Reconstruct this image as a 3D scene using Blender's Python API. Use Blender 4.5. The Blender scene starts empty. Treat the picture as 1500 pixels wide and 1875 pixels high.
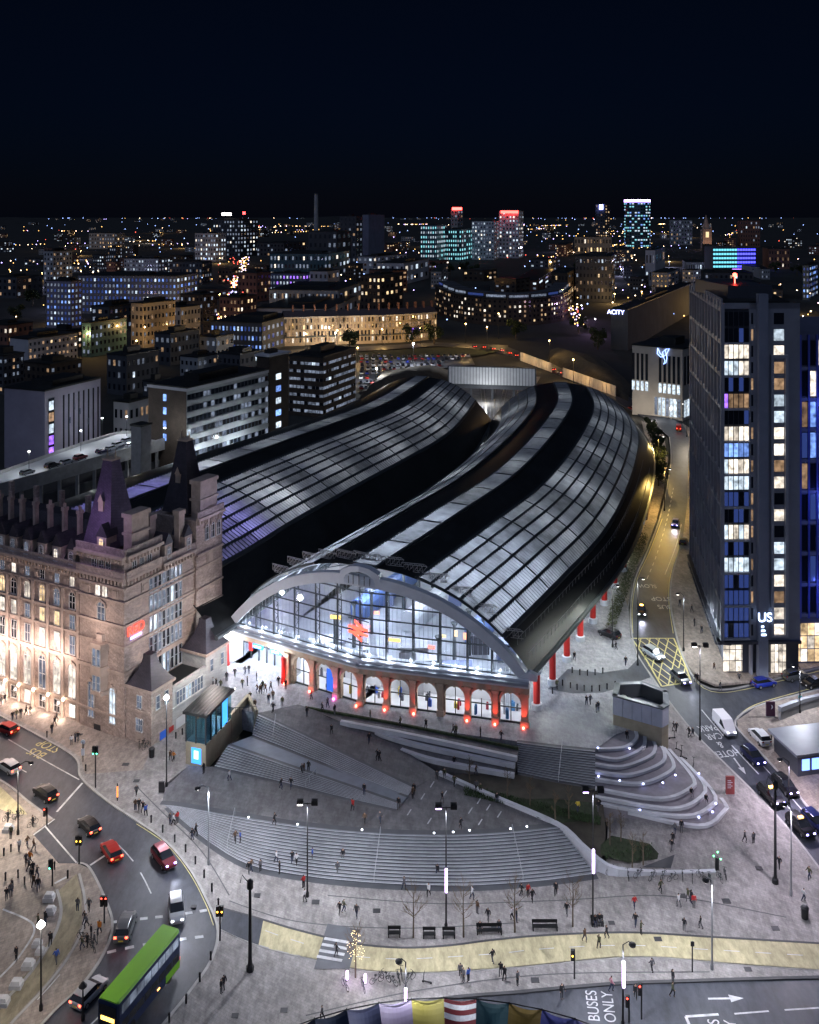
import bpy, bmesh, math, random
from mathutils import Vector, Matrix
RN = random.Random(11)
S = bpy.context.scene
COL = S.collection
# ---------------------------------------------------------------- camera, sky, sun, exposure
CAM_H, FOC, CXP, HZP = 84.0, 1750.0, 750.0, 395.0
cam = bpy.data.cameras.new('camera')
cam.sensor_fit = 'HORIZONTAL'; cam.sensor_width = 36.0
cam.lens = 36.0 * FOC / 1500.0
cam.shift_y = -(937.5 - HZP) / 1500.0
cam.clip_start = 1.0; cam.clip_end = 60000.0
co = bpy.data.objects.new('camera', cam); COL.objects.link(co)
co.location = (0, 0, CAM_H); co.rotation_euler = (math.radians(90), 0, 0)
S.camera = co
W = bpy.data.worlds.new('World'); S.world = W; W.use_nodes = True
nt = W.node_tree; bg = nt.nodes['Background']
sky = nt.nodes.new('ShaderNodeTexSky'); sky.sky_type = 'NISHITA'; sky.sun_disc = False
sky.sun_elevation = math.radians(-5.0); sky.sun_rotation = 0.0; sky.dust_density = .2; sky.ozone_density = 6.0
nt.links.new(sky.outputs[0], bg.inputs[0]); bg.inputs[1].default_value = 0.035
bg2 = nt.nodes.new('ShaderNodeBackground'); bg2.inputs[0].default_value = (.10, .38, .85, 1); bg2.inputs[1].default_value = .0027      # night airglow over the whole dome
ads = nt.nodes.new('ShaderNodeAddShader'); nt.links.new(bg.outputs[0], ads.inputs[0]); nt.links.new(bg2.outputs[0], ads.inputs[1]); nt.links.new(ads.outputs[0], nt.nodes['World Output'].inputs[0])
sl = bpy.data.lights.new('city_glow_fill', 'SUN'); sl.energy = 0.30; sl.angle = math.radians(120); sl.color = (0.52, 0.64, 1.0)  # broad fill sun added for soft city glow, not a real moon
so = bpy.data.objects.new('city_glow_fill', sl); COL.objects.link(so)
so.rotation_euler = (math.radians(38), 0, math.radians(-25)); so.location = (0, 0, 200)
S.view_settings.view_transform = 'Standard'; S.view_settings.look = 'None'
S.view_settings.exposure = 0.8; S.view_settings.gamma = 1.0
S.view_settings.use_curve_mapping = False
S.cycles.use_denoising = True
S.cycles.max_bounces = 5; S.cycles.diffuse_bounces = 2; S.cycles.glossy_bounces = 2
S.cycles.transmission_bounces = 2; S.cycles.transparent_max_bounces = 8
S.cycles.sample_clamp_indirect = 2.0; S.cycles.caustics_reflective = False; S.cycles.caustics_refractive = False

# ---------------------------------------------------------------- helpers
def ss(t):
    t = max(0.0, min(1.0, t)); return t * t * (3 - 2 * t)
def cl01(t): return max(0.0, min(1.0, t))
def lerp(a, b, t): return a + (b - a) * t
def P(px, py, z=0.0):
    """the point of the place at height z (number or surface) that the photo shows at px, py"""
    zz = z if not callable(z) else 0.0
    for _ in range(1 if not callable(z) else 14):
        k = (CAM_H - zz) / (py - HZP)
        x, y = (px - CXP) * k, FOC * k
        if callable(z): zz = lerp(zz, z(x, y), 0.8)
    return Vector((x, y, zz))
def zlow(x, y):
    return 2.0 * ss((-13 - x) / 22.0) + 5.0 * cl01((y - 112) / 58.0) * max(ss((x - 22) / 14.0), ss((y - 152) / 16.0) * ss((x + 5) / 12.0))
def zmid(x, y): return 2.0 + 0.8 * cl01((x + 35) / 35.0)

MATS = {}
def M(name, col=(.5, .5, .5), rough=.7, metal=0., emit=None, es=0., var=.18, scale=.35, bump=0., detail=4., lightsrc=False, brick=None, spec=.4):
    if name in MATS: return MATS[name]
    m = bpy.data.materials.new(name); MATS[name] = m; m.use_nodes = True
    n = m.node_tree.nodes; l = m.node_tree.links; b = n['Principled BSDF']
    b.inputs['Roughness'].default_value = rough; b.inputs['Metallic'].default_value = metal
    b.inputs['Specular IOR Level'].default_value = spec
    b.inputs['Base Color'].default_value = (*col, 1)
    if var > 0:
        tc = n.new('ShaderNodeTexCoord'); no = n.new('ShaderNodeTexNoise')
        no.inputs['Scale'].default_value = scale; no.inputs['Detail'].default_value = detail; no.inputs['Roughness'].default_value = .65
        l.new(tc.outputs['Object'], no.inputs['Vector'])
        mx = n.new('ShaderNodeMix'); mx.data_type = 'RGBA'
        mr = n.new('ShaderNodeMapRange'); mr.inputs[1].default_value = .3; mr.inputs[2].default_value = .7
        l.new(no.outputs['Fac'], mr.inputs[0]); l.new(mr.outputs[0], mx.inputs[0])
        mx.inputs[6].default_value = (*[c * (1 - var) for c in col], 1)
        mx.inputs[7].default_value = (*[min(1, c * (1 + var)) for c in col], 1)
        out = mx.outputs[2]
        if detail >= 7:
            nf_ = n.new('ShaderNodeTexNoise'); nf_.inputs['Scale'].default_value = scale * 9; nf_.inputs['Detail'].default_value = 5; nf_.inputs['Roughness'].default_value = .75
            mpf = n.new('ShaderNodeMapping'); mpf.inputs['Rotation'].default_value = (0, 0, .5); mpf.inputs['Scale'].default_value = (1, .35, 1)
            l.new(tc.outputs['Object'], mpf.inputs['Vector']); l.new(mpf.outputs[0], nf_.inputs['Vector'])
            mf = n.new('ShaderNodeMapRange'); mf.inputs[1].default_value = .35; mf.inputs[2].default_value = .65; mf.inputs[3].default_value = .72; mf.inputs[4].default_value = 1.25
            l.new(nf_.outputs['Fac'], mf.inputs[0]); mm = n.new('ShaderNodeMix'); mm.data_type = 'RGBA'; mm.blend_type = 'MULTIPLY'; mm.inputs[0].default_value = 1.0
            l.new(out, mm.inputs[6]); l.new(mf.outputs[0], mm.inputs[7]); out = mm.outputs[2]
        if brick:
            bw, bh, mort, rot = brick
            mp = n.new('ShaderNodeMapping'); mp.inputs['Rotation'].default_value = rot
            l.new(tc.outputs['Object'], mp.inputs['Vector'])
            br = n.new('ShaderNodeTexBrick'); br.inputs['Scale'].default_value = 1.0
            br.inputs['Brick Width'].default_value = bw; br.inputs['Row Height'].default_value = bh
            br.inputs['Mortar Size'].default_value = mort; br.inputs['Mortar Smooth'].default_value = .3
            br.inputs['Color1'].default_value = (.84, .84, .85, 1); br.inputs['Color2'].default_value = (1.08, 1.07, 1.05, 1); br.inputs['Mortar'].default_value = (.62, .62, .62, 1)
            l.new(mp.outputs[0], br.inputs['Vector'])
            m2 = n.new('ShaderNodeMix'); m2.data_type = 'RGBA'; m2.blend_type = 'MULTIPLY'; m2.inputs[0].default_value = 1.0
            l.new(out, m2.inputs[6]); l.new(br.outputs['Color'], m2.inputs[7]); out = m2.outputs[2]
        l.new(out, b.inputs['Base Color'])
        if bump:
            bp = n.new('ShaderNodeBump'); bp.inputs['Strength'].default_value = bump; bp.inputs['Distance'].default_value = .1
            n2 = n.new('ShaderNodeTexNoise'); n2.inputs['Scale'].default_value = scale * 12; n2.inputs['Detail'].default_value = 3
            l.new(tc.outputs['Object'], n2.inputs['Vector'])
            l.new(n2.outputs['Fac'], bp.inputs['Height']); l.new(bp.outputs[0], b.inputs['Normal'])
    if emit:
        b.inputs['Emission Color'].default_value = (*emit, 1); b.inputs['Emission Strength'].default_value = es
        m.cycles.emission_sampling = 'AUTO' if lightsrc else 'NONE'
    return m
def glassM(name, tint, alpha, rough=.05):
    """clear sheet glass: part see-through, part mirror"""
    if name in MATS: return MATS[name]
    m = bpy.data.materials.new(name); MATS[name] = m; m.use_nodes = True
    n = m.node_tree.nodes; l = m.node_tree.links; n.remove(n['Principled BSDF'])
    t = n.new('ShaderNodeBsdfTransparent'); t.inputs[0].default_value = (*tint, 1)
    g = n.new('ShaderNodeBsdfGlossy'); g.inputs['Roughness'].default_value = rough; g.inputs[0].default_value = (.6, .65, .7, 1)
    mx = n.new('ShaderNodeMixShader'); mx.inputs[0].default_value = alpha
    l.new(t.outputs[0], mx.inputs[1]); l.new(g.outputs[0], mx.inputs[2]); l.new(mx.outputs[0], n['Material Output'].inputs[0])
    return m
def frostM(name, col, tr=.6, var=.35, scale=.25):
    """roof glass: scatters light through and back, dirt patches; tone per panel imitates lights beneath"""
    if name in MATS: return MATS[name]
    m = bpy.data.materials.new(name); MATS[name] = m; m.use_nodes = True
    n = m.node_tree.nodes; l = m.node_tree.links; b = n['Principled BSDF']
    b.inputs['Roughness'].default_value = .35
    tc = n.new('ShaderNodeTexCoord'); no = n.new('ShaderNodeTexNoise'); no.inputs['Scale'].default_value = scale; no.inputs['Detail'].default_value = 6
    l.new(tc.outputs['Object'], no.inputs['Vector'])
    oi = n.new('ShaderNodeObjectInfo')
    ad = n.new('ShaderNodeMath'); ad.operation = 'MULTIPLY_ADD'; ad.inputs[1].default_value = .5; l.new(oi.outputs['Random'], ad.inputs[0]); l.new(no.outputs['Fac'], ad.inputs[2])  # brightness shifted panel by panel to suggest glints of lamps below
    mr = n.new('ShaderNodeMapRange'); mr.inputs[1].default_value = .4; mr.inputs[2].default_value = 1.1; l.new(ad.outputs[0], mr.inputs[0])
    mx = n.new('ShaderNodeMix'); mx.data_type = 'RGBA'; l.new(mr.outputs[0], mx.inputs[0])
    mx.inputs[6].default_value = (*[c * (1 - var) for c in col], 1); mx.inputs[7].default_value = (*[min(1, c * (1 + var)) for c in col], 1)
    l.new(mx.outputs[2], b.inputs['Base Color'])
    tl = n.new('ShaderNodeBsdfTranslucent'); l.new(mx.outputs[2], tl.inputs[0])
    ms = n.new('ShaderNodeMixShader'); ms.inputs[0].default_value = tr
    l.new(b.outputs[0], ms.inputs[1]); l.new(tl.outputs[0], ms.inputs[2]); l.new(ms.outputs[0], n['Material Output'].inputs[0])
    return m
def litM(name, col, s, vary=.7):
    """a lit room behind a window: uneven by room and across the pane"""
    if name in MATS: return MATS[name]
    m = bpy.data.materials.new(name); MATS[name] = m; m.use_nodes = True
    n = m.node_tree.nodes; l = m.node_tree.links; b = n['Principled BSDF']
    b.inputs['Base Color'].default_value = (.03, .035, .045, 1); b.inputs['Roughness'].default_value = .15
    b.inputs['Emission Color'].default_value = (*col, 1)
    tc = n.new('ShaderNodeTexCoord'); no = n.new('ShaderNodeTexNoise'); no.inputs['Scale'].default_value = .9; no.inputs['Detail'].default_value = 3
    gm = n.new('ShaderNodeNewGeometry'); l.new(gm.outputs['Position'], no.inputs['Vector'])
    oi = n.new('ShaderNodeObjectInfo')
    mr = n.new('ShaderNodeMapRange'); mr.inputs[1].default_value = .32; mr.inputs[2].default_value = .68; mr.inputs[3].default_value = 1 - vary; mr.inputs[4].default_value = 1 + vary * .6
    l.new(no.outputs['Fac'], mr.inputs[0])
    m2 = n.new('ShaderNodeMapRange'); m2.inputs[3].default_value = s * (1 - vary * .7); m2.inputs[4].default_value = s * (1 + vary * .5); l.new(oi.outputs['Random'], m2.inputs[0])
    mu = n.new('ShaderNodeMath'); mu.operation = 'MULTIPLY'; l.new(mr.outputs[0], mu.inputs[0]); l.new(m2.outputs[0], mu.inputs[1])
    l.new(mu.outputs[0], b.inputs['Emission Strength'])
    m.cycles.emission_sampling = 'NONE'
    return m

def tag(o, label=None, cat=None, group=None, kind=None):
    if label: o['label'] = label
    if cat: o['category'] = cat
    if group: o['group'] = group
    if kind: o['kind'] = kind
    return o
def empty(name, loc, label=None, cat=None, group=None, kind=None, rz=0.0):
    o = bpy.data.objects.new(name, None); COL.objects.link(o)
    o.location = loc; o.rotation_euler = (0, 0, rz); o.empty_display_size = .5
    return tag(o, label, cat, group, kind)
def attach(o, par, world=True):
    o.parent = par
    if world and par.type == 'EMPTY':
        o.matrix_parent_inverse = (Matrix.Translation(par.location) @ par.rotation_euler.to_matrix().to_4x4()).inverted()
    return o
def link(name, me, par=None, world=True, mats=None):
    o = bpy.data.objects.new(name, me); COL.objects.link(o)
    if par: attach(o, par, world)
    if mats:
        for i, m in enumerate(mats):
            o.material_slots[i].link = 'OBJECT'; o.material_slots[i].material = m
    return o
class Fr:
    """a wall's frame: u along the wall, d out of it, z up"""
    def __init__(s, o, u, flip=False, z0=0.0):
        s.o = Vector((o[0], o[1])); s.u = Vector((u[0], u[1])).normalized()
        s.n = Vector((s.u.y, -s.u.x)) * (-1 if flip else 1); s.z0 = z0
    def pt(s, u, d, z):
        q = s.o + s.u * u + s.n * d
        return Vector((q.x, q.y, z + s.z0))
    def at(s, px, d=0.0):
        """u where the wall crosses the photo column px"""
        a = (px - CXP) / FOC; o = s.o + s.n * d
        return (a * o.y - o.x) / (s.u.x - a * s.u.y)
    def zof(s, u, py, d=0.0):
        q = s.o + s.u * u + s.n * d
        return CAM_H - q.y / FOC * (py - HZP) - s.z0
    def mat(s, u=0, d=0, z=0):
        p = s.pt(u, d, z)
        return Matrix(((s.u.x, s.n.x, 0, p.x), (s.u.y, s.n.y, 0, p.y), (0, 0, 1, p.z), (0, 0, 0, 1)))
    def at_frame(s, u, d=0.0, dz=0.0):
        f = Fr((0, 0), (1, 0)); f.o = s.o + s.u * u + s.n * d; f.u = s.u.copy(); f.n = s.n.copy(); f.z0 = s.z0 + dz; return f
IDF = Fr((0, 0), (1, 0)); IDF.n = Vector((0, 1))
class MB:
    def __init__(s): s.v = []; s.f = []; s.m = []
    def poly(s, pts, m=0):
        b = len(s.v); s.v += [tuple(p) for p in pts]; s.f.append(tuple(range(b, b + len(pts)))); s.m.append(m)
        return s
    def box(s, fr, u0, u1, d0, d1, z0, z1, m=0, taper=0.0):
        b = len(s.v)
        for z, t in ((z0, 0), (z1, taper)):
            for u, d in ((u0 + t, d0 + t), (u1 - t, d0 + t), (u1 - t, d1 - t), (u0 + t, d1 - t)): s.v.append(tuple(fr.pt(u, d, z)))
        for q in ((0, 3, 2, 1), (4, 5, 6, 7), (0, 1, 5, 4), (1, 2, 6, 5), (2, 3, 7, 6), (3, 0, 4, 7)):
            s.f.append(tuple(b + i for i in q)); s.m.append(m)
        return s
    def prism(s, pts, z0, z1, m=0, mtop=None):
        """pts: plan polygon; z0/z1 number or per-point list"""
        n = len(pts); b = len(s.v)
        za = z0 if isinstance(z0, (list, tuple)) else [z0] * n
        zb = z1 if isinstance(z1, (list, tuple)) else [z1] * n
        for i in range(n): s.v.append((pts[i][0], pts[i][1], za[i]))
        for i in range(n): s.v.append((pts[i][0], pts[i][1], zb[i]))
        s.f.append(tuple(range(b, b + n))[::-1]); s.m.append(m)
        s.f.append(tuple(range(b + n, b + 2 * n))); s.m.append(m if mtop is None else mtop)
        for i in range(n):
            j = (i + 1) % n; s.f.append((b + i, b + j, b + n + j, b + n + i)); s.m.append(m)
        return s
    def tube(s, pts, r, n=6, m=0, caps=True):
        """pts: list of Vectors, r number or list"""
        rs = r if isinstance(r, (list, tuple)) else [r] * len(pts)
        pts = [Vector(p) for p in pts]; b = len(s.v)
        for i, p in enumerate(pts):
            t = (pts[min(i + 1, len(pts) - 1)] - pts[max(i - 1, 0)])
            t = t.normalized() if t.length > 1e-9 else Vector((0, 0, 1))
            a = Vector((1, 0, 0)) if abs(t.x) < .9 else Vector((0, 1, 0))
            e1 = t.cross(a).normalized(); e2 = t.cross(e1)
            for k in range(n):
                an = 2 * math.pi * k / n; s.v.append(tuple(p + (e1 * math.cos(an) + e2 * math.sin(an)) * rs[i]))
        for i in range(len(pts) - 1):
            for k in range(n):
                k2 = (k + 1) % n; s.f.append((b + i * n + k, b + i * n + k2, b + (i + 1) * n + k2, b + (i + 1) * n + k)); s.m.append(m)
        if caps:
            s.f.append(tuple(b + k for k in range(n))); s.m.append(m)
            s.f.append(tuple(b + (len(pts) - 1) * n + k for k in range(n))[::-1]); s.m.append(m)
        return s
    def lathe(s, c, prof, n=10, m=0):
        return s.tube([Vector((c[0], c[1], c[2] + z)) for r, z in prof], [max(r, 1e-3) for r, z in prof], n, m)
    def grid(s, rows, m=0, loop=False):
        b = len(s.v); w = len(rows[0])
        for r in rows: s.v += [tuple(p) for p in r]
        for i in range(len(rows) - 1):
            for j in range(w - 1): s.f.append((b + i * w + j, b + i * w + j + 1, b + (i + 1) * w + j + 1, b + (i + 1) * w + j)); s.m.append(m)
        return s
    def mesh(s, name, mats, smooth=False):
        me = bpy.data.meshes.new(name); me.from_pydata(s.v, [], s.f)
        for m in mats: me.materials.append(m)
        if len(mats) > 1: me.polygons.foreach_set('material_index', s.m)
        if smooth: me.polygons.foreach_set('use_smooth', [True] * len(s.f))
        me.update(); return me
    def build(s, name, mats, par=None, smooth=False, fix=True):
        me = s.mesh(name, mats if isinstance(mats, (list, tuple)) else [mats], smooth)
        if fix:
            bm = bmesh.new(); bm.from_mesh(me); bmesh.ops.recalc_face_normals(bm, faces=bm.faces); bm.to_mesh(me); bm.free()
        return link(name, me, par)
def kids(o): return [c for c in bpy.data.objects if c.parent is o]
def copytree(o, loc, rz, label=None, group=None, cat=None, kidmap=None, mats=None):
    """copy of a thing with its parts and sub-parts"""
    c = o.copy(); COL.objects.link(c); c.location = loc; c.rotation_euler = (0, 0, rz)
    tag(c, label, cat, group)
    for k in (kidmap or {}).get(o, []):
        d = k.copy(); COL.objects.link(d); d.parent = c
        if mats and k.name.split('.')[0] in mats:
            d.material_slots[0].link = 'OBJECT'; d.material_slots[0].material = mats[k.name.split('.')[0]]
        for g in (kidmap or {}).get(k, []):
            e = g.copy(); COL.objects.link(e); e.parent = d
    return c
def light(loc, power, col, par=None, radius=.25, name='lamp_glow', spot=None, aim=None, blend=.6):
    l = bpy.data.lights.new(name, 'SPOT' if spot else 'POINT'); l.energy = power; l.color = col; l.shadow_soft_size = radius
    if spot: l.spot_size = math.radians(spot); l.spot_blend = blend
    o = bpy.data.objects.new(name, l); COL.objects.link(o); o.location = loc
    if spot and aim is not None: o.rotation_euler = (Vector(aim) - Vector(loc)).to_track_quat('-Z', 'Y').to_euler()
    if par: attach(o, par)
    return o
def resample(pts, n):
    """smooth curve through plan points, n+1 even stations"""
    pts = [Vector(p) for p in pts]; dense = []
    for i in range(len(pts) - 1):
        p0, p1, p2, p3 = pts[max(i - 1, 0)], pts[i], pts[i + 1], pts[min(i + 2, len(pts) - 1)]
        for k in range(24):
            t = k / 24
            dense.append(.5 * ((2 * p1) + (p2 - p0) * t + (2 * p0 - 5 * p1 + 4 * p2 - p3) * t * t + (3 * p1 - p0 - 3 * p2 + p3) * t ** 3))
    dense.append(pts[-1]); L = [0]
    for a, b in zip(dense, dense[1:]): L.append(L[-1] + (b - a).length)
    out = []; j = 0
    for i in range(n + 1):
        s = L[-1] * i / n
        while j < len(L) - 2 and L[j + 1] < s: j += 1
        out.append(dense[j].lerp(dense[j + 1], cl01((s - L[j]) / max(L[j + 1] - L[j], 1e-9))))
    return out
def curve_px(pts, z, n): return resample([P(x, y, z) for x, y in pts], n)
def ordinal(i): return ['first', 'second', 'third', 'fourth', 'fifth', 'sixth', 'seventh', 'eighth', 'ninth', 'tenth', 'eleventh', 'twelfth', 'thirteenth', 'fourteenth', 'fifteenth', 'sixteenth', 'seventeenth', 'eighteenth', 'nineteenth', 'twentieth'][i] if i < 20 else '%dth' % (i + 1)
# ================================================================ materials of the ground
mAsph = M('asphalt', (.05, .055, .07), .5, var=.3, scale=.12, bump=.15, detail=8)
mPave = M('granite_paving', (.265, .25, .245), .7, var=.3, scale=.16, detail=8, brick=(.7, .35, .014, (0, 0, .47)))
mPave2 = M('brown_paving', (.30, .255, .225), .7, var=.28, scale=.16, detail=8, brick=(.8, .4, .016, (0, 0, -.5)))
mPlaza = M('dark_granite', (.125, .122, .13), .65, var=.35, scale=.12, detail=8, brick=(1.2, .6, .014, (0, 0, .35)))
mFore = M('forecourt_paving', (.30, .30, .325), .55, var=.2, scale=.2, detail=8, brick=(1.0, .5, .012, (0, 0, .47)))
mStep = M('granite_step', (.215, .225, .25), .6, var=.25, scale=.5, detail=6)
mStepD = M('dark_nosing', (.075, .08, .09), .6, var=.2)
mKerb = M('granite_kerb', (.36, .35, .34), .7, var=.2, scale=.6)
mKerbD = M('dark_kerb', (.06, .06, .065), .7, var=.2)
mCyc = M('buff_surface', (.43, .385, .235), .75, var=.2, scale=.14, detail=8)
mWhite = M('white_road_paint', (.52, .53, .55), .6, var=.35, scale=.9, detail=6)
mYel = M('yellow_road_paint', (.62, .55, .24), .6, var=.2, scale=.8)
mEarth = M('dark_ground', (.028, .03, .028), .95, var=.4, scale=.01, detail=8)
mSoil = M('planting_soil', (.05, .045, .035), .95, var=.4, scale=.4)
mLawn = M('lawn', (.025, .035, .017), .95, var=.45, scale=.5, detail=8)
mConc = M('concrete', (.30, .30, .30), .8, var=.25, scale=.3, detail=6)
mTan = M('tan_stone', (.40, .35, .25), .8, var=.2, scale=.4)

def drape(name, pts, zf, mat, off=0.0, skirt=.35, step=2.0, par=None, label=None, cat='ground', kind='structure'):
    """a sheet that follows the lie of the land, with real edges"""
    f = zf if callable(zf) else (lambda x, y: zf)
    bm = bmesh.new()
    vs = [bm.verts.new((p[0], p[1], 0)) for p in pts]; bm.faces.new(vs)
    bmesh.ops.triangulate(bm, faces=bm.faces[:])
    if callable(zf) and step:
        xs = [p[0] for p in pts]; ys = [p[1] for p in pts]
        for ax, lo, hi in ((0, min(xs), max(xs)), (1, min(ys), min(max(ys), 180))):
            t = lo + step
            while t < hi:
                c = [0, 0, 0]; c[ax] = t; nrm = [0, 0, 0]; nrm[ax] = 1
                bmesh.ops.bisect_plane(bm, geom=bm.verts[:] + bm.edges[:] + bm.faces[:], plane_co=c, plane_no=nrm); t += step
    bmesh.ops.recalc_face_normals(bm, faces=bm.faces)
    if sum(fc.normal.z for fc in bm.faces) < 0: bmesh.ops.reverse_faces(bm, faces=bm.faces[:])
    for v in bm.verts: v.co.z = f(v.co.x, v.co.y) + off
    if skirt:
        ed = [e for e in bm.edges if e.is_boundary]
        r = bmesh.ops.extrude_edge_only(bm, edges=ed)
        for g in r['geom']:
            if isinstance(g, bmesh.types.BMVert): g.co.z -= skirt
    me = bpy.data.meshes.new(name); bm.to_mesh(me); bm.free(); me.materials.append(mat)
    o = link(name, me, par)
    if not par: tag(o, label, cat, None, kind)
    return o
def PL(lst, zf): return [P(x, y, zf) for x, y in lst]
def band(mb, pts, w, zf, off, m=0):
    """a painted line or kerb strip of width w along world points"""
    f = zf if callable(zf) else (lambda x, y: zf)
    L = []; Rr = []
    for i, p in enumerate(pts):
        t = pts[min(i + 1, len(pts) - 1)] - pts[max(i - 1, 0)]; t = Vector((t.x, t.y)).normalized(); nn = Vector((-t.y, t.x)) * w / 2
        for side, sg in ((L, 1), (Rr, -1)):
            x, y = p.x + nn.x * sg, p.y + nn.y * sg; side.append((x, y, f(x, y) + off))
    for i in range(len(pts) - 1): mb.poly([L[i], Rr[i], Rr[i + 1], L[i + 1]], m)
def kerb(name, lst, zf, par, w=.3, h=.02, mat=None, n=None):
    pts = curve_px(lst, zf, n or max(8, len(lst) * 6)); mb = MB()
    f = zf if callable(zf) else (lambda x, y: zf)
    L = []; Rr = []
    for i, p in enumerate(pts):
        t = pts[min(i + 1, len(pts) - 1)] - pts[max(i - 1, 0)]; t = Vector((t.x, t.y)).normalized(); nn = Vector((-t.y, t.x)) * w / 2
        L.append((p.x + nn.x, p.y + nn.y)); Rr.append((p.x - nn.x, p.y - nn.y))
    for i in range(len(pts) - 1):
        q = [L[i], Rr[i], Rr[i + 1], L[i + 1]]
        mb.prism(q, [f(*c) - .3 for c in q], [f(*c) + h for c in q])
    return mb.build(name, mat or mKerb, par)
def line(par, lst, zf, w=.15, off=.03, dash=None, mat=None, name='road_marking', n=24):
    pts = curve_px(lst, zf, n)
    if not dash:
        mb = MB(); band(mb, pts, w, zf, off); return mb.build(name, mat or mWhite, par, fix=False)
    L = sum((b - a).length for a, b in zip(pts, pts[1:])); k = max(1, int(L / sum(dash)))
    fine = resample(pts, k * 8)
    for i in range(k):
        a = fine[i * 8]; e = min(len(fine) - 1, i * 8 + max(1, round(8 * dash[0] / sum(dash))))
        mb = MB(); band(mb, [a, fine[(i * 8 + e) // 2], fine[e]] if e - i * 8 > 1 else [a, fine[e]], w, zf, off); mb.build(name, mat or mWhite, par, fix=False)
def roadtext(par, txt, px, py, zf, ang, size, stretch=1.6, mat=None, off=.035, spacing=1.0, z=None):
    c = bpy.data.curves.new('lettering', 'FONT'); c.body = txt; c.size = size; c.align_x = 'CENTER'; c.align_y = 'CENTER'; c.space_line = spacing; c.fill_mode = 'FRONT'
    t = bpy.data.objects.new('lettering', c); COL.objects.link(t)
    dg = bpy.context.evaluated_depsgraph_get(); me = bpy.data.meshes.new_from_object(t.evaluated_get(dg)); bpy.data.objects.remove(t)
    p = P(px, py, zf); f = zf if callable(zf) else (lambda x, y: zf)
    ca, sa = math.cos(ang), math.sin(ang)
    for v in me.vertices:
        x, y = v.co.x, v.co.y * stretch
        v.co.x, v.co.y = p.x + x * ca - y * sa, p.y + x * sa + y * ca; v.co.z = f(v.co.x, v.co.y) + off
    me.materials.clear(); me.materials.append(mat or mWhite)
    return link('lettering', me, par)

# ================================================================ the land
mb = MB(); xs = [-30000, -8000, -2000, -600, -250, -150, -100, -75, -50, -35, -25, -15, 0, 15, 25, 35, 50, 75, 100, 150, 250, 600, 2000, 8000, 30000]
ys = [-2000, -300, 0, 40, 70, 90, 100, 110, 120, 130, 140, 150, 155, 160, 165, 170, 175, 200, 300, 500, 900, 1500, 2500, 4500, 8000, 15000, 40000]
mb.grid([[(x, y, lerp(zlow(x, y), 5.0, ss((y - (150 if x > -38 else 195)) / 22)) - .7) for x in xs] for y in ys])
tag(mb.build('ground', mEarth, fix=False), 'dark ground that the whole night city stands on', 'ground', None, 'structure')
# far hills on the horizon
for nm, y0, hh, lab in (('hills', 9000, 84, 'low dark hills along the horizon'),):
    mb = MB(); top = []; bot = []; back = []
    for i in range(61):
        x = -6000 + i * 200; h = hh * (.55 + .35 * math.sin(i * .21 + 1.1) * math.sin(i * .083) + .14 * math.sin(i * .77)) * (1.15 if x < -500 else .8)
        top.append((x, y0 + 700, 5 + h)); bot.append((x, y0, 4)); back.append((x, y0 + 1600, 4))
    mb.grid([bot, top, back]); tag(mb.build(nm, mEarth, smooth=True), lab, 'hills', None, 'structure')

zr = lambda x, y: zlow(x, y) - .12
# --- left road
RK = [(-120, 1255), (0, 1310), (83, 1353), (139, 1388), (149, 1424), (200, 1468), (255, 1505), (310, 1546), (352, 1598), (382, 1655), (397, 1692), (398, 1722), (385, 1762), (350, 1812), (295, 1880), (200, 1990)]
LK = [(-120, 1372), (0, 1428), (50, 1466), (96, 1500), (86, 1512), (60, 1528), (110, 1580), (142, 1580), (163, 1588), (190, 1640), (206, 1692), (190, 1745), (150, 1803), (95, 1855), (30, 1930), (-20, 1990)]
road = drape('lime_road', PL(RK, zlow) + PL(LK[::-1], zlow), zr, mAsph, label='dark curving asphalt road along the hotel and past the plaza', cat='road'); road.name = 'road'
kerb('kerb', RK, zlow, road); kerb('kerb', LK[:4], zlow, road); kerb('kerb', LK[7:], zlow, road)
line(road, [(15, 1354), (80, 1392), (145, 1428)], zr, .2)
line(road, [(104, 1487), (151, 1434)], zr, .3); line(road, [(165, 1585), (192, 1567)], zr, .3)
line(road, [(-100, 1365), (0, 1392), (44, 1412), (72, 1430)], zr, .15, dash=(3.2, 3.0))
line(road, [(217, 1548), (240, 1572), (265, 1612), (288, 1662)], zr, .16, dash=(3.4, 2.4))
line(road, [(60, 1530), (100, 1500)], zr, .25); line(road, [(83, 1514), (140, 1580)], zr, .2)
line(road, [(200, 1690), (250, 1684), (320, 1676), (392, 1665)], zr, .42, dash=(.8, .9))
line(road, [(196, 1745), (250, 1733), (320, 1722), (388, 1713)], zr, .42, dash=(.8, .9))
line(road, [(165, 1878), (205, 1840)], zr, .18)
line(road, [(250, 1509), (306, 1548), (347, 1599), (377, 1656), (391, 1695)], zr, .1, mat=mYel)
roadtext(road, 'BUS\nSTOP', 79, 1373, zr, math.radians(180 - 30), 1.9, 1.25, mYel, spacing=.95)
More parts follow.
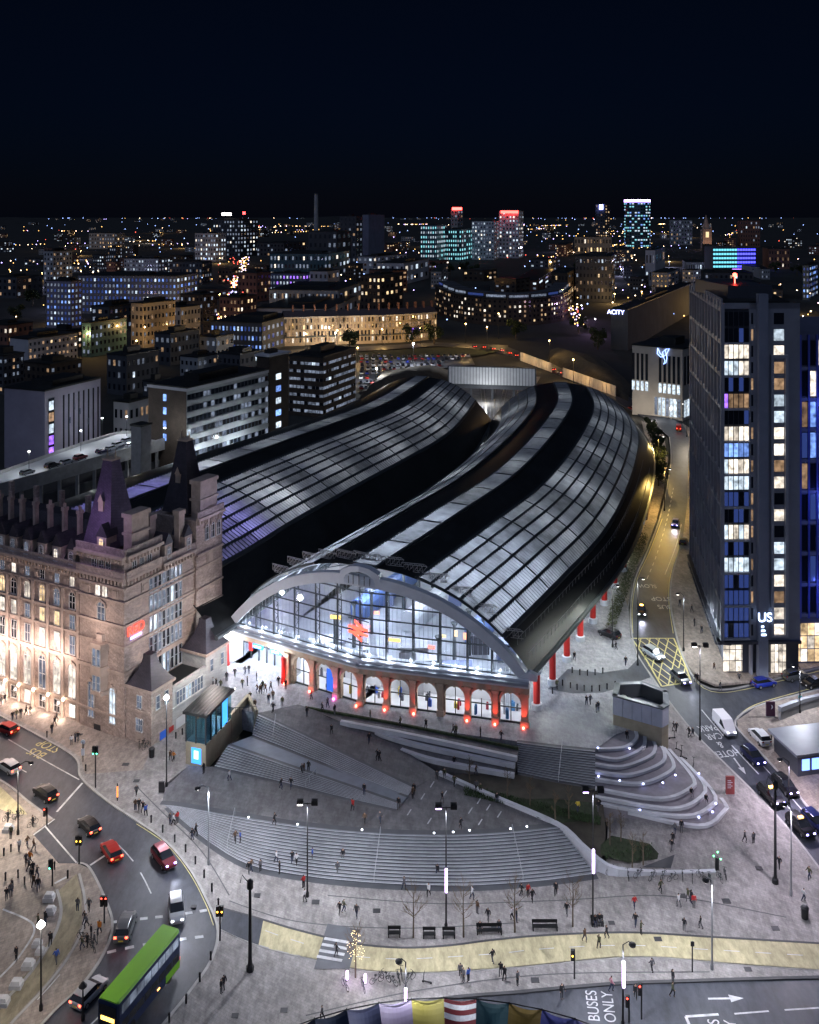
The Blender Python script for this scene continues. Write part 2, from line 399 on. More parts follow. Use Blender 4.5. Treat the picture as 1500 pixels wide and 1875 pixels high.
# --- bottom road
BK = [(520, 1935), (640, 1880), (790, 1832), (950, 1816), (1120, 1801), (1250, 1796), (1380, 1792), (1600, 1787)]
road2 = drape('road', PL(BK, zlow) + PL([(1600, 2050), (520, 2050)], zlow), zr, mAsph, label='blue grey bus road in front of the buff cycle track', cat='road')
kerb('kerb', BK, zlow, road2, mat=mKerbD, w=.4)
roadtext(road2, 'BUSES\nONLY', 1101, 1843, zr, math.radians(85), 1.5, 1.15, spacing=.98)
roadtext(road2, 'BUSES\nONLY', 1330, 1898, zr, math.radians(85), 1.5, 1.15, spacing=.98)
mb = MB(); a = P(1297, 1829, zr); e = P(1362, 1828, zr); d = (e - a).normalized(); nn = Vector((-d.y, d.x, 0)); up = Vector((0, 0, .008))
mb.poly([a + nn * .12 + up, a - nn * .12 + up, e - d * 1.2 - nn * .12 + up, e - d * 1.2 + nn * .12 + up]); mb.poly([e + up, e - d * 1.5 + nn * .5 + up, e - d * 1.5 - nn * .5 + up]); mb.build('road_marking', mWhite, road2, fix=False)
line(road2, [(1345, 1857), (1408, 1852)], zr, .2); line(road2, [(1437, 1850), (1500, 1846)], zr, .2)
line(road2, [(1256, 1862), (1316, 1858)], zr, .3); line(road2, [(1256, 1862), (1268, 1890)], zr, .3)
# --- right road
RL = [(1620, 1720), (1500, 1588), (1480, 1562), (1420, 1490), (1340, 1410), (1270, 1340), (1215, 1270), (1195, 1240), (1170, 1203), (1158, 1165), (1155, 1110), (1163, 1060), (1185, 1010), (1208, 950), (1222, 890), (1229, 840), (1226, 800), (1195, 772), (1150, 747), (1100, 718), (1040, 692), (985, 670), (940, 652), (900, 642)]
RR = [(925, 633), (985, 655), (1040, 676), (1100, 700), (1160, 730), (1210, 755), (1250, 776), (1262, 800), (1260, 860), (1259, 920), (1250, 990), (1232, 1050), (1228, 1100), (1236, 1150), (1250, 1200), (1275, 1245), (1310, 1262), (1370, 1255), (1500, 1222), (1640, 1190), (1640, 1228), (1500, 1262), (1385, 1293), (1348, 1318), (1352, 1335), (1400, 1385), (1450, 1440), (1500, 1500), (1660, 1670)]
road3 = drape('road', PL(RL, zlow) + PL(RR, zlow), zr, mAsph, label='side street climbing between the station shed and the glass tower', cat='road')
kerb('kerb', RL[:17], zlow, road3); kerb('kerb', RR[10:20], zlow, road3); kerb('kerb', RR[20:], zlow, road3)
a, b_, c_, d_ = (1157, 1169), (1234, 1169), (1266, 1249), (1212, 1257)
def L2(p, q, t): return (lerp(p[0], q[0], t), lerp(p[1], q[1], t))
for p, q in ((a, b_), (b_, c_), (c_, d_), (d_, a)): line(road3, [p, q], zr, .28, mat=mYel, n=8)
for t in (.22, .44, .66, .88):
    line(road3, [L2(a, b_, t), L2(a, d_, t)], zr, .2, mat=mYel, n=8); line(road3, [L2(d_, c_, t), L2(b_, c_, t)], zr, .2, mat=mYel, n=8)
    line(road3, [L2(a, b_, 1 - t), L2(b_, c_, t)], zr, .2, mat=mYel, n=8); line(road3, [L2(a, d_, 1 - t), L2(d_, c_, t)], zr, .2, mat=mYel, n=8)
line(road3, [(1159, 1160), (1158, 1110), (1167, 1060), (1190, 1010), (1213, 950)], zr, .14, mat=mYel)
line(road3, [(1233, 1160), (1225, 1100), (1229, 1050), (1246, 1000)], zr, .14, mat=mYel)
line(road3, [(1252, 1205), (1277, 1250), (1312, 1268), (1372, 1261), (1500, 1229)], zr, .14, mat=mYel)
line(road3, [(1350, 1313), (1388, 1289), (1500, 1257)], zr, .14, mat=mYel)
line(road3, [(1185, 1060), (1203, 1015), (1222, 950), (1234, 890)], zr, .16, dash=(2, 2))
line(road3, [(1218, 1052), (1238, 1000), (1248, 960)], zr, .16)
line(road3, [(1285, 1300), (1340, 1365), (1410, 1440), (1480, 1520)], zr, .18, dash=(5, 2))
line(road3, [(1388, 1392), (1440, 1450), (1500, 1520)], zr, .15)
roadtext(road3, 'HOTEL\n&\nCAR\nPARK', 1313, 1356, zr, math.radians(180 + 9), 1.3, 1.6, spacing=1.0)
roadtext(road3, 'SLOW', 1184, 1073, zr, math.radians(172), 1.5, 1.8); roadtext(road3, 'BUS\nSTOP', 1214, 1104, zr, math.radians(176), 1.7, 1.7, spacing=1.4)
mb = MB(); a = P(1344, 1388, zr); e = P(1366, 1418, zr); d = (e - a).normalized(); nn = Vector((-d.y, d.x, 0)); up = Vector((0, 0, .01))
mb.poly([a + nn * .12 + up, a - nn * .12 + up, e - d - nn * .12 + up, e - d + nn * .12 + up]); mb.poly([e + up, e - d * 1.5 + nn * .45 + up, e - d * 1.5 - nn * .45 + up]); mb.build('road_marking', mWhite, road3, fix=False)
# --- lower plaza and pavements
STL = [(303, 1476), (330, 1499), (390, 1547), (460, 1586), (560, 1606), (650, 1616), (740, 1622), (830, 1624), (900, 1622), (1000, 1614), (1090, 1602)]   # foot of the lower steps
STU = [(298, 1472), (340, 1478), (420, 1492), (490, 1503), (560, 1513), (650, 1522), (740, 1527), (830, 1528), (900, 1525), (960, 1520), (1022, 1513)]     # head of the lower steps
low = PL([(-120, 1255), (-120, 1150), (-20, 1190), (60, 1220), (237, 1310), (277, 1345), (330, 1300), (366, 1285), (385, 1330), (352, 1398), (346, 1402), (298, 1440)], zlow) + curve_px(STL, zlow, 30) + PL([(1110, 1580), (1115, 1470), (1090, 1440), (1110, 1375), (1150, 1362), (1205, 1330), (1215, 1270), (1270, 1340), (1340, 1410), (1420, 1490), (1480, 1562), (1500, 1588), (1620, 1720), (1600, 1787), (1380, 1792), (1250, 1796), (1120, 1801), (950, 1816), (790, 1832), (640, 1880), (520, 1935), (480, 1990), (200, 1990)], zlow) + PL(RK[1:-1][::-1], zlow)
plaza = drape('plaza', low, zlow, mPave, label='pale granite paving of the lower plaza beside the roads', cat='paving')
hp = drape('pavement', PL([(-130, 1150), (-20, 1190), (60, 1220), (237, 1310), (277, 1340), (277, 1366), (262, 1410), (156, 1418), (147, 1386), (86, 1345), (0, 1302), (-120, 1247)], zlow), zlow, mPave2, .03, 0, label='brownish pavement in front of the sandstone hotel', cat='pavement')
isl = drape('pavement', PL([(-160, 1350), (0, 1429), (49, 1467), (95, 1501), (60, 1527), (108, 1581), (142, 1581), (162, 1589), (189, 1640), (205, 1692), (189, 1745), (149, 1803), (94, 1855), (29, 1930), (-20, 1990), (-300, 1990)], zlow), zlow, mPave2, .0, label='brownish pavement on the inner side of the road bend', cat='pavement')
drape('cycle_path', PL([(-100, 1402), (0, 1440), (40, 1478), (50, 1492), (20, 1490), (-100, 1440)], zlow), zlow, mCyc, .03, 0, par=isl)
drape('cycle_path', PL([(104, 1635), (140, 1600), (150, 1640), (150, 1690), (128, 1742), (85, 1800), (20, 1870), (-60, 1960), (-150, 1960), (-10, 1850), (60, 1770), (105, 1700), (112, 1665)], zlow), zlow, M('worn_buff', (.27, .235, .16), .8, var=.25, scale=.15, detail=8), .03, 0, par=isl)
kerb('kerb', [(104, 1630), (112, 1665), (105, 1700), (85, 1740), (45, 1795), (-10, 1850), (-80, 1905)], zlow, isl, w=.35, h=.1)
kerb('kerb', [(145, 1600), (155, 1645), (155, 1690), (130, 1745), (88, 1802), (20, 1875)], zlow, isl, w=.3, h=.05)
line(isl, [(110, 1785), (70, 1830), (20, 1880)], zlow, .12, .045, dash=(2, 1.6)); line(isl, [(5, 1665), (62, 1695), (40, 1745), (0, 1790)], zlow, .25, .02)
line(isl, [(100, 1618), (122, 1606)], zlow, .3, .012)
# cycle track in front
CU = [(408, 1664), (480, 1684), (590, 1715), (660, 1730), (740, 1736), (820, 1732), (900, 1722), (1000, 1713), (1150, 1708), (1300, 1716), (1500, 1728), (1620, 1738)]
CL = [(404, 1702), (470, 1730), (570, 1756), (650, 1775), (730, 1781), (800, 1781), (950, 1771), (1100, 1756), (1200, 1753), (1350, 1766), (1500, 1777), (1620, 1787)]
cu = curve_px(CU, zlow, 60); cd = curve_px(CL, zlow, 60)
drape('cycle_track', cu + cd[::-1], zlow, mCyc, .03, 0, label='buff surfaced cycle track with a dashed centre line', cat='cycle track')
ct = bpy.data.objects['cycle_track']
drape('dark_surface', cu[0:5] + cd[0:5][::-1], zlow, mAsph, .045, 0, par=ct)
zeb = PL([(600, 1692), (660, 1703), (640, 1775), (575, 1775)], zlow); drape('dark_surface', zeb, zlow, M('slate_slab', (.11, .115, .13), .7, var=.2), .045, 0, par=ct)
for i in range(4): line(ct, [(594 - i * 4.5, 1719 + i * 11), (640 - i * 4.5, 1727 + i * 11)], zlow, .42, .06, n=4, name='zebra_stripe')
line(ct, [(486, 1705), (535, 1722), (580, 1736)], zlow, .1, .06, dash=(1.6, 1.4)); line(ct, [(650, 1752), (740, 1757), (900, 1748), (1000, 1738), (1150, 1732), (1300, 1740), (1500, 1752)], zlow, .1, .06, dash=(1.8, 1.6))
kerb('kerb', CU, zlow, ct, .28, .05, mKerbD, 60); kerb('kerb', CL, zlow, ct, .22, .03, mKerb, 60)
# --- mid plaza, ramp, forecourt
midp = curve_px(STU, zmid, 30) + PL([(1000, 1505), (805, 1418)], zmid) + PL([(757, 1443), (745, 1462), (728, 1478), (560, 1440), (393, 1404), (345, 1402), (300, 1445)], zmid)
mid = drape('plaza', midp, zmid, mPlaza, label='dark granite middle terrace between the flights of steps', cat='paving')
for x, y in ((775, 1458), (792, 1436), (815, 1453), (836, 1432), (858, 1447), (878, 1466), (895, 1478), (915, 1491), (787, 1503), (750, 1487), (862, 1462 + 22), (880, 1505)):
    line(mid, [(x - 4, y + 6), (x + 3, y - 5)], zmid, .16, .012, n=2, name='inlaid_strip')
Zf = 5.0
BPT = Vector((-8.0, 154.5)); FR_ = Vector((18.2, 147.9)); FL_ = Vector((-32.0, 168.6))
fore = drape('forecourt', PL([(384, 1262), (372, 1282), (470, 1306), (545, 1290), (560, 1294), (800, 1338), (945, 1357), (1090, 1372), (1128, 1345), (1205, 1318), (1210, 1262), (1190, 1236), (1166, 1203), (1155, 1165), (1151, 1110), (1159, 1060), (1181, 1010), (1204, 950), (1150, 940)], Zf) + [Vector((20, 165, 0)), Vector((-28, 190, 0)), Vector((-36, 172, 0))], Zf, mFore, 0, 3.2, label='pale paved station forecourt and its side apron', cat='forecourt')
drape('service_lane', PL([(1003, 1262), (1050, 1270), (1105, 1268), (1160, 1252), (1192, 1240), (1170, 1205), (1150, 1225), (1100, 1232), (1040, 1225)], Zf), Zf, mAsph, .006, 0, par=fore)
rp = [(470, 1306, 5), (545, 1291, 5), (562, 1295, 5), (640, 1322, 4.3), (735, 1370, 3.5), (806, 1418, 2.85), (757, 1443, 2.85), (610, 1370, 3.95)]
mb = MB(); q = [P(x, y, z) for x, y, z in rp]; mb.poly([q[0], q[1], q[2]]); mb.poly([q[0], q[2], q[3], q[7]]); mb.poly([q[7], q[3], q[4]]); mb.poly([q[7], q[4], q[5], q[6]])
o = mb.build('ramp', mPlaza, fix=False); tag(o, 'dark paved ramp rising from the middle terrace to the forecourt', 'ramp', None, 'structure')

# ================================================================ steps
def stairs(name, label, topl, botl, zt, zb, n, base, zft=None, segs=24, edge=0.9, top_edge=True):
    """flight whose step lines run between a foot line and a head line given in the photo"""
    t = P(topl[len(topl) // 2][0], topl[len(topl) // 2][1], zt if not callable(zt) else zt)
    root = empty(name, t, label, 'steps')
    A = resample([Vector((x, y, 0)) for x, y in botl], segs); B = resample([Vector((x, y, 0)) for x, y in topl], segs)
    def z_at(p, f):
        za = zb(p.x, p.y) if callable(zb) else zb; zc = zt(p.x, p.y) if callable(zt) else zt
        return lerp(za, zc, f)
    lines = []
    pa = [P(a.x, a.y, zb) for a in A]; pb = [P(b.x, b.y, zt) for b in B]
    for i in range(n + 1): lines.append([pa[k].lerp(pb[k], i / n) for k in range(segs + 1)])
    for i in range(n):
        mb = MB(); lo, hi = lines[i], lines[i + 1]; fr = []
        for k in range(segs + 1):
            z = lerp(pa[k].z, pb[k].z, (i + 1) / n); zp = lerp(pa[k].z, pb[k].z, i / n) - .25
            back = (hi[k] - lo[k]) * 1.15; nose = (hi[k] - lo[k]) * .16
            fr.append([(lo[k].x, lo[k].y, zp), (lo[k].x, lo[k].y, z), (lo[k].x + nose.x, lo[k].y + nose.y, z), (lo[k].x + back.x, lo[k].y + back.y, z)])
        for k in range(segs):
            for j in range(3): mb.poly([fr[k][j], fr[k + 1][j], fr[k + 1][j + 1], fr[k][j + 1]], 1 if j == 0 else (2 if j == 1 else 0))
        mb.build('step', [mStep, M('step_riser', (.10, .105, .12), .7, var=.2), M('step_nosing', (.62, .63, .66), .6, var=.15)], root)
    if top_edge:
        mb = MB(); pts = pb; band(mb, [p + (pb[k] - pa[k]).normalized() * edge * .5 for k, p in enumerate(pts)], edge, (lambda x, y: (zt(x, y) if callable(zt) else zt)), .012)
        mb.build('edge_band', mStepD, root, fix=False)
        mb = MB(); band(mb, [p - (pb[k] - pa[k]).normalized() * edge * .5 for k, p in enumerate(pa)], edge, (lambda x, y: (zb(x, y) if callable(zb) else zb)), .012)
        mb.build('edge_band', mStepD, root, fix=False)
    return root
def railing(par, pts, h=1.0, mat=None, n_post=6, name='handrail', r=.035):
    mb = MB(); pts = [Vector(p) for p in pts]; mb.tube([p + Vector((0, 0, h)) for p in pts], r, 5)
    for i in range(n_post):
        t = i / (n_post - 1) * (len(pts) - 1); j = min(int(t), len(pts) - 2); p = pts[j].lerp(pts[j + 1], t - j)
        mb.tube([p, p + Vector((0, 0, h))], r * .8, 5)
    return mb.build(name, mat or M('steel_rail', (.45, .46, .48), .35, .8, var=0), par)
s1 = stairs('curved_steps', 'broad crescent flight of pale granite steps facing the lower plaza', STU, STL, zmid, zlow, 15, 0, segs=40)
for (a, b_) in (((430, 1492), (416, 1555)), ((697, 1527), (685, 1618)), ((938, 1522), (958, 1617))):
    railing(s1, [P(b_[0], b_[1], zlow), P(a[0], a[1], zmid)], .95, n_post=5)
mGl = M('white_marker_glow', (.9, .9, 1), emit=(.85, .9, 1), es=6)
for x, y in ((455, 1497), (545, 1510), (663, 1520), (795, 1526), (830, 1524), (860, 1521), (935, 1518), (965, 1514)):
    p = P(x, y, zmid); mb = MB(); mb.lathe(p, [(.12, 0), (.12, .08), (.02, .12)], 6); mb.build('marker_light', mGl, s1)
def zland(x, y): return lerp(3.6, 2.95, cl01((x + 29) / 27.0))
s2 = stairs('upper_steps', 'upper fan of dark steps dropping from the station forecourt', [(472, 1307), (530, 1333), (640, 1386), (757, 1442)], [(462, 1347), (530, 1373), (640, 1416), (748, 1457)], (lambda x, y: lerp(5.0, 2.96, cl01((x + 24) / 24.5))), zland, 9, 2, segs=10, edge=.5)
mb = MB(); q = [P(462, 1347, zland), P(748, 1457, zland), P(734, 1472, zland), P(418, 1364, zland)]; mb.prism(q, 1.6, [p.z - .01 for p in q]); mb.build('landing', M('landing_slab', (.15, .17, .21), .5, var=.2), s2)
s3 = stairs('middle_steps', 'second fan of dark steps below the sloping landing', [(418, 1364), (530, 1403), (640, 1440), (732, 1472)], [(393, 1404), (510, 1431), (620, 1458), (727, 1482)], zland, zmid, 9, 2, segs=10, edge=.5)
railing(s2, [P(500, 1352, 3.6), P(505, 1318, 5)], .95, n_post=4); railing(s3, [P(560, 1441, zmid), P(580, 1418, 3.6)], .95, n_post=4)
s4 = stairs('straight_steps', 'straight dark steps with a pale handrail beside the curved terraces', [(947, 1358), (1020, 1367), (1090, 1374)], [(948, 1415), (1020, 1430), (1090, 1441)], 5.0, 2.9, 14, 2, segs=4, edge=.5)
railing(s4, [P(1023, 1432, 2.9), P(1030, 1366, 5)], .95, n_post=6, mat=M('pale_rail', (.75, .76, .78), .4, var=0))
# long planted benches on the slope in front of the station
ben = empty('terraced_seats', P(800, 1360, 4), 'long stepped granite seats with pale edges below the station arches', 'seating terrace')
mCurb = M('pale_granite_curb', (.52, .53, .56), .55, var=.15)
tl = [[(560, 1296), (750, 1330), (950, 1371)], [(624, 1321), (760, 1347), (947, 1387)], [(688, 1340), (770, 1364), (943, 1400)], [(735, 1372), (800, 1392), (942, 1418)]]
for i in range(3):
    z = 4.7 - i * .62
    A = curve_px(tl[i], z, 12); B = curve_px(tl[i + 1], z, 12); mb = MB(); poly = [(p.x, p.y) for p in A] + [(p.x, p.y) for p in B[::-1]]
    mb.prism(poly, z - 2.2, z); mb.build('seat_block', mPlaza, ben)
    mb = MB()
    for k in range(12):
        a, b_ = B[k], B[k + 1]; t = (b_ - a).normalized(); nn = Vector((-t.y, t.x, 0)) * .3
        q = [a - nn, b_ - nn, b_ + nn, a + nn]; mb.prism(q, z - .5, z + .14)
    mb.build('seat_edge', mCurb, ben)
    mb = MB()
    for k in range(12):
        a, b_ = A[k], A[k + 1]; t = (b_ - a).normalized(); nn = Vector((-t.y, t.x, 0)); q = [a - nn * .45, b_ - nn * .45, b_ - nn * .1, a - nn * .1]; mb.prism(q, z, z + .35)
    mb.build('hedge_strip', M('low_planting', (.03, .045, .02), .95, var=.5, scale=2), ben)
# round terraces
ter = empty('curved_terrace', P(1150, 1440, 2.5), 'tiers of rounded granite seats stepping down beside the side street', 'seating terrace')
Tz = [[(1095, 1373), (1144, 1370), (1168, 1354), (1167, 1338)], [(1090, 1385), (1134, 1391), (1178, 1372), (1184, 1350), (1178, 1340)], [(1090, 1400), (1142, 1405), (1196, 1384), (1202, 1362), (1190, 1346)], [(1090, 1414), (1154, 1420), (1212, 1400), (1220, 1378), (1204, 1354)], [(1090, 1428), (1174, 1436), (1230, 1414), (1236, 1396), (1218, 1368)], [(1090, 1445), (1210, 1464), (1268, 1444), (1272, 1424), (1228, 1372)], [(1090, 1460), (1230, 1482), (1288, 1460), (1290, 1432), (1240, 1378)], [(1095, 1472), (1250, 1496), (1306, 1476), (1310, 1452), (1256, 1392)], [(1150, 1488), (1282, 1514), (1328, 1488), (1330, 1470), (1276, 1410)]]
for i, t in enumerate(Tz):
    z = 4.9 - i * .38; c = curve_px(t, z, 22); mb = MB()
    poly = [(p.x, p.y) for p in c]
    back = [P(1165, 1330, z), P(1090, 1362, z)] if i < 5 else [P(1200, 1345, z), P(1090, 1400, z)]
    mb.prism(poly + [(p.x, p.y) for p in back], -.2, z); mb.build('terrace_tier', M('terrace_paving', (.22, .205, .225), .7, var=.25, scale=.4), ter)
    mb = MB()
    for k in range(22):
        a, b_ = c[k], c[k + 1]; tt = (b_ - a).normalized(); nn = Vector((-tt.y, tt.x, 0)); q = [a - nn * .02, b_ - nn * .02, b_ + nn * .5, a + nn * .5]; mb.prism(q, z - .28, z + .1)
    mb.build('tier_edge', mCurb, ter)
for x, y, i in ((1095, 1370, 0), (1153, 1371, 0), (1096, 1422, 4), (1135, 1430, 4), (1178, 1436, 4), (1214, 1434, 4), (1237, 1420, 4), (1172, 1484, 7), (1280, 1497, 8), (1305, 1487, 8), (1311, 1472, 7), (1280, 1417, 5)):
    p = P(x, y, 4.95 - i * .38); mb = MB(); mb.lathe(p, [(.13, 0), (.13, .1), (.02, .14)], 6); mb.build('marker_light', M('blue_marker_glow', (.5, .5, 1), emit=(.45, .5, 1), es=7), ter)
# planting bed
bed = empty('planting_bed', P(950, 1480, 2.5), 'triangular planting bed with grass and shrubs behind a pale low wall', 'planting bed')
bq = [(805, 1418, 2.85), (940, 1418, 2.9), (1090, 1442, 2.9), (1105, 1475, 2.2), (1110, 1530, 1.4), (1100, 1582, .9), (1022, 1513, 2.7), (905, 1462, 2.8)]
mb = MB(); q = [P(*b) for b in bq]; mb.poly([q[0], q[7], q[1]]); mb.poly([q[7], q[6], q[2], q[1]]); mb.poly([q[6], q[5], q[4], q[3], q[2]]); mb.build('soil', mSoil, bed, fix=False)
mb = MB(); mb.poly([P(985, 1498, 2.95), P(1030, 1507, 2.8), P(1100, 1500, 2.5), P(1088, 1470, 2.8), P(1010, 1462, 3.0), P(950, 1464, 3.0)]); mb.build('grass', mLawn, bed, fix=False)
mb = MB(); mb.poly([P(1085, 1560, 1.2), P(1150, 1580, .8), P(1215, 1572, .8), P(1190, 1545, 1.1), P(1120, 1530, 1.5)]); mb.build('grass', mLawn, bed, fix=False)
mb = MB(); mb.poly([P(1175, 1588, .9), P(1305, 1592, .6), P(1235, 1565, 1.0)]); mb.build('paving_wedge', M('black_slab', (.03, .032, .04), .5, var=.1), bed, fix=False)
def wall_along(par, name, pts, w, h, base, mat):
    mb = MB()
    for a, b_ in zip(pts, pts[1:]):
        t = Vector((b_.x - a.x, b_.y - a.y)).normalized(); nn = Vector((-t.y, t.x)) * w / 2
        q = [(a.x - nn.x, a.y - nn.y), (b_.x - nn.x, b_.y - nn.y), (b_.x + nn.x, b_.y + nn.y), (a.x + nn.x, a.y + nn.y)]
        mb.prism(q, base, [a.z + h, b_.z + h, b_.z + h, a.z + h])
    return mb.build(name, mat, par)
wall_along(bed, 'retaining_wall', resample([P(805, 1418, 2.85), P(905, 1462, 2.8), P(1022, 1513, 2.7), P(1065, 1550, 1.9), P(1110, 1588, .9), P(1150, 1598, .6), P(1230, 1602, .45), P(1310, 1600, .5)], 30), .55, .45, -.3, M('pale_wall_stone', (.45, .46, .5), .6, var=.2))
mb = MB(); rr = random.Random(3)
for i in range(2600):
    t = rr.random(); s_ = rr.random(); u = rr.random()
    if rr.random() < .93: p = P(lerp(850, 1100, t), lerp(lerp(1438, 1498, t), lerp(1452, 1508, t), s_) + 4 * s_, 2.9 - .2 * t)
    else: p = P(lerp(1110, 1195, t), lerp(1545, 1575, s_), 1.1)
    h = rr.uniform(.12, .45); a = rr.random() * 6.28; dx, dy = math.cos(a) * .09, math.sin(a) * .09; lx, ly = rr.uniform(-.25, .25), rr.uniform(-.25, .25)
    mb.poly([(p.x - dx, p.y - dy, p.z), (p.x + dx, p.y + dy, p.z), (p.x + lx, p.y + ly, p.z + h)])
tag(mb.build('shrub_leaves', M('shrub_leaf', (.03, .055, .02), .8, var=.5, scale=1.5), bed, fix=False), kind='stuff')

# drains and inspection covers let into the paving
rr = random.Random(55)
for i, (x, y) in enumerate(((148, 1345), (230, 1400), (345, 1430), (470, 1640), (578, 1652), (690, 1668), (905, 1700), (1120, 1690), (1205, 1720), (1330, 1650), (1390, 1590), (1250, 1640), (520, 1850), (430, 1860), (980, 1795), (1370, 1775), (700, 1850), (250, 1430), (1420, 1700), (355, 1660))):
    p = P(x, y, zlow); w = rr.uniform(.3, .5); mb = MB(); mb.box(IDF, p.x - w, p.x + w, p.y - w * .8, p.y + w * .8, p.z - .05, p.z + .035); mb.build('inspection_cover', M('iron_cover', (.06, .06, .065), .6, .4, var=.2), plaza)
for L in ([(600, 1640), (800, 1655), (1000, 1650), (1200, 1640), (1440, 1680)], [(420, 1650), (560, 1690), (740, 1700), (950, 1690)], [(560, 1860), (760, 1815), (1000, 1785), (1300, 1780)], [(250, 1440), (300, 1490), (370, 1560), (420, 1640)]):
    line(plaza, L, zlow, .16, .02, mat=M('drain_slot', (.09, .09, .095), .7, var=.2), name='drain_channel', n=40)
# ================================================================ the railway station
mSand = M('sandstone', (.40, .30, .215), .8, var=.28, scale=.5, detail=7, bump=.2, brick=(1.1, .42, .012, (math.pi / 2, 0, -.35)))
mSandT = M('sandstone_trim', (.46, .36, .27), .8, var=.2, scale=.7)
mWhiteP = M('white_paint', (.62, .65, .70), .4, var=.08, scale=.4)
mGreyP = M('grey_steel', (.30, .32, .36), .4, .3, var=.1)
mBlackR = M('black_roof', (.016, .018, .018), .45, var=.35, scale=.08, detail=8)
mSteelD = M('dark_steel', (.07, .08, .085), .5, .4, var=.1)
mRed = M('red_enamel', (.55, .035, .03), .35, var=.05)
mGlass = glassM('clear_glass', (.93, .96, 1), .10)
mRoofG = frostM('roof_glass', (.34, .35, .36), .55, .45, .4)
mFloorIn = M('pale_terrazzo', (.34, .35, .37), .35, var=.15, scale=.3)
mInWall = M('white_interior', (.72, .73, .76), .6, var=.06)
stn = empty('railway_station', (BPT.x, BPT.y, Zf), 'Victorian railway station with glazed fan gable and two long curving sheds', 'station')
dR = (FR_ - BPT).normalized(); dL = (FL_ - BPT).normalized(); LR = (FR_ - BPT).length; LLn = (FL_ - BPT).length
FRr = Fr(BPT, dR); FRl = Fr(BPT, -dL)
for f_ in (FRr, FRl):
    if f_.n.y > 0: f_.n = -f_.n
def WP(s, d, z):
    """point on the bent station front: s along, d out, z height"""
    if s >= 0: return FRr.pt(s, d, z)
    return FRl.pt(s, d, z)
ZC = 12.0                         # cornice
def arc_z(s, zc, zf, half):
    rise = zc - zf; Rr = (half * half + rise * rise) / (2 * rise)
    return zc - Rr + math.sqrt(max(Rr * Rr - min(abs(s), half) ** 2, 0))
def zin(s): return arc_z(s, 24.2, 12.6, 25.6)
def zout(s): return arc_z(s, 25.9, 12.6, 27.6)
NS = 64
# white arched gable frame
mb = MB(); rows = []
for i in range(NS + 1):
    t = -1 + 2 * i / NS; si = t * 25.6; so_ = t * 27.6
    a = [WP(si, .1, zin(si)), WP(si, .55, zin(si)), WP(so_, .55, zout(so_)), WP(so_, -.8, zout(so_))]
    rows.append(a)
mb.grid(rows); mb.build('gable_arch', mWhiteP, stn)
mb = MB()                                                        # raised centrepiece with a lunette
lun = [(-3.6, 25.2), (-3.3, 26.4), (-1.6, 27.3), (0, 27.6), (1.6, 27.3), (3.3, 26.4), (3.6, 25.2)]
inn = [(-2.7, 25.0), (-2.4, 25.7), (-1.2, 26.45), (0, 26.7), (1.2, 26.45), (2.4, 25.7), (2.7, 25.0)]
mb.grid([[WP(s, .6, z) for s, z in inn], [WP(s, .75, z) for s, z in inn], [WP(s, .75, z) for s, z in lun], [WP(s, -.8, z) for s, z in lun]])
mb.build('gable_crest', mWhiteP, stn)
mb = MB(); mb.poly([WP(s, .62, z) for s, z in inn[:4]] + [WP(0, .62, 24.6), WP(-2.7, .62, 24.4)]); mb.poly([WP(s, .62, z) for s, z in inn[3:]] + [WP(2.7, .62, 24.4), WP(0, .62, 24.6)]); o = mb.build('lunette', mGlass, stn)
mb = MB()
for s in (-1.8, -.9, 0, .9, 1.8): mb.tube([WP(s, .66, 24.5), WP(s * 1.0, .66, 25.4 + .9 * (1 - abs(s) / 2.7))], .06, 4)
mb.build('lunette_bar', mSteelD, o)
# feet of the gable
for sg in (-1, 1):
    mb = MB(); s0, s1_ = sg * 25.2, sg * 28.6
    q = [(s0, 12.3), (s1_, 12.3), (s1_, 13.1 if sg > 0 else 15.2), (sg * 27.4, 13.6 if sg > 0 else 14.2)]
    mb.poly([WP(s, .58, z) for s, z in q]); mb.poly([WP(s, -.6, z) for s, z in q])
    for a, b_ in zip(q, q[1:] + q[:1]): mb.poly([WP(a[0], .58, a[1]), WP(b_[0], .58, b_[1]), WP(b_[0], -.6, b_[1]), WP(a[0], -.6, a[1])])
    mb.build('gable_foot', mWhiteP, stn)
# fan window: panes, heavy mullions, transoms, fine bars
tz = [12.7, 14.6, 16.8, 19.0, 21.2, 23.2]
ms = [-25.0, -21.5, -17.6, -13.2, -8.8, -4.4, 0, 4.4, 8.8, 13.2, 17.6, 21.5, 25.0]
def cut(sa, sb, za, zb):
    pts = []
    n = 5
    for i in range(n + 1):
        s = lerp(sa, sb, i / n); pts.append((s, min(zb, zin(s))))
    pts = [(s, z) for s, z in pts if z > za + .02]
    if len(pts) < 2: return None
    return [(pts[0][0], za)] + pts + [(pts[-1][0], za)]
for i in range(len(ms) - 1):
    for j in range(len(tz)):
        z1 = tz[j + 1] if j + 1 < len(tz) else 24.3
        q = cut(ms[i], ms[i + 1], tz[j], z1)
        if q and ms[i] * ms[i + 1] >= 0:
            mb = MB(); e = -1e-4 if ms[i + 1] <= 0 else 1e-4
            mb.poly([WP(s + (e if s == 0 else 0), .02, z) for s, z in q]); mb.build('glass_pane', mGlass, stn)
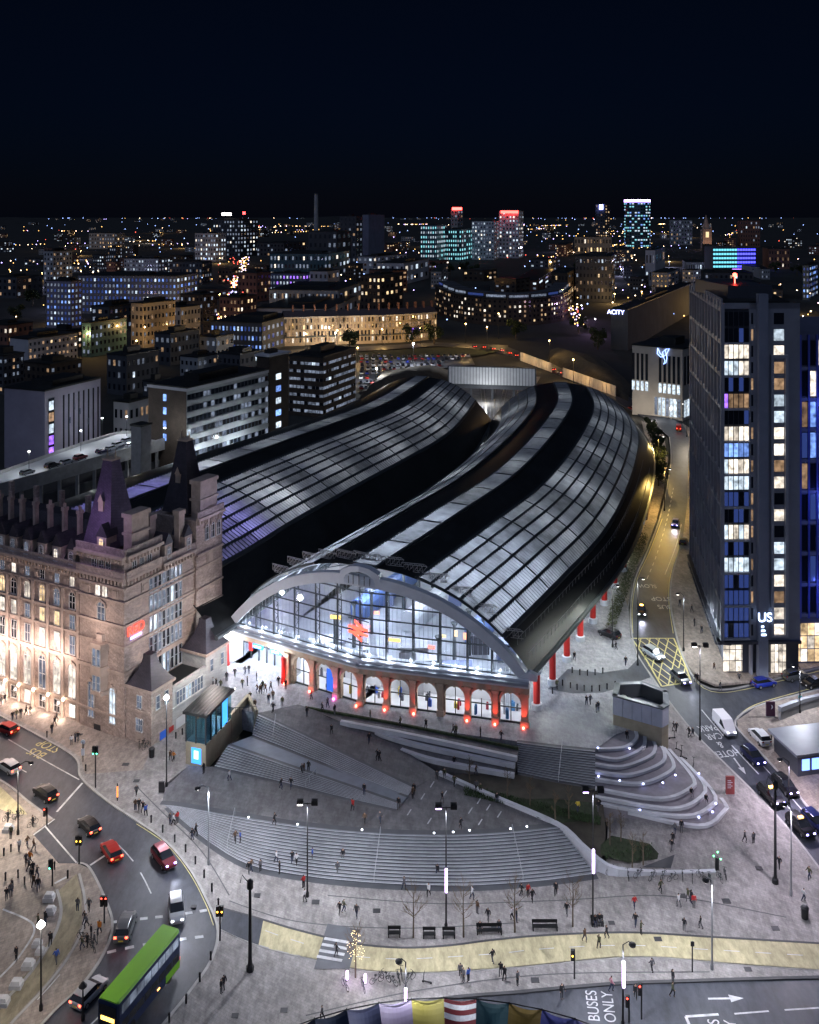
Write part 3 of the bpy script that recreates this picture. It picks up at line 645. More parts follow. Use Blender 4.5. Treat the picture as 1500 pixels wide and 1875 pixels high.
for s in ms[1:-1]:
    mb = MB(); mb.tube([WP(s, .0, 12.4), WP(s, .0, zin(s))], .17, 6); mb.tube([WP(s, -1.1, 12.4), WP(s, -1.1, zin(s))], .1, 5)
    z = 13.4; k = 0
    while z < zin(s) - 1:
        mb.tube([WP(s, 0 if k % 2 else -1.1, z), WP(s, -1.1 if k % 2 else 0, z + 1)], .05, 4); z += 1; k += 1
    mb.build('mullion', mSteelD, stn)
for z in tz:
    half = 25.6 * math.sqrt(max(0, 1 - ((z - 12.6) / 11.6) ** 1.15)) if z > 12.7 else 25.4
    while half > 1 and zin(half) < z: half -= .1
    mb = MB(); pts = [WP(-half + 2 * half * i / 24, .06, z) for i in range(25)]; mb.tube(pts, .12, 5); mb.build('transom', mSteelD, stn)
mb = MB(); s = -25.2
while s < 25.3:
    if zin(s) > 13.0: mb.tube([WP(s, .04, 12.5), WP(s, .04, zin(s))], .035, 3, caps=False)
    s += .73
tag(mb.build('glazing_bar', M('pale_glazing_bar', (.4, .43, .46), .4, .4, var=0), stn), kind='stuff')
# cornice and frieze
for nm, d0, d1, z0, z1, mt in (('frieze', .05, .5, 10.2, 11.3, mSandT), ('cornice', .05, 1.15, 11.3, 11.75, mWhiteP), ('cornice', .05, 1.5, 11.75, 12.15, mGreyP), ('sill_ledge', -1.2, .8, 12.15, 12.5, mWhiteP)):
    for f_, a, b_ in ((FRl, -28.4, 0.0), (FRr, 0.0, 27.4)):
        mb = MB(); mb.box(f_, a, b_ + (.25 if f_ is FRl else 0), d0, d1, z0, z1); mb.build(nm, mt, stn)
mUp = M('uplight_glow', (1, 1, 1), emit=(.8, .86, 1), es=6)
s = -23.4
while s < 24:
    p = WP(s, .55, 12.5); mb = MB(); mb.lathe(p, [(.16, 0), (.2, .25), (.05, .32)], 6); o = mb.build('uplight', mUp, stn)
    light(p + Vector((0, 0, .45)), 90, (.75, .83, 1), stn, .15, 'uplight_glow'); s += 3.55
# colonnade with nine arched shop windows (real openings)
def arch_wall(mb, P3, u0, u1, z0, z1, uc, w, zs, depth, m=0, n=10):
    """wall panel u0..u1 with a round-headed opening; P3(u, d, z)"""
    r = w / 2; a0, a1 = uc - r, uc + r
    arc = [(uc - r * math.cos(math.pi * i / n), zs + r * 1.05 * math.sin(math.pi * i / n)) for i in range(n + 1)]
    mb.poly([P3(u0, 0, z0), P3(a0, 0, z0), P3(a0, 0, zs), P3(u0, 0, zs)], m); mb.poly([P3(a1, 0, z0), P3(u1, 0, z0), P3(u1, 0, zs), P3(a1, 0, zs)], m)
    mb.poly([P3(u0, 0, zs), P3(a0, 0, zs), P3(a0, 0, z1), P3(u0, 0, z1)], m); mb.poly([P3(a1, 0, zs), P3(u1, 0, zs), P3(u1, 0, z1), P3(a1, 0, z1)], m)
    for (x0, y0), (x1, y1) in zip(arc, arc[1:]):
        mb.poly([P3(x0, 0, y0), P3(x1, 0, y1), P3(x1, 0, z1), P3(x0, 0, z1)], m); mb.poly([P3(x0, 0, y0), P3(x1, 0, y1), P3(x1, -depth, y1), P3(x0, -depth, y0)], m)
    for a in (a0, a1): mb.poly([P3(a, 0, z0), P3(a, 0, zs), P3(a, -depth, zs), P3(a, -depth, z0)], m)
    return arc
def s_at(px): return (FRr if FRr.at(px) >= 0 else FRl).at(px)
apx = [553, 595, 640, 685, 732, 782, 833, 881, 935]
acs = [s_at(p) for p in apx]
bnd = [s_at(528)] + [(a + b_) / 2 for a, b_ in zip(acs, acs[1:])] + [LR]
mArchG = glassM('shop_glass', (.95, .97, 1), .06)
mArchFr = M('window_frame_dark', (.05, .055, .06), .4, .3, var=0)
for i, sc_ in enumerate(acs):
    w = min(bnd[i + 1] - bnd[i] - 1.15, 3.3); bay = empty('shop_bay', WP(sc_, 0, Zf)); attach(bay, stn)
    # keep bays as meshes directly below the station
    bpy.data.objects.remove(bay)
    mb = MB(); u0, u1 = bnd[i], bnd[i + 1]
    arc = arch_wall(mb, WP, u0, u1, Zf, 10.2, sc_, w, 8.2, .7); wl = mb.build('arch_bay', mSand, stn)
    mb = MB(); r = w / 2
    for k in range(12):
        a0, a1 = math.pi * k / 12, math.pi * (k + 1) / 12
        q = [(sc_ - (r + g) * math.cos(a), 8.2 + (r + g) * 1.05 * math.sin(a)) for a, g in ((a0, 0.02), (a1, .02), (a1, .42), (a0, .42))]
        mb.poly([WP(x, .22, z) for x, z in q]); mb.poly([WP(q[3][0], .22, q[3][1]), WP(q[2][0], .22, q[2][1]), WP(q[2][0], 0, q[2][1]), WP(q[3][0], 0, q[3][1])]); mb.poly([WP(q[0][0], .22, q[0][1]), WP(q[1][0], .22, q[1][1]), WP(q[1][0], 0, q[1][1]), WP(q[0][0], 0, q[0][1])])
    f_ = FRr if sc_ > 0 else FRl
    mb.box(f_, sc_ - .22, sc_ + .22, .0, .38, 8.2 + r * 1.0, 8.75 + r * 1.05)
    mb.build('arch_moulding', mSandT, wl)
    mb = MB(); mb.poly([WP(x, -.55, z) for x, z in arc] + [WP(sc_ + r, -.55, Zf + .1), WP(sc_ - r, -.55, Zf + .1)]); mb.build('shop_glass', mArchG, wl)
    mb = MB(); mb.box(f_, sc_ - .06, sc_ + .06, -.6, -.46, Zf, 8.2 if i % 2 else 9.4); mb.box(f_, sc_ - r, sc_ + r, -.6, -.46, 7.3, 7.45); mb.box(f_, sc_ - r, sc_ + r, -.62, -.44, Zf, Zf + .25); mb.build('shop_frame', mArchFr, wl)
for i, b_ in enumerate(bnd):
    f_ = FRr if b_ > 0 else FRl; wd = .42 if i < len(bnd) - 1 else .55; b_ = b_ if i < len(bnd) - 1 else b_ - .3
    mb = MB(); mb.box(f_, b_ - wd, b_ + wd, .0, .5, Zf, 9.7); mb.box(f_, b_ - wd - .15, b_ + wd + .15, .0, .62, Zf, Zf + .9); mb.box(f_, b_ - wd - .15, b_ + wd + .15, 0, .66, 9.7, 10.2); mb.build('pilaster', mSandT, stn)
mRedG = M('red_uplight', (1, .2, .1), emit=(1, .1, .06), es=18); mPinkG = M('pink_uplight', (1, .2, .8), emit=(1, .08, .6), es=18)
for px in (527, 573, 617, 658, 707, 760, 857, 908, 960):
    s = s_at(px); pk = px == 617; p = WP(s, .95, Zf + .1)
    mb = MB(); mb.lathe(p, [(.16, -.1), (.16, .15), (.04, .2)], 6); mb.build('red_floor_light', mPinkG if pk else mRedG, stn)
    light(WP(s, 1.15, Zf + .3), 700 if px != 760 else 250, (1, .05, .35) if pk else (1, .07, .03), stn, .1, 'red_glow', 38, WP(s, .45, 9.0))
# shop interior behind the arches
mb = MB()
for f_, a, b_ in ((FRl, s_at(528), 0), (FRr, 0, LR - .3)):
    mb.box(f_, a, b_, -6.4, -6.2, Zf, 10.1); mb.box(f_, a, b_, -6.2, -.7, 10.0, 10.15); mb.box(f_, a, b_, -6.2, -.7, Zf + .0, Zf + .03)
mb.build('shop_interior', mInWall, stn)
cols = [(.05, .12, .5), (.7, .55, .05), (.5, .05, .08), (.1, .1, .12), (.1, .3, .6), (.6, .6, .62)]
rr = random.Random(5)
for i, sc_ in enumerate(acs):
    f_ = FRr if sc_ > 0 else FRl
    for k in range(3):
        u = sc_ + rr.uniform(-1.4, .8); d = rr.uniform(-4.8, -1.6); c = rr.randrange(6); hh = rr.uniform(.5, 1.5)
        mb = MB(); mb.box(f_, u, u + rr.uniform(.25, .6), d, d + .4, Zf + .05, Zf + hh); mb.box(f_, u + .05, u + .35, d + .1, d + .3, Zf + hh, Zf + hh + .25); mb.build('shop_display', M('display_%d' % c, cols[c], .4, var=0), stn)
    light(f_.pt(sc_, -3.0, 9.4), 230, (.95, .97, 1), stn, .5, 'shop_light')
f_ = FRl; u = s_at(600)
mb = MB(); mb.box(f_, u - .5, u + .9, -.5, -.42, Zf + .4, 9.0); mb.build('blue_banner', M('blue_banner', (.02, .07, .35), emit=(.03, .12, .6), es=.8), stn)
# main entrance at the hotel end
mEnt = M('lit_soffit', (.8, .82, .86), .5, var=.03)
u0, u1 = s_at(417), s_at(528)
mb = MB(); n = 14; arc = []
for i in range(n + 1):
    t = i / n; a = math.pi * t; arc.append((lerp(u0 + .6, u1 - .5, .5 - .5 * math.copysign(abs(math.cos(a)) ** .55, math.cos(a))), 8.0 + 2.0 * math.sin(a) ** .55))
for (x0, y0), (x1, y1) in zip(arc, arc[1:]):
    mb.poly([WP(x0, 0, y0), WP(x1, 0, y1), WP(x1, 0, 10.25), WP(x0, 0, 10.25)]); mb.poly([WP(x0, 0, y0), WP(x1, 0, y1), WP(x1, -4, y1), WP(x0, -4, y0)])
mb.box(FRl, u0 - .8, u0 + .6, -.4, .3, Zf, 10.2); mb.box(FRl, u1 - .5, u1 - .42, -4, 0, Zf, 8.0); mb.box(FRl, u0 + .52, u0 + .6, -4, 0, Zf, 8)
mb.build('entrance_arch', mEnt, stn)
for u in (u0 + .3, u1 - .6):
    mb = MB(); mb.lathe(FRl.pt(u, .5, Zf), [(.5, 0), (.5, .5), (.42, .5), (.42, 4.2)], 12); mb.build('red_column', mRed, stn)
for i in range(7):
    ua = lerp(u0 + .6, u1 - .5, i / 7); ub = lerp(u0 + .6, u1 - .5, (i + 1) / 7)
    mb = MB(); mb.box(FRl, ua + .06, ub - .06, -3.62, -3.58, Zf + .05, 9.6); o = mb.build('glass_screen', mArchG, stn)
    mb = MB(); mb.box(FRl, ua - .07, ua + .07, -3.75, -3.45, Zf, 9.7); mb.box(FRl, ua + .07, ub - .07, -3.7, -3.5, 7.55, 7.75); mb.build('screen_post', mSteelD, stn)
mBlueS = M('blue_sign', (.02, .1, .4), emit=(.04, .25, .9), es=1.6)
for t in (.32, .62):
    u = lerp(u0, u1, t); mb = MB(); mb.box(FRl, u - 1.1, u + 1.1, -3.3, -2.9, 7.4, 8.1); o = mb.build('entrance_sign', mBlueS, stn)
    mb = MB(); mb.box(FRl, u - .8, u + .8, -2.895, -2.88, 7.62, 7.9); mb.build('sign_strip', M('white_sign_glow', (.9, .9, .9), emit=(.8, .9, 1), es=2), o)
mb = MB(); mb.box(FRl, u0 + 2.2, u0 + 3.0, -3.3, -3.1, 6.6, 9.3); mb.build('red_panel', mRed, stn)
light(FRl.pt((u0 + u1) / 2, -1.6, 9.3), 700, (.86, .92, 1), stn, .6, 'entrance_light'); light(FRl.pt(u0 + 2.5, -6.5, 9.0), 900, (.86, .92, 1), stn, .5, 'entrance_light'); light(FRl.pt(u1 - 2.5, -6.5, 9.0), 900, (.86, .92, 1), stn, .5, 'entrance_light')
light(FRl.pt(u0 + 1.5, 1.8, 9.6), 1300, (.9, .94, 1), stn, .3, 'canopy_light'); light(FRl.pt(u1 - 2.0, 1.8, 9.6), 700, (.9, .94, 1), stn, .3, 'canopy_light')
# ---------------------------------------------------------------- sheds
def make_shed(cl, hl, hr, zc, ze, strips, bays, label, ridges=12, n=48, front=None):
    """strips: list of (u0, u1, count) of glazing; the rest of the arch is dark sheeting. hl/hr: half widths (start, end)"""
    st = resample([Vector((x, y, 0)) for x, y in cl], n)
    nr = []
    for i in range(n + 1):
        t = (st[min(i + 1, n)] - st[max(i - 1, 0)]).normalized(); nr.append(Vector((t.y, -t.x, 0)))
    def pt(t, u, dz=0.0):
        f = t * n; i = min(int(f), n - 1); g = f - i; c = st[i].lerp(st[i + 1], g); q = nr[i].lerp(nr[i + 1], g)
        h = lerp(hr[0], hr[1], t) if u >= 0 else lerp(hl[0], hl[1], t)
        z = arc_z(u * 27, zc, ze, 27.0); v = Vector((c.x + q.x * h * u, c.y + q.y * h * u, z + dz))
        if front and t < .3:
            h0 = hr[0] if u >= 0 else hl[0]; g0_ = front(u) - Vector((st[0].x + nr[0].x * h0 * u, st[0].y + nr[0].y * h0 * u)); k_ = (1 - t / .3) ** 2; v.x += g0_.x * k_; v.y += g0_.y * k_
        return v
    edges = sorted({-1.0, 1.0} | {e for a, b_, c in strips for e in (a, b_)})
    for a, b_ in zip(edges, edges[1:]):
        g = [s_ for s_ in strips if abs(s_[0] - a) < 1e-6 and abs(s_[1] - b_) < 1e-6]
        if not g:
            k = max(3, int((b_ - a) * 14)); mb = MB(); mb.grid([[pt(i / n, lerp(a, b_, j / k)) for j in range(k + 1)] for i in range(n + 1)]); mb.build('dark_roof_sheet', mBlackR, stn, smooth=True)
            continue
        cnt = g[0][2]
        for j in range(cnt):
            ua, ub = lerp(a, b_, j / cnt), lerp(a, b_, (j + 1) / cnt)
            for i in range(bays):
                mb = MB(); rows = []
                for k in range(ridges):
                    for fr_, dz in ((0, .0), (.3, .0), (.65, .34)): t = (i + (k + fr_) / ridges) / bays; rows.append([pt(t, lerp(ua, ub, .05), dz), pt(t, lerp(ua, ub, .95), dz)])
                t = (i + 1) / bays; rows.append([pt(t, lerp(ua, ub, .05), 0), pt(t, lerp(ua, ub, .95), 0)])
                mb.grid(rows); mb.m = [1 if q % 3 == 0 else 0 for q in range(len(mb.f))]; mb.build('roof_glass_panel', [mRoofG, mSteelD], stn, fix=False)
        for j in range(cnt + 1):
            u = lerp(a, b_, j / cnt); mb = MB(); w = .009 if j in (0, cnt) else .006
            mb.grid([[pt(i / n, u - w, .05), pt(i / n, u - w, .36), pt(i / n, u + w, .36), pt(i / n, u + w, .05)] for i in range(n + 1)]); mb.build('roof_rail', mSteelD, stn)
        for i in range(bays + 1):
            mb = MB(); t = min(max(i / bays, .0015), .9985); k = 6
            mb.grid([[pt(t - .0012, lerp(a, b_, j / k), .0), pt(t - .0012, lerp(a, b_, j / k), .3), pt(t + .0012, lerp(a, b_, j / k), .3), pt(t + .0012, lerp(a, b_, j / k), .0)] for j in range(k + 1)]); mb.build('roof_rib', mSteelD, stn)
    # end wall and eave gutters
    mb = MB(); k = 24; mb.grid([[pt(1, -1 + 2 * j / k), pt(1, -1 + 2 * j / k) - Vector((0, 0, 1.6))] for j in range(k + 1)]); mb.build('end_fascia', mBlackR, stn)
    for u in (-1, 1):
        mb = MB(); mb.tube([pt(i / n, u, -.1) for i in range(n + 1)], .45, 6); mb.build('eave_gutter', mSteelD, stn)
    # arched ribs under the roof
    for i in range(0, 7):
        mb = MB(); t = .02 + i * .055; mb.tube([pt(t, -1 + 2 * j / 20, -.7) for j in range(21)], .22, 5); mb.build('roof_truss', M('pale_truss', (.4, .43, .47), .5, var=.05), stn)
    return pt
CA = [(-7.4, 156.2), (7.3, 184), (21.4, 212), (36, 252), (47.6, 293), (51.5, 327)]
CB = [(-66, 180), (-57.6, 195.6), (-48.8, 214.5), (-32.4, 246), (-22.6, 264), (-8.7, 293), (4.5, 339)]
sA = make_shed(CA, (27.5, 24), (27.5, 26), 27.0, 12.6, [(-.84, -.36, 4), (-.09, .09, 1), (.33, .84, 6)], 15, 'near', front=lambda u: WP(u * 27.6, -.9, 0).xy)
sB = make_shed(CB, (34, 24), (38, 25), 27.0, 12.6, [(-.09, .09, 1), (.28, .78, 7)], 15, 'far')
# stepped walkway truss along the front edge of the near shed
def truss(par, pts, h, name='walkway_truss'):
    mb = MB(); pts = [Vector(p) for p in pts]
    for off in (Vector((0, 0, 0)), Vector((-.45, .9, 0))):
        mb.tube([p + off for p in pts], .07, 4); mb.tube([p + off + Vector((0, 0, h)) for p in pts], .07, 4)
        for a, b_ in zip(pts, pts[1:]):
            mb.tube([a + off, a + off + Vector((0, 0, h))], .05, 4); mb.tube([a + off, b_ + off + Vector((0, 0, h))], .045, 4)
    for p in pts: mb.tube([p + Vector((0, 0, h)), p + Vector((-.45, .9, h))], .05, 4)
    return mb.build(name, M('walkway_steel', (.5, .47, .42), .5, .3, var=.1), par)
us = [-.72, -.6, -.48, -.36, -.24, -.1, .08, .22, .36, .5, .64, .78, .93]
for a, b_ in zip(us, us[1:]):
    n = 5; z = (sA(.012, a).z + sA(.012, b_).z) / 2 + .1
    truss(stn, [Vector((*sA(.012, lerp(a, b_, i / n)).xy, z + .0)) for i in range(n + 1)], 1.1)
# rail and gangway along the right eave
pts = [sA(.01 + i * .02, .965, .3) for i in range(34)]; railing(stn, pts, 1.1, n_post=60, name='eave_railing'); pts = [sA(.01 + i * .02, .9, .3) for i in range(34)]; railing(stn, pts, 1.0, n_post=60, name='eave_railing')
# side arcade: red columns, lit glazed wall
for px, pb in ((983, 1298), (1012, 1253), (1038, 1210), (1063, 1173), (1086, 1140), (1107, 1107), (1126, 1075), (1143, 1046)):
    p = P(px, pb, Zf); mb = MB(); mb.lathe(p, [(.85, 0), (.85, .9), (.62, 1.0)], 14); o = mb.build('column_base', mWhiteP, stn)
    mb = MB(); mb.lathe(p, [(.56, 1.0), (.56, 5.6)], 14); mb.build('red_column', mRed, stn)
    mb = MB(); mb.lathe(p, [(.56, 5.6), (.8, 5.9), (.8, 6.3), (.5, 6.4), (.5, 8.2)], 14); mb.build('column_capital', mWhiteP, stn)
side = [sA(.012 + .035 * i, .82) for i in range(19)]
for i in range(18):
    a, b_ = side[i], side[i + 1]; t = Vector((b_.x - a.x, b_.y - a.y)); f_ = Fr((a.x, a.y), t); L = t.length
    if i < 12:
        mb = MB(); mb.box(f_, .1, L - .1, -.05, .0, Zf + .3, 11.5); mb.build('arcade_glass', mArchG, stn)
        mb = MB(); mb.box(f_, -.12, .12, -.15, .2, Zf, 12.5); mb.box(f_, L * .33 - .05, L * .33 + .05, -.1, .1, Zf, 12); mb.box(f_, L * .66 - .05, L * .66 + .05, -.1, .1, Zf, 12); mb.box(f_, .12, L, -.1, .12, 8.2, 8.5); mb.build('arcade_post', mWhiteP, stn)
    else:
        mb = MB(); mb.box(f_, 0, L, -.3, 0, Zf - 2, 13); mb.build('side_wall', mSand, stn)
for i in range(18, 60):
    pass
fw = [sA(.6 + .4 * i / 10, .97) for i in range(11)]
for a, b_ in zip(fw, fw[1:]):
    t = Vector((b_.x - a.x, b_.y - a.y)); f_ = Fr((a.x, a.y), t); mb = MB(); mb.box(f_, 0, t.length + .1, -.5, 0, 3, 12.6); mb.build('side_wall', mSand, stn)
lw = [sB(i / 12, -.985) for i in range(13)]
for a, b_ in zip(lw, lw[1:]):
    t = Vector((b_.x - a.x, b_.y - a.y)); f_ = Fr((a.x, a.y), t); mb = MB(); mb.box(f_, 0, t.length + .1, -.3, .3, 3, 12.6); mb.build('side_wall', mSand, stn)
for i, t in enumerate((.02, .1, .18, .26, .34, .42)): light(sA(t, .90) + Vector((0, 0, -3.6)), 650 if t < .3 else 600, (.93, 1, .93), stn, .3, 'arcade_light')
# concourse inside: floor, platforms, trains, lights
mb = MB(); rows = []
for i in range(13): rows.append([Vector((*sA(i / 12, -1).xy, Zf + .02)), Vector((*sA(i / 12, .82).xy, Zf + .02))])
mb.grid(rows); mb.build('concourse_floor', mFloorIn, stn)
mb = MB(); rows = []
for i in range(13): rows.append([Vector((*sB(i / 12, -1).xy, Zf + .02)), Vector((*sB(i / 12, 1).xy, Zf + .02))])
mb.grid(rows); mb.build('platform_floor', mFloorIn, stn)
for u, c in ((-.62, 0), (-.2, 1), (.28, 0), (.62, 1)):
    mb = MB(); rows = []
    for i in range(12):
        t = .14 + i * .07; ring = []
        for du, z in ((-.05, 5.2), (-.055, 7.6), (-.045, 8.6), (-.02, 9.0), (.02, 9.0), (.045, 8.6), (.055, 7.6), (.05, 5.2)): ring.append(Vector((*sA(min(t, .99), u + du).xy, z)))
        rows.append(ring)
    mb.grid(rows); mb.poly(rows[0]); mb.build('train_carriage', M('train_%d' % c, ((.1, .16, .35), (.5, .52, .55))[c], .3, var=.05), stn)
for x, y, z, w, h, c in ((615, 1130, 13.5, 3.2, 1.2, (1, .62, .12)), (722, 1172, 11, 3.4, 1.0, (1, .62, .1)), (690, 1122, 14, 1.6, 1.0, (1, .25, .1)), (852, 1165, 11, 1.0, 2.2, (1, .3, .1)), (812, 1165, 11, 1.6, .8, (1, .7, .2)), (835, 1160, 11.5, .8, 2.0, (.9, .5, .2)), (790, 1185, 9, 2.0, 1.2, (.9, .15, .1))):
    p = P(x, y, z); mb = MB(); f_ = FRr.at_frame(0); f_.o = Vector((p.x, p.y)); mb.box(f_, -w / 3.2, w / 3.2, -.1, .1, z - h / 4, z + h / 4); mb.build('departure_board', M('amber_%.2f_%.2f' % c[:2], (.1, .1, .1), emit=c, es=1.8), stn)
for t in (.06, .15, .26, .4, .56, .72, .88):
    for u in (-.55, -.05, .45):
        light(sA(t, u) + Vector((0, 0, -10.0 if t < .2 else -6.5)), 4200 if t < .2 else (1150 if t < .45 else 650), (.70, .80, 1) if t < .2 else (.84, .91, 1), stn, .5, 'shed_light')
        light(sB(t, u + .1) + Vector((0, 0, -6.5)), 2300 if t < .28 else 800, (.34, .30, 1) if t < .2 else (.88, .93, 1), stn, .5, 'shed_light')
p = WP(-14, -2, 22); mb = MB(); mb.lathe(WP(-18.6, -3.5, 18.2), [(.1, -.4), (.45, 0), (.1, .4)], 8); mb.build('floodlight', M('flood_glow', (1, 1, 1), emit=(.85, .9, 1), es=40), stn)
light(WP(-18.6, -3.0, 18.2), 500, (.75, .82, 1), stn, .3, 'flood_glow')
rr = random.Random(6)
for i in range(22):
    t = .05 + .035 * (i % 11); u = (-.42 if i < 11 else .32); p = sA(t, u); MB().lathe((p.x, p.y, Zf), [(.35, 0), (.3, 7.5), (.7, 8.2)], 8).build('platform_column', mSteelD, stn)
for i in range(14):
    p = sA(rr.uniform(.03, .3), rr.uniform(-.75, .7)); w = rr.uniform(1, 3); m_ = MB(); m_.box(IDF, p.x - w, p.x + w, p.y - 1.2, p.y + 1.2, Zf, Zf + rr.uniform(2.2, 3.2)); m_.box(IDF, p.x - w - .3, p.x + w + .3, p.y - 1.5, p.y + 1.5, Zf + 3.2, Zf + 3.5); m_.build('concourse_kiosk', M('kiosk_%d' % (i % 3), ((.1, .12, .2), (.3, .3, .32), (.05, .05, .06))[i % 3], .5, var=.1), stn)
for k in range(5):
    t = .04 + k * .05; a = sA(t, -.9, -1); pts = [sA(t, -.9 + 1.8 * j / 16) + Vector((0, 0, -2.6)) for j in range(17)]; m_ = MB(); m_.tube(pts, .1, 4)
    for j in range(16): m_.tube([pts[j], sA(t, -.9 + 1.8 * (j + .5) / 16) + Vector((0, 0, -.8))], .06, 3); m_.tube([sA(t, -.9 + 1.8 * (j + .5) / 16) + Vector((0, 0, -.8)), pts[j + 1]], .06, 3)
    m_.build('roof_truss', M('dark_truss', (.10, .115, .13), .5, var=.05), stn)
# red rail symbol hung in the fan window
sg = s_at(658); mb = MB(); f_ = FRl if sg < 0 else FRr
mRail = M('red_symbol', (.6, .03, .02), emit=(1, .07, .04), es=2.6)
def bar(a, b_, th):
    (x0, z0), (x1, z1) = a, b_; mb.poly([f_.pt(sg + x0, .35, z0 - th), f_.pt(sg + x1, .35, z1 - th), f_.pt(sg + x1, .35, z1 + th), f_.pt(sg + x0, .35, z0 + th)])
z0 = 17.0
for dz in (.42, -.42): bar((-1.9, z0 + dz), (1.9, z0 + dz), .22)
bar((-.7, z0 + 1.45), (1.0, z0 + .42), .26); bar((-1.0, z0 + .42), (1.0, z0 - .42), .26); bar((-1.0, z0 - .42), (.7, z0 - 1.45), .26)
o = mb.build('red_rail_symbol', mRail, stn)
mb = MB()
for dz in (-1.75, 1.75): mb.box(f_, sg - 2.0, sg + 2.0, .2, .3, z0 + dz - .06, z0 + dz + .06)
mb.build('symbol_rail', mSteelD, o)
# ================================================================ windows and walls used by many buildings
LIT = {'warm': litM('lit_warm', (1, .70, .38), .75), 'cool': litM('lit_cool', (.72, .86, 1), .7), 'white': litM('lit_white', (1, .88, .74), .85), 'blue': litM('lit_blue', (.22, .40, 1), .8), 'dim': litM('lit_dim', (.62, .74, 1), .16), 'violet': litM('lit_violet', (.35, .15, 1), 1.2), 'dimw': litM('lit_dim_warm', (1, .62, .35), .22), 'teal': litM('lit_teal', (.3, .8, .9), .6)}
mDarkG = M('dark_glass', (.012, .016, .026), .12, var=0, spec=.6)
mDarkG2 = M('blue_glass', (.012, .02, .05), .15, var=0, spec=.6, emit=(.05, .09, .35), es=.3)
LIT['dark'] = mDarkG; LIT['navy'] = mDarkG2
def pick(rr, w):
    ks = list(w); t = rr.random() * sum(w.values())
    for k in ks:
        t -= w[k]
        if t <= 0: return LIT[k]
    return LIT[ks[-1]]
UNIT = {}
def unit(name, key, fn, nm):
    if key not in UNIT: UNIT[key] = fn().mesh(name, [M('white_frame', (.55, .55, .56), .5, var=0)] * nm)
    return UNIT[key]
def place(name, me, fr, u, d, z, par, mats, sx=1, sz=1):
    o = bpy.data.objects.new(name, me); COL.objects.link(o)
    m = fr.mat(u, d, z) @ Matrix.Diagonal((sx, 1, sz, 1)); o.parent = par
    if par.type == 'EMPTY': m = Matrix.Translation(-par.location) @ m
    o.matrix_basis = m
    for i, x in enumerate(mats): o.material_slots[i].link = 'OBJECT'; o.material_slots[i].material = x
    return o
def rect_win(fr, u, z, w, h, par, pane, frame, bars=(1, 1), t=.07, d=.0, depth=.12):
    """window object: frame with bars; its pane is a sub-part"""
    def fb():
        m = MB(); f = IDF
        m.box(f, -w / 2 - t, -w / 2, -.1, depth, -t, h + t); m.box(f, w / 2, w / 2 + t, -.1, depth, -t, h + t); m.box(f, -w / 2, w / 2, -.1, depth, h, h + t); m.box(f, -w / 2 - t * .6, w / 2 + t * .6, -.1, depth + .08, -t * 1.3, 0)
        for i in range(bars[0]): x = -w / 2 + w * (i + 1) / (bars[0] + 1); m.box(f, x - t * .35, x + t * .35, -.05, depth * .7, 0, h)
        for i in range(bars[1]): y = h * (i + 1) / (bars[1] + 1); m.box(f, -w / 2, w / 2, -.05, depth * .6, y - t * .35, y + t * .35)
        return m
    me = unit('window', ('rf', round(w, 2), round(h, 2), bars, t, depth), fb, 1)
    def pb(): return MB().poly([(-w / 2, .03, 0), (w / 2, .03, 0), (w / 2, .03, h), (-w / 2, .03, h)])
    pm = unit('pane', ('rp', round(w, 2), round(h, 2)), pb, 1)
    o = place('window', me, fr, u, d, z, par, [frame])
    c = bpy.data.objects.new('pane', pm); COL.objects.link(c); c.parent = o
    c.material_slots[0].link = 'OBJECT'; c.material_slots[0].material = pane
    return o
def arch_win(fr, u, z, w, h, par, pane, frame, hood=True, hoodm=None, t=.1, d=.0):
    """round-headed window with its hood mould"""
    r = w / 2; n = 8
    def ring(g, y): return [(-r - g, y, 0)] + [(-(r + g) * math.cos(math.pi * i / n), y, h - r + (r + g) * math.sin(math.pi * i / n)) for i in range(n + 1)] + [(r + g, y, 0)]
    def fb():
        m = MB(); m.grid([ring(0, -.05), ring(0, .14), ring(t, .14), ring(t, -.05)]); f = IDF
        m.box(f, -.05, .05, -.02, .1, 0, h - .05); m.box(f, -r, r, -.02, .1, h - r - .06, h - r + .06); m.box(f, -r - t, r + t, -.05, .2, -.15, 0); m.box(f, -r, r, -.02, .08, (h - r) * .5 - .04, (h - r) * .5 + .04)
        return m
    def hb():
        m = MB(); m.grid([ring(t + .02, 0)[1:-1], ring(t + .02, .26)[1:-1], ring(t + .3, .26)[1:-1], ring(t + .3, 0)[1:-1]]); m.box(IDF, -.16, .16, 0, .36, h + .05, h + .55); return m
    def pb(): return MB().poly(ring(0, .03))
    k = (round(w, 2), round(h, 2))
    o = place('window', unit('window', ('af',) + k, fb, 1), fr, u, d, z, par, [frame])
    for nm, me, mt in [('pane', unit('pane', ('ap',) + k, pb, 1), pane)] + ([('hood_mould', unit('hood_mould', ('ah',) + k, hb, 1), hoodm)] if hood else []):
        c = bpy.data.objects.new(nm, me); COL.objects.link(c); c.parent = o; c.material_slots[0].link = 'OBJECT'; c.material_slots[0].material = mt
    return o
def bx(name, mat, par, fr, *a, **k): return MB().box(fr, *a, **k).build(name, mat, par)
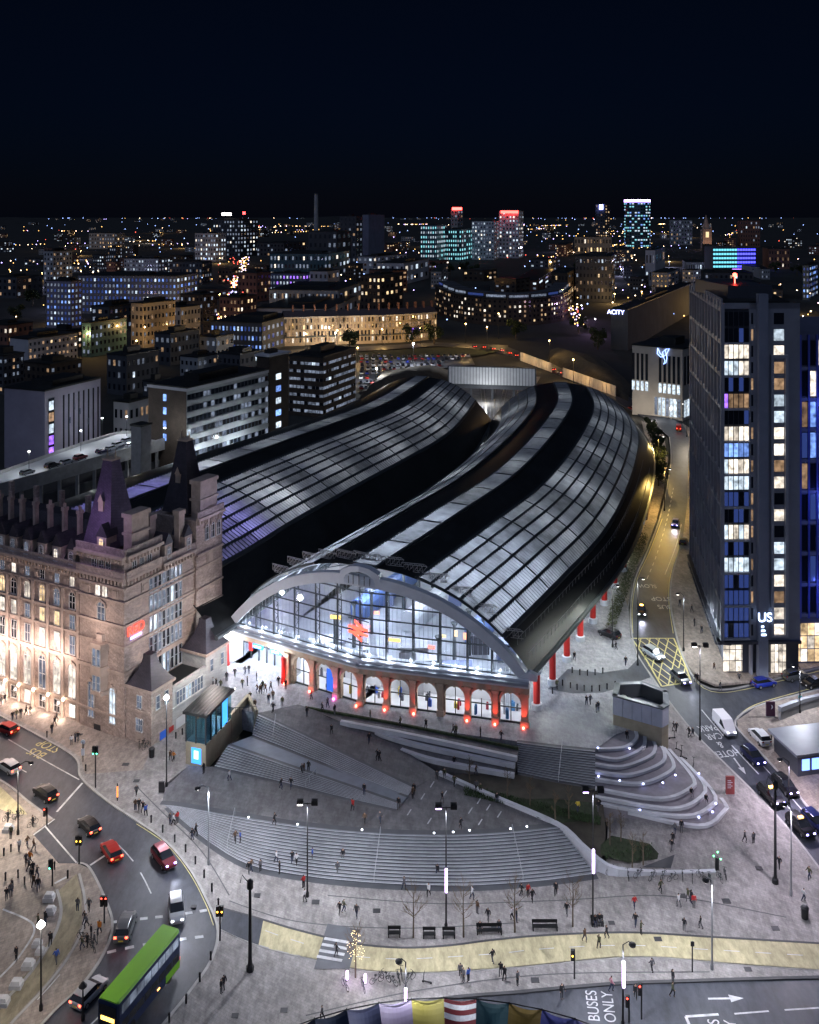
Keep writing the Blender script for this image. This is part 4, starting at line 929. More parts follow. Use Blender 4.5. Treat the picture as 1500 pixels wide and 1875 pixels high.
def pyramid(mb, fr, u0, u1, d0, d1, z0, z1, iu, idp, m=0, curve=0.0, n=5):
    """hipped roof to a smaller top rectangle, optionally concave"""
    rows = []
    for i in range(n + 1):
        t = i / n; s = t if not curve else (1 - (1 - t) ** (1 + curve))
        a, b = iu * s, idp * s; z = lerp(z0, z1, t)
        rows.append([fr.pt(u0 + a, d0 + b, z), fr.pt(u1 - a, d0 + b, z), fr.pt(u1 - a, d1 - b, z), fr.pt(u0 + a, d1 - b, z), fr.pt(u0 + a, d0 + b, z)])
    mb.grid(rows, m); mb.poly(rows[-1][:4], m)
# ================================================================ the sandstone hotel
mHot = M('hotel_sandstone', (.44, .345, .295), .82, var=.3, scale=.35, detail=8, bump=.2, brick=(1.2, .45, .012, (math.pi / 2, 0, -.48)))
mHotT = M('hotel_trim', (.46, .36, .30), .8, var=.25, scale=.6, detail=6)
mSlate = M('slate', (.05, .045, .058), .5, var=.3, scale=.6, detail=6, brick=(.5, .3, .02, (math.pi / 2, 0, -.48)))
mSlateP = M('violet_lit_slate', (.115, .085, .135), .5, var=.2, scale=.6, detail=6, brick=(.5, .35, .02, (math.pi / 2, 0, -.48)))  # violet of the floodlit spire is put into this slate colour
mWFr = M('sash_frame', (.60, .58, .56), .5, var=0)
a_h = math.radians(27.5); C0 = P(232, 1350, 2.0)
hL = Fr((C0.x, C0.y), (-math.cos(a_h), math.sin(a_h)), flip=True); hL.n = Vector((-math.sin(a_h), -math.cos(a_h)))
hR = Fr((C0.x, C0.y), (math.sin(a_h), math.cos(a_h))); hR.n = Vector((math.cos(a_h), -math.sin(a_h)))
hot = empty('sandstone_hotel', C0, 'large Victorian sandstone hotel with steep spires, chimneys and dormers', 'hotel')
TW, LD, DP = 9.6, 52.0, 21.5       # tower width on the street side, total length, depth of the side
CZ = 26.4                          # main cornice
mb = MB(); mb.box(hL, TW, LD, -14, 0, .5, CZ); mb.build('wall', mHot, hot)
mb = MB(); mb.box(hL, 0, TW, -7.5, .55, .5, 30.2); mb.build('corner_tower', mHot, hot)
mb = MB(); mb.box(hL, -.02, TW, -DP + 5.5, -7.5, .5, CZ); mb.build('wall', mHot, hot)
mb = MB(); mb.box(hL, -.5, TW, -DP - 1.5, -DP + 5.5, .5, 31.5); mb.build('rear_tower', mHot, hot)
for z, h, d in ((5.0, .35, .25), (12.0, .4, .3), (12.9 - 1.1, .2, .15), (16.2, .3, .22), (19.4, .35, .28), (23.1, .3, .22), (25.3, .35, .35)):
    bx('string_course', mHotT, hot, hL, TW + .01, LD, 0, d, z, z + h); bx('string_course', mHotT, hot, hL, -.25, TW + .2, .55, .55 + d, z, z + h); bx('string_course', mHotT, hot, hR, -.5, 7.6, 0, d, z, z + h); bx('string_course', mHotT, hot, hR, 7.6, DP - 5.3, .02, d * .7, z, z + h); bx('string_course', mHotT, hot, hR, DP - 5.4, DP + 1.5, .52, .5 + d, z, z + h)
def cornice(fr, u0, u1, z, d0=0.0, proj=.8, step=.75):
    bx('cornice', mHotT, hot, fr, u0, u1, d0, d0 + proj, z, z + .45); bx('parapet', mHot, hot, fr, u0, u1, d0 + .15, d0 + .45, z + .45, z + 1.5)
    m = MB(); u = u0 + .3
    while u < u1 - .3: m.box(fr, u, u + .32, d0, d0 + proj * .75, z - .75, z); u += step
    tag(m.build('corbel', mHotT, hot), kind='stuff')
cornice(hL, TW + .02, LD, CZ); cornice(hR, 7.7, DP - 5.6, CZ); cornice(hL, -.35, TW + .3, 26.6, .55, .5); cornice(hR, -.4, 7.6, 26.6, 0, .5); cornice(hL, -.5, TW + .4, 30.2, .55, .9); cornice(hR, -.5, 7.6, 30.2, 0, .9); cornice(hR, DP - 5.6, DP + 1.5, 31.5, .5, .8)
# street side windows
bays = [hL.at(px) for px in (133, 105, 78, 51, 26, 5)]; pitch = bays[-1] - bays[-2]
while bays[-1] + pitch < LD - 1: bays.append(bays[-1] + pitch)
rr = random.Random(21)
for u in bays:
    wm = lambda: pick(rr, {'white': 1.6, 'warm': .6, 'dim': 4, 'dark': 3})
    rect_win(hL, u, 23.7, .95, 1.5, hot, wm(), mWFr); arch_win(hL, u, 20.0, 1.25, 2.7, hot, wm(), mWFr, True, mHotT)
    rect_win(hL, u, 16.7, 1.15, 2.2, hot, wm(), mWFr); rect_win(hL, u, 12.6, 1.2, 2.9, hot, wm(), mWFr); arch_win(hL, u, 5.6, 1.5, 5.4, hot, pick(rr, {'white': 4, 'warm': 3, 'dim': 1}), mWFr, True, mHotT)
    rect_win(hL, u, 2.4, 1.3, 2.0, hot, pick(rr, {'warm': 1, 'dark': 2, 'white': 1}), mWFr)
    for du in (-pitch / 2,): bx('pier', mHotT, hot, hL, u + du - .28, u + du + .28, 0, .3, .6, 23.1)
    # square sunk panels between the attic windows
    m = MB(); uu = u + pitch / 2; m.box(hL, uu - .5, uu + .5, .02, .12, 23.7, 24.9); m.box(hL, uu - .3, uu + .3, .12, .2, 23.95, 24.65); m.build('wall_panel', mHotT, hot)
    # dormer
    dm = bx('dormer', mHotT, hot, hL, u - .85, u + .85, -2.2, .25, CZ + .5, CZ + 3.4)
    m = MB(); q = [(u - 1.1, CZ + 3.3), (u, CZ + 5.3), (u + 1.1, CZ + 3.3)]
    m.poly([hL.pt(x, .3, z) for x, z in q]); m.poly([hL.pt(q[0][0], .3, q[0][1]), hL.pt(q[1][0], .3, q[1][1]), hL.pt(q[1][0], -3.6, q[1][1]), hL.pt(q[0][0], -3.6, q[0][1])]); m.poly([hL.pt(q[2][0], .3, q[2][1]), hL.pt(q[1][0], .3, q[1][1]), hL.pt(q[1][0], -3.6, q[1][1]), hL.pt(q[2][0], -3.6, q[2][1])])
    m.build('dormer_roof', mSlate, dm)
    arch_win(hL, u, CZ + 1.0, .8, 1.9, hot, pick(rr, {'white': 1, 'dim': 2, 'dark': 2}), mWFr, False, d=.27)
    m = MB(); uc = u + pitch / 2; m.box(hL, uc - .28, uc + .28, -3.3, -2.5, CZ + 1.5, CZ + 8.4); m.box(hL, uc - .4, uc + .4, -3.4, -2.4, CZ + 8.1, CZ + 8.7); ch = m.build('chimney', mHotT, hot)
    m = MB()
    for dx in (-.25, .25): m.lathe(hL.pt(uc + dx * .7, -2.9, CZ + 8.7), [(.16, 0), (.12, .7)], 6)
    m.build('chimney_pot', mHotT, ch)
# main roof
mb = MB(); mb.grid([[hL.pt(u, 0.1, CZ + .5) for u in (TW, LD)], [hL.pt(u, -5.5, CZ + 6.2) for u in (TW, LD)], [hL.pt(u, -8.5, CZ + 6.2) for u in (TW, LD)], [hL.pt(u, -14, CZ + .5) for u in (TW, LD)]]); mb.build('roof', mSlate, hot)
mb = MB(); mb.box(hL, .6, TW + .5, -DP + 5.6, -7.6, CZ, CZ + 1.2); mb.build('roof', mBlackR, hot)
for k in range(5): bx('rear_stack', mHot, hot, hL, TW + 3 + k * 6.5, TW + 3.7 + k * 6.5, -11.2, -10.4, CZ + 2, CZ + 8.2)
# corner tower, street face
uc = TW / 2; tdz = .56
for du in (-1.5, 0, 1.5): arch_win(hL, uc + du, 27.4, .85, 2.4, hot, mDarkG, mWFr, True, mHotT, d=tdz)
for du in (-.75, .75): rect_win(hL, uc + du, 23.6, .95, 1.6, hot, LIT['white'], mWFr, d=tdz)
for du in (-3, 3):
    m = MB(); m.box(hL, uc + du - .7, uc + du + .7, tdz, tdz + .12, 23.6, 25.2); m.box(hL, uc + du - .4, uc + du + .4, tdz + .12, tdz + .22, 23.9, 24.9); m.build('wall_panel', mHotT, hot)
arch_win(hL, uc, 19.7, 1.5, 2.9, hot, LIT['dim'], mWFr, True, mHotT, d=tdz)
orl = MB(); q = [(-1.7, 0), (-1.1, 1.3), (1.1, 1.3), (1.7, 0)]
for z0, z1 in ((8.3, 8.9), (11.4, 12.8), (15.6, 16.4)): orl.prism([hL.pt(uc + a, tdz + b, 0) for a, b in q], z0, z1)
orl.prism([hL.pt(uc + a * .8, tdz + b * .8, 0) for a, b in q], 8.9, 15.6); orl.prism([hL.pt(uc + a * .5, tdz + b * .4, 0) for a, b in q], 16.4, 17.6)
oo = orl.build('oriel_window', mHotT, hot)
for z, h in ((9.0, 2.3), (12.9, 2.6)):
    for a in (-.45, .45): rect_win(hL, uc + a, z, .7, h, oo, LIT['dim'], mWFr, (0, 1), d=tdz + 1.06)
for du in (-2.4, 2.2): arch_win(hL, uc + du, 3.9, 1.15, 5.6, hot, LIT['dim' if du > 0 else 'cool'], mWFr, True, mHotT, d=tdz)
bx('door', M('dark_door', (.03, .03, .035), .5, var=0), hot, hL, uc + .2, uc + 1.6, tdz, tdz + .08, .2, 2.9)
# side face: blank wall with red sign, glazed bay of narrow lights
sg0, sg1 = hR.at(272), hR.at(333)
for z0, z1 in ((23.0, 25.2), (19.5, 22.3), (16.2, 18.9), (12.9, 15.6), (8.6, 12.2)):
    n = 8
    for i in range(n): rect_win(hR, lerp(sg0, sg1, (i + .5) / n), z0, (sg1 - sg0) / n * .62, z1 - z0, hot, pick(rr, {'dim': 4, 'dark': 3, 'cool': .4}), M('pale_frame', (.6, .62, .66), .5, var=0), (0, 1), .1, .03)
    bx('string_course', mHotT, hot, hR, 7.6, DP - 5.4, .02, .25, z0 - .55, z0 - .25)
for du in (1.6, 3.3, 5.0): arch_win(hR, du, 27.4, .8, 2.3, hot, mDarkG, mWFr, True, mHotT)
for du in (-4.6, -3.0, -1.4): arch_win(hR, DP + 1.2 + du + .6, 27.6, .8, 2.6, hot, mDarkG, mWFr, True, mHotT, d=.5)
for u, d in ((4.0, .02), (DP - 2.0, .52)):
    m = MB(); m.box(hR, u - .8, u + .8, d, d + .14, 23.6, 25.2); m.box(hR, u - .45, u + .45, d + .14, d + .24, 23.95, 24.85); m.build('wall_panel', mHotT, hot)
for u, z in ((9.3, CZ), (14.2, CZ)):
    dm = bx('dormer', mHotT, hot, hR, u - .9, u + .9, -2.0, .3, z + .4, z + 3.3); m = MB(); q = [(u - 1.15, z + 3.2), (u, z + 5.0), (u + 1.15, z + 3.2)]
    m.poly([hR.pt(x, .35, zz) for x, zz in q]); m.poly([hR.pt(q[0][0], .35, q[0][1]), hR.pt(q[1][0], .35, q[1][1]), hR.pt(q[1][0], -2.5, q[1][1]), hR.pt(q[0][0], -2.5, q[0][1])]); m.poly([hR.pt(q[2][0], .35, q[2][1]), hR.pt(q[1][0], .35, q[1][1]), hR.pt(q[1][0], -2.5, q[1][1]), hR.pt(q[2][0], -2.5, q[2][1])]); m.build('dormer_roof', mSlate, dm)
    arch_win(hR, u, z + .9, .75, 1.8, hot, LIT['dim'], mWFr, False, d=.32)
# spires
def spire(u0, u1, d0, d1, z0, z1, mat, fr=hL):
    m = MB(); pyramid(m, fr, u0, u1, d0, d1, z0, z1, (u1 - u0) / 2 - .95, (d1 - d0) / 2 - .9, curve=.12); sp = m.build('spire', mat, hot)
    cu, cd = (u0 + u1) / 2, (d0 + d1) / 2; m = MB(); m.box(fr, cu - 1.05, cu + 1.05, cd - 1, cd + 1, z1, z1 + .25)
    for a in (-1, 1): m.lathe(fr.pt(cu + a * .9, cd, z1 + .25), [(.22, 0), (.14, .6), (.02, 1.5)], 6)
    m.build('spire_crest', mSandT, sp)
    m = MB(); zz = lerp(z0, z1, .42); dd = lerp(d1, cd, .42) * 1 + .2; m.box(fr, cu - .5, cu + .5, dd - 1.2, dd + .25, zz, zz + 1.5); m.poly([fr.pt(cu - .65, dd + .3, zz + 1.5), fr.pt(cu + .65, dd + .3, zz + 1.5), fr.pt(cu, dd + .3, zz + 2.8)]); m.build('spire_dormer', mSandT, sp)
    m = MB(); zz = lerp(z0, z1, .78); dd = lerp(d1, cd, .78) + .15; m.lathe(fr.pt(cu, dd, zz), [(.05, 0), (.3, .4), (.05, .8)], 6); m.build('spire_boss', mSandT, sp)
spire(3.4, 9.5, -6.6, .1, 30.7, 44.2, mSlateP); spire(1.8, 7.6, -DP - .5, -DP + 5.0, 32, 44.2, mSlate)
m = MB(); m.box(hL, .1, 1.8, -5.0, -1.2, 30.2, 36.2); m.box(hL, -.1, 2.0, -5.2, -1.0, 33.2, 33.6); m.box(hL, -.15, 2.05, -5.25, -.95, 36.0, 36.7); m.build('chimney_stack', mHotT, hot)
m = MB(); m.box(hL, -.3, 1.7, -DP - .3, -DP + 4.2, 31.5, 37.5); m.box(hL, -.5, 1.95, -DP - .5, -DP + 4.4, 34.4, 34.8); m.box(hL, -.5, 1.95, -DP - .5, -DP + 4.4, 37.3, 38.0); m.build('chimney_stack', mHotT, hot)
for u, d in ((3.6, -9.2), (1.0, -13.4)): m = MB(); m.box(hL, u - .55, u + .55, d - .7, d + .7, CZ, CZ + 7.2); m.box(hL, u - .7, u + .7, d - .85, d + .85, CZ + 6.8, CZ + 7.6); m.build('chimney', mHotT, hot)
for u, d, dd in ((1.2, .62, 0), (8.3, .62, 0)): pass
m = MB(); du = 4.6; m.box(hL, du - 1.0, du + 1.0, -1.5, .75, 30.6, 33.0); dm = m.build('dormer', mHotT, hot); m = MB(); m.poly([hL.pt(du - 1.25, .8, 33), hL.pt(du + 1.25, .8, 33), hL.pt(du, .8, 35)]); m.poly([hL.pt(du - 1.25, .8, 33), hL.pt(du, .8, 35), hL.pt(du, -2.4, 35), hL.pt(du - 1.25, -1.6, 33)]); m.poly([hL.pt(du + 1.25, .8, 33), hL.pt(du, .8, 35), hL.pt(du, -2.4, 35), hL.pt(du + 1.25, -1.6, 33)]); m.build('dormer_roof', mSlate, dm); arch_win(hL, du, 30.9, .9, 1.9, hot, LIT['warm'], mWFr, False, d=.77)
# RED sign
mRS = M('red_neon', (.6, .05, .03), emit=(1, .07, .04), es=1.7)
def wall_text(par, txt, fr, u, d, z, size, mat, name='lettering', sx=1.0):
    c = bpy.data.curves.new('lettering', 'FONT'); c.body = txt; c.size = size; c.align_x = 'CENTER'; c.extrude = .04; c.fill_mode = 'BOTH'; c.offset = 0
    t = bpy.data.objects.new('lettering', c); COL.objects.link(t); dg = bpy.context.evaluated_depsgraph_get(); me = bpy.data.meshes.new_from_object(t.evaluated_get(dg)); bpy.data.objects.remove(t)
    s = 1 if fr.u.cross(fr.n) < 0 else -1
    for v in me.vertices: p = fr.pt(u + v.co.x * s * sx, d + v.co.z, z + v.co.y); v.co = p
    me.materials.clear(); me.materials.append(mat); return link(name, me, par)
us = hR.at(248); zs = hR.zof(us, 1157, 0)
wall_text(hot, 'RED', hR, us, .15, zs - .1, 2.1, mRS, sx=1.0)
m = MB(); m.box(hR, us - 1.2, us + 1.2, .05, .2, zs - .8, zs - .4); m.build('sign_strip', M('violet_neon', (.3, .2, .6), emit=(.55, .4, 1), es=2), hot); light(hR.pt(us, 1.2, zs + .4), 7, (1, .12, .08), hot, .3, 'sign_glow')
# street railings, entrance lamps, warm uplighting
for i in range(8):
    u = bays[0] - 1.5 + i * pitch
    railing(hot, [hL.pt(u, 2.4, .2), hL.pt(u + pitch * .9, 2.4, .2)], 1.1, mSteelD, 9, 'area_railing', .04)
    bx('area_pier', mHotT, hot, hL, u - .25, u + .05, 2.2, 2.6, .1, 1.6)
for i, u in enumerate(bays[:8]):
    light(hL.pt(u + pitch / 2, 1.5, 2.8), 130, (1, .76, .62), hot, .2, 'facade_uplight')
    light(hL.pt(u + pitch / 2, 2.6, 12.3), 480, (1, .78, .70), hot, .3, 'facade_uplight')
    m = MB(); m.lathe(hL.pt(u + pitch / 2, .7, 4.9), [(.1, 0), (.3, .3), (.1, .6)], 6); m.build('wall_lamp', M('lamp_warm_glow', (1, .8, .6), emit=(1, .78, .55), es=6), hot)
light(hL.pt(3.5, 9, 9), 500, (1, .82, .70), hot, .3, 'facade_uplight'); light(hL.pt(5, 5, 19), 520, (1, .80, .72), hot, .3, 'facade_uplight'); light(hL.pt(6, 4.5, 36), 420, (.72, .5, 1), hot, .3, 'spire_light'); light(hR.pt(10, 9, 14), 1500, (1, .88, .84), hot, .5, 'facade_uplight'); light(hR.pt(DP - 2, 7, 33), 420, (.6, .6, 1), hot, .3, 'spire_light')
# ================================================================ low wing beside the hotel
A0 = P(277, 1367, 2.0); wing = empty('station_wing', A0, 'low pale stone wing with two steep pavilion roofs beside the hotel', 'building')
aR = Fr((A0.x, A0.y), (hR.u.x, hR.u.y)); aR.n = hR.n.copy(); aL = Fr((A0.x, A0.y), (hL.u.x, hL.u.y)); aL.n = hL.n.copy()
mPaleS = M('pale_ashlar', (.50, .49, .47), .7, var=.15, scale=.5, detail=6, brick=(1.1, .4, .012, (math.pi / 2, 0, -.48)))
AL = aR.at(416); 
bx('wall', mPaleS, wing, aR, 4.8, AL - 5.6, -5.2, 0, .5, 8.3); bx('roof_terrace', mBlackR, wing, aR, 4.9, AL - 5.7, -5.0, -.5, 8.3, 8.36); bx('parapet', mPaleS, wing, aR, 4.8, AL - 5.6, -.45, .12, 8.3, 9.0); bx('string_course', mPaleS, wing, aR, 4.8, AL - 5.6, 0, .2, 5.4, 5.65)
for nm, u0, u1, zt, apex in (('front_pavilion', 0, 4.8, 10.2, 15.0), ('rear_pavilion', AL - 5.6, AL, 10.6, 15.6)):
    bx('pavilion', mPaleS if u0 else mHot, wing, aR, u0, u1, -5.2, .02, .5, zt); bx('cornice', mHotT, wing, aR, u0 - .35, u1 + .35, -5.4, .4, zt, zt + .4)
    m = MB(); pyramid(m, aR, u0 - .2, u1 + .2, -5.2, .25, zt + .4, apex, (u1 - u0) / 2 - .5, 2.0, curve=.9, n=7); m.build('pavilion_roof', mSlate, wing)
    for u in (u0 + 1.4, u1 - 1.4): rect_win(aR, u, zt - 3.0, .8, 2.0, wing, LIT['dim'], mWFr, (0, 1), d=.02)
n = 9
for i in range(n): rect_win(aR, lerp(5.6, AL - 6.4, (i + .5) / n), 5.8, .62, 2.1, wing, pick(rr, {'dim': 3, 'cool': 1}), mWFr, (0, 1))
rect_win(aL, 2.4, 7.4, .9, 1.9, wing, LIT['dim'], mWFr, (1, 1)); rect_win(aL, 2.4, 3.8, 1.3, 1.9, wing, LIT['dim'], mWFr, (2, 1)); bx('door', mHotT, wing, aL, 1.6, 3.2, 0, .06, .6, 3.4); bx('string_course', mHotT, wing, aL, 0, 5.2, 0, .2, 6.8, 7.1)
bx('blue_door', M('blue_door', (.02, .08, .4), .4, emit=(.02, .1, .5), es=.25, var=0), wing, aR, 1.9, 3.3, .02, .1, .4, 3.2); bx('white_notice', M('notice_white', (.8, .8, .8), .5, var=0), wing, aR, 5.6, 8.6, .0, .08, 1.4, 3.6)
bx('red_notice', M('notice_red', (.5, .04, .04), .5, var=0), wing, aR, 4.0, 5.0, .02, .1, 2.2, 3.0)
m = MB()
for i in range(10): m.box(aR, 9.0 + i * .55, 16, .05, 2.2, 1.0 + i * .34, 1.34 + i * .34)
tag(m.build('side_steps', mStep, wing), kind='stuff')
# ================================================================ lift pavilion
l0 = P(377, 1402, zmid); lift = empty('lift_pavilion', l0, 'glass lift pavilion with black roof on a tan stone base', 'lift')
qA, qB, qD = P(377, 1404, 2.1), P(346, 1392, 2.1), P(424, 1338, 3.4)
dv = Vector((qD.x - qA.x, qD.y - qA.y)).normalized(); lF = Fr((qA.x, qA.y), dv); lF.n = Vector((dv.y, -dv.x))
lw_ = (Vector((qB.x, qB.y)) - Vector((qA.x, qA.y))).length; LD2 = lF.at(424)
lG = Fr((qA.x, qA.y), (-lF.n.x, -lF.n.y)); lG.n = -lF.u
bx('stone_base', mTan, lift, lF, 0, LD2 + .0, -lw_, 0, 1.5, 5.3); wall_along(lift, 'retaining_wall', [lF.pt(LD2, -.2, 5.6), lF.pt(LD2 + 6, -.2, 5.9), P(470, 1304, 5.4)], .45, .3, 1.5, mTan)
bx('floor_slab', mGreyP, lift, lF, .15, LD2 - .15, -lw_ + .15, -.15, 5.3, 5.45)
mLG = glassM('lift_glass', (.55, .78, .84), .16)
for i in range(5):
    ua, ub = LD2 * i / 5, LD2 * (i + 1) / 5; bx('glass_panel', mLG, lift, lF, ua + .08, ub - .08, -.04, 0, 5.45, 9.4); bx('post', mSteelD, lift, lF, ua - .08, ua + .1, -.15, .06, 5.3, 9.5)
    bx('glass_panel', mLG, lift, lF, ua + .08, ub - .08, -lw_, -lw_ + .04, 5.45, 9.4)
for i in range(2): bx('glass_panel', mLG, lift, lG, lw_ * i / 2 + .1, lw_ * (i + 1) / 2 - .1, -.04, 0.0, 5.45, 9.4); bx('post', mSteelD, lift, lG, lw_ * (i + 1) / 2 - .1, lw_ * (i + 1) / 2 + .08, -.1, .06, 5.3, 9.5)
bx('roof', mBlackR, lift, lF, -.35, LD2 + .35, -lw_ - .35, .35, 9.5, 9.9)
for i in range(7): bx('roof_seam', mSteelD, lift, lF, -.3, LD2 + .3, -lw_ + lw_ * i / 6 - .05, -lw_ + lw_ * i / 6 + .05, 9.9, 10.0)
bx('lift_car', M('lift_car', (.5, .52, .52), .3, .3, var=0), lift, lF, 1.2, 3.2, -lw_ + .6, -.9, 5.5, 8.6); bx('blue_sign', mBlueS, lift, lF, LD2 * .62, LD2 * .82, -.02, .08, 5.6, 9.2)
bx('blue_poster', M('blue_poster', (.02, .12, .5), emit=(.05, .3, 1), es=1.3), lift, lG, .8, 2.4, .0, .06, 2.3, 4.6); bx('poster_mark', M('poster_white', (.8, .85, .9), emit=(.8, .9, 1), es=1.2), lift, lG, 1.25, 1.95, .062, .08, 3.0, 4.2)
light(lF.pt(LD2 * .3, -lw_ / 2, 9.1), 420, (1, .8, .55), lift, .2, 'lift_light'); light(lF.pt(LD2 * .75, -lw_ / 2, 9.1), 420, (.6, .85, 1), lift, .2, 'lift_light')
railing(lift, [lF.pt(LD2 + .3, -.2, 5.9), P(470, 1304, 5.7)], .9, mSteelD, 7); bx('lit_rail', M('rail_glow', (1, .9, .85), emit=(1, .9, .85), es=4), lift, lF, LD2 + .4, LD2 + 7, -lw_ + .2, -lw_ + .35, 6.2, 6.35)
# ================================================================ triangular vent building
vt = P(1225, 1362, 3.2); vent = empty('vent_pavilion', vt, 'open topped wedge shaped pavilion with grey metal panels on tan stone', 'pavilion')
vp = [P(1123, 1345, 4.2), P(1222, 1362, 3.2), P(1222, 1330, 4.4), P(1172, 1296, 5)]
zt, zm_ = 9.4, 6.6
vp = [P(1123, 1308, zm_), P(1212, 1333, zm_), P(1224, 1326, zm_), P(1222, 1300, zm_), P(1176, 1282, zm_), P(1128, 1284, zm_)]
MB().prism(vp, 1.5, zm_).build('stone_base', mTan, vent)
cx_ = sum((p for p in vp), Vector()) / 6
for i in range(6):
    a, b = vp[i], vp[(i + 1) % 6]; t = Vector((b.x - a.x, b.y - a.y)); f = Fr((a.x, a.y), t)
    if f.n.dot(Vector((cx_.x - a.x, cx_.y - a.y))) > 0: f.n = -f.n
    k = max(1, round(t.length / 1.4))
    for j in range(k): bx('metal_panel', M('grey_metal_panel', (.52, .55, .62), .45, .1, var=.12, scale=.5), vent, f, t.length * j / k + .03, t.length * (j + 1) / k - .03, -.12, .08, zm_ + .05, zt)
    bx('coping', M('dark_coping', (.12, .14, .16), .4, .4, var=0), vent, f, -.1, t.length + .1, -.7, .15, zt, zt + .18); bx('inner_lining', mSteelD, vent, f, 0, t.length, -.68, -.6, zm_ + .4, zt)
MB().prism([cx_.lerp(p, .92) for p in vp], zm_, zm_ + .8).build('inner_floor', M('vent_floor', (.3, .31, .33), .6, var=.2), vent)
m = MB(); m.box(IDF, cx_.x - 4.5, cx_.x - 2, cx_.y - .5, cx_.y + 1, zm_ + .8, zm_ + 2); m.lathe((cx_.x - 3.2, cx_.y + .2, zm_ + 2), [(.5, 0), (.5, .5), (.3, .6)], 8); m.build('vent_unit', mSteelD, vent)
# ================================================================ the student tower
tw0 = P(1322, 1237, 5.0); tow = empty('glass_tower', tw0, 'tall dark residential tower with glazed corner and blue lit side wing', 'tower')
mTow = M('tower_cladding', (.25, .265, .31), .5, .1, var=.15, scale=.2); mTowL = M('tower_pale_fin', (.36, .37, .41), .5, var=.1); mTowD = M('tower_dark', (.06, .066, .085), .35, .2, var=.1)
K0 = Vector((tw0.x, tw0.y)); K1 = Vector((tw0.x + 13.6, tw0.y + .4)); K3 = Vector((60.6, 206)); K2 = Vector((75, 207))
tf = Fr(K0, K1 - K0); tl_ = Fr(K0, K3 - K0)
if tf.n.y > 0: tf.n = -tf.n
if tl_.n.x > 0: tl_.n = -tl_.n
TZ = 69.0; FW = (K1 - K0).length; FD = (K3 - K0).length
ins = Vector((.9, .9))
MB().prism([K0 + Vector((.5, .4)), K1 + Vector((0, .4)), K2, K3 + Vector((.5, 0))], 11, TZ - .8).build('tower_core', mTowD, tow)
MB().prism([K0 + Vector((1.2, 1.2)), K1 + Vector((0, .6)), K2, K3 + Vector((1.2, 0))], 4.6, 11).build('ground_floor', mTowD, tow)
MB().prism([K0 + Vector((1, 2)), K1 + Vector((-1, 2)), K2 + Vector((-1, -1)), K3 + Vector((1, -1))], TZ - .8, TZ + .1).build('roof', mBlackR, tow)
bx('parapet', mTow, tow, tf, 0, FW, -.4, 0, TZ - 1, TZ); bx('parapet', mTow, tow, tl_, 0, FD, -.4, 0, TZ - 1, TZ)
bx('roof_plant', mTowD, tow, tf, 4, FW - 1.5, -26, -8, TZ, TZ + 2.4)
m = MB()
for i in range(20): m.box(tl_, 1 + i * 2.05, 1.9 + i * 2.05, -.3, .05, TZ, TZ + .7)
m.build('parapet_crenel', mTow, tow)
m = MB(); m.lathe((K0.x + 7, K0.y + 14, TZ + 2.4), [(.1, 0), (.1, 1.2), (.4, 1.3), (.4, 1.8), (.05, 2)], 6); m.build('red_beacon', M('red_beacon', (1, .1, .1), emit=(1, .06, .04), es=9), tow)
nf = 20; z0t = 11.4; fh = (TZ - 1.2 - z0t) / nf
rr = random.Random(8)
ug0, ug1 = 0.25, tf.at(1372); uf0, uf1 = tf.at(1386), tf.at(1403); uw0, uw1 = tf.at(1416), tf.at(1437)
lits = {17: 'white', 16: 'white', 14: 'dimw', 12: 'white', 11: 'blue', 10: 'white', 9: 'cool', 7: 'dark', 6: 'white', 5: 'navy', 4: 'cool', 3: 'navy'}
for k in range(nf):
    z = z0t + k * fh; n = 5; lab = lits.get(k, 'dark' if k > 12 else 'navy')
    for i in range(n):
        ua, ub = lerp(ug0, ug1, i / n), lerp(ug0, ug1, (i + 1) / n)
        lk = lab if rr.random() < .72 else ({'white': 'cool', 'dark': 'navy', 'navy': 'dark', 'dimw': 'violet'}.get(lab, lab))
        me = unit('window_pane', ('tp', round(ub - ua, 3), round(fh, 3)), lambda: MB().box(IDF, .04, ub - ua - .04, -.05, 0, .12, fh - .35), 1)
        place('window_pane', me, tf, ua, -.12, z, tow, [LIT[lk]])
        if i: place('window_fin', unit('window_fin', ('tfin', round(fh, 3)), lambda: MB().box(IDF, -.05, .05, -.2, .12, 0, fh - .2), 1), tf, ua, -.1, z, tow, [mTowD])
    if k % 2 == 0: bx('floor_slab', mTowL, tow, tf, -.25, ug1 + .1, -.35, .3, z - .3, z + .06)
    lk = pick(rr, {'white': 3, 'cool': 2, 'dark': 1.4, 'blue': .5, 'dimw': 1})
    me = unit('window_pane', ('tw', round(uw1 - uw0, 3)), lambda: MB().box(IDF, .12, uw1 - uw0 - .12, -.05, 0, .35, fh - .5), 1)
    place('window_pane', me, tf, uw0, .03, z, tow, [lk])
    me = unit('window_pane', ('ts',), lambda: MB().box(IDF, 0, .35, -.05, 0, .4, fh - .5), 1)
    place('window_pane', me, tf, ug1 + .35, .02, z, tow, [pick(rr, {'dimw': 2, 'dark': 3})])
bx('wall_panel', mTow, tow, tf, ug1 + .05, uf0, -.4, 0.0, 10.6, TZ); bx('tower_fin', M('tower_bluegrey_fin', (.22, .245, .31), .5, var=.1), tow, tf, uf0, uf1, -.3, 1.0, 5, TZ + 1.6); bx('wall_panel', mTow, tow, tf, uf1, FW, -.42, .0, 11, TZ)
for u0, u1 in ((uw0 - .5, uw0), (uw1, uw1 + .5)): bx('bay_frame', mTowL, tow, tf, u0, u1, 0, .45, 12, TZ - 9.5)
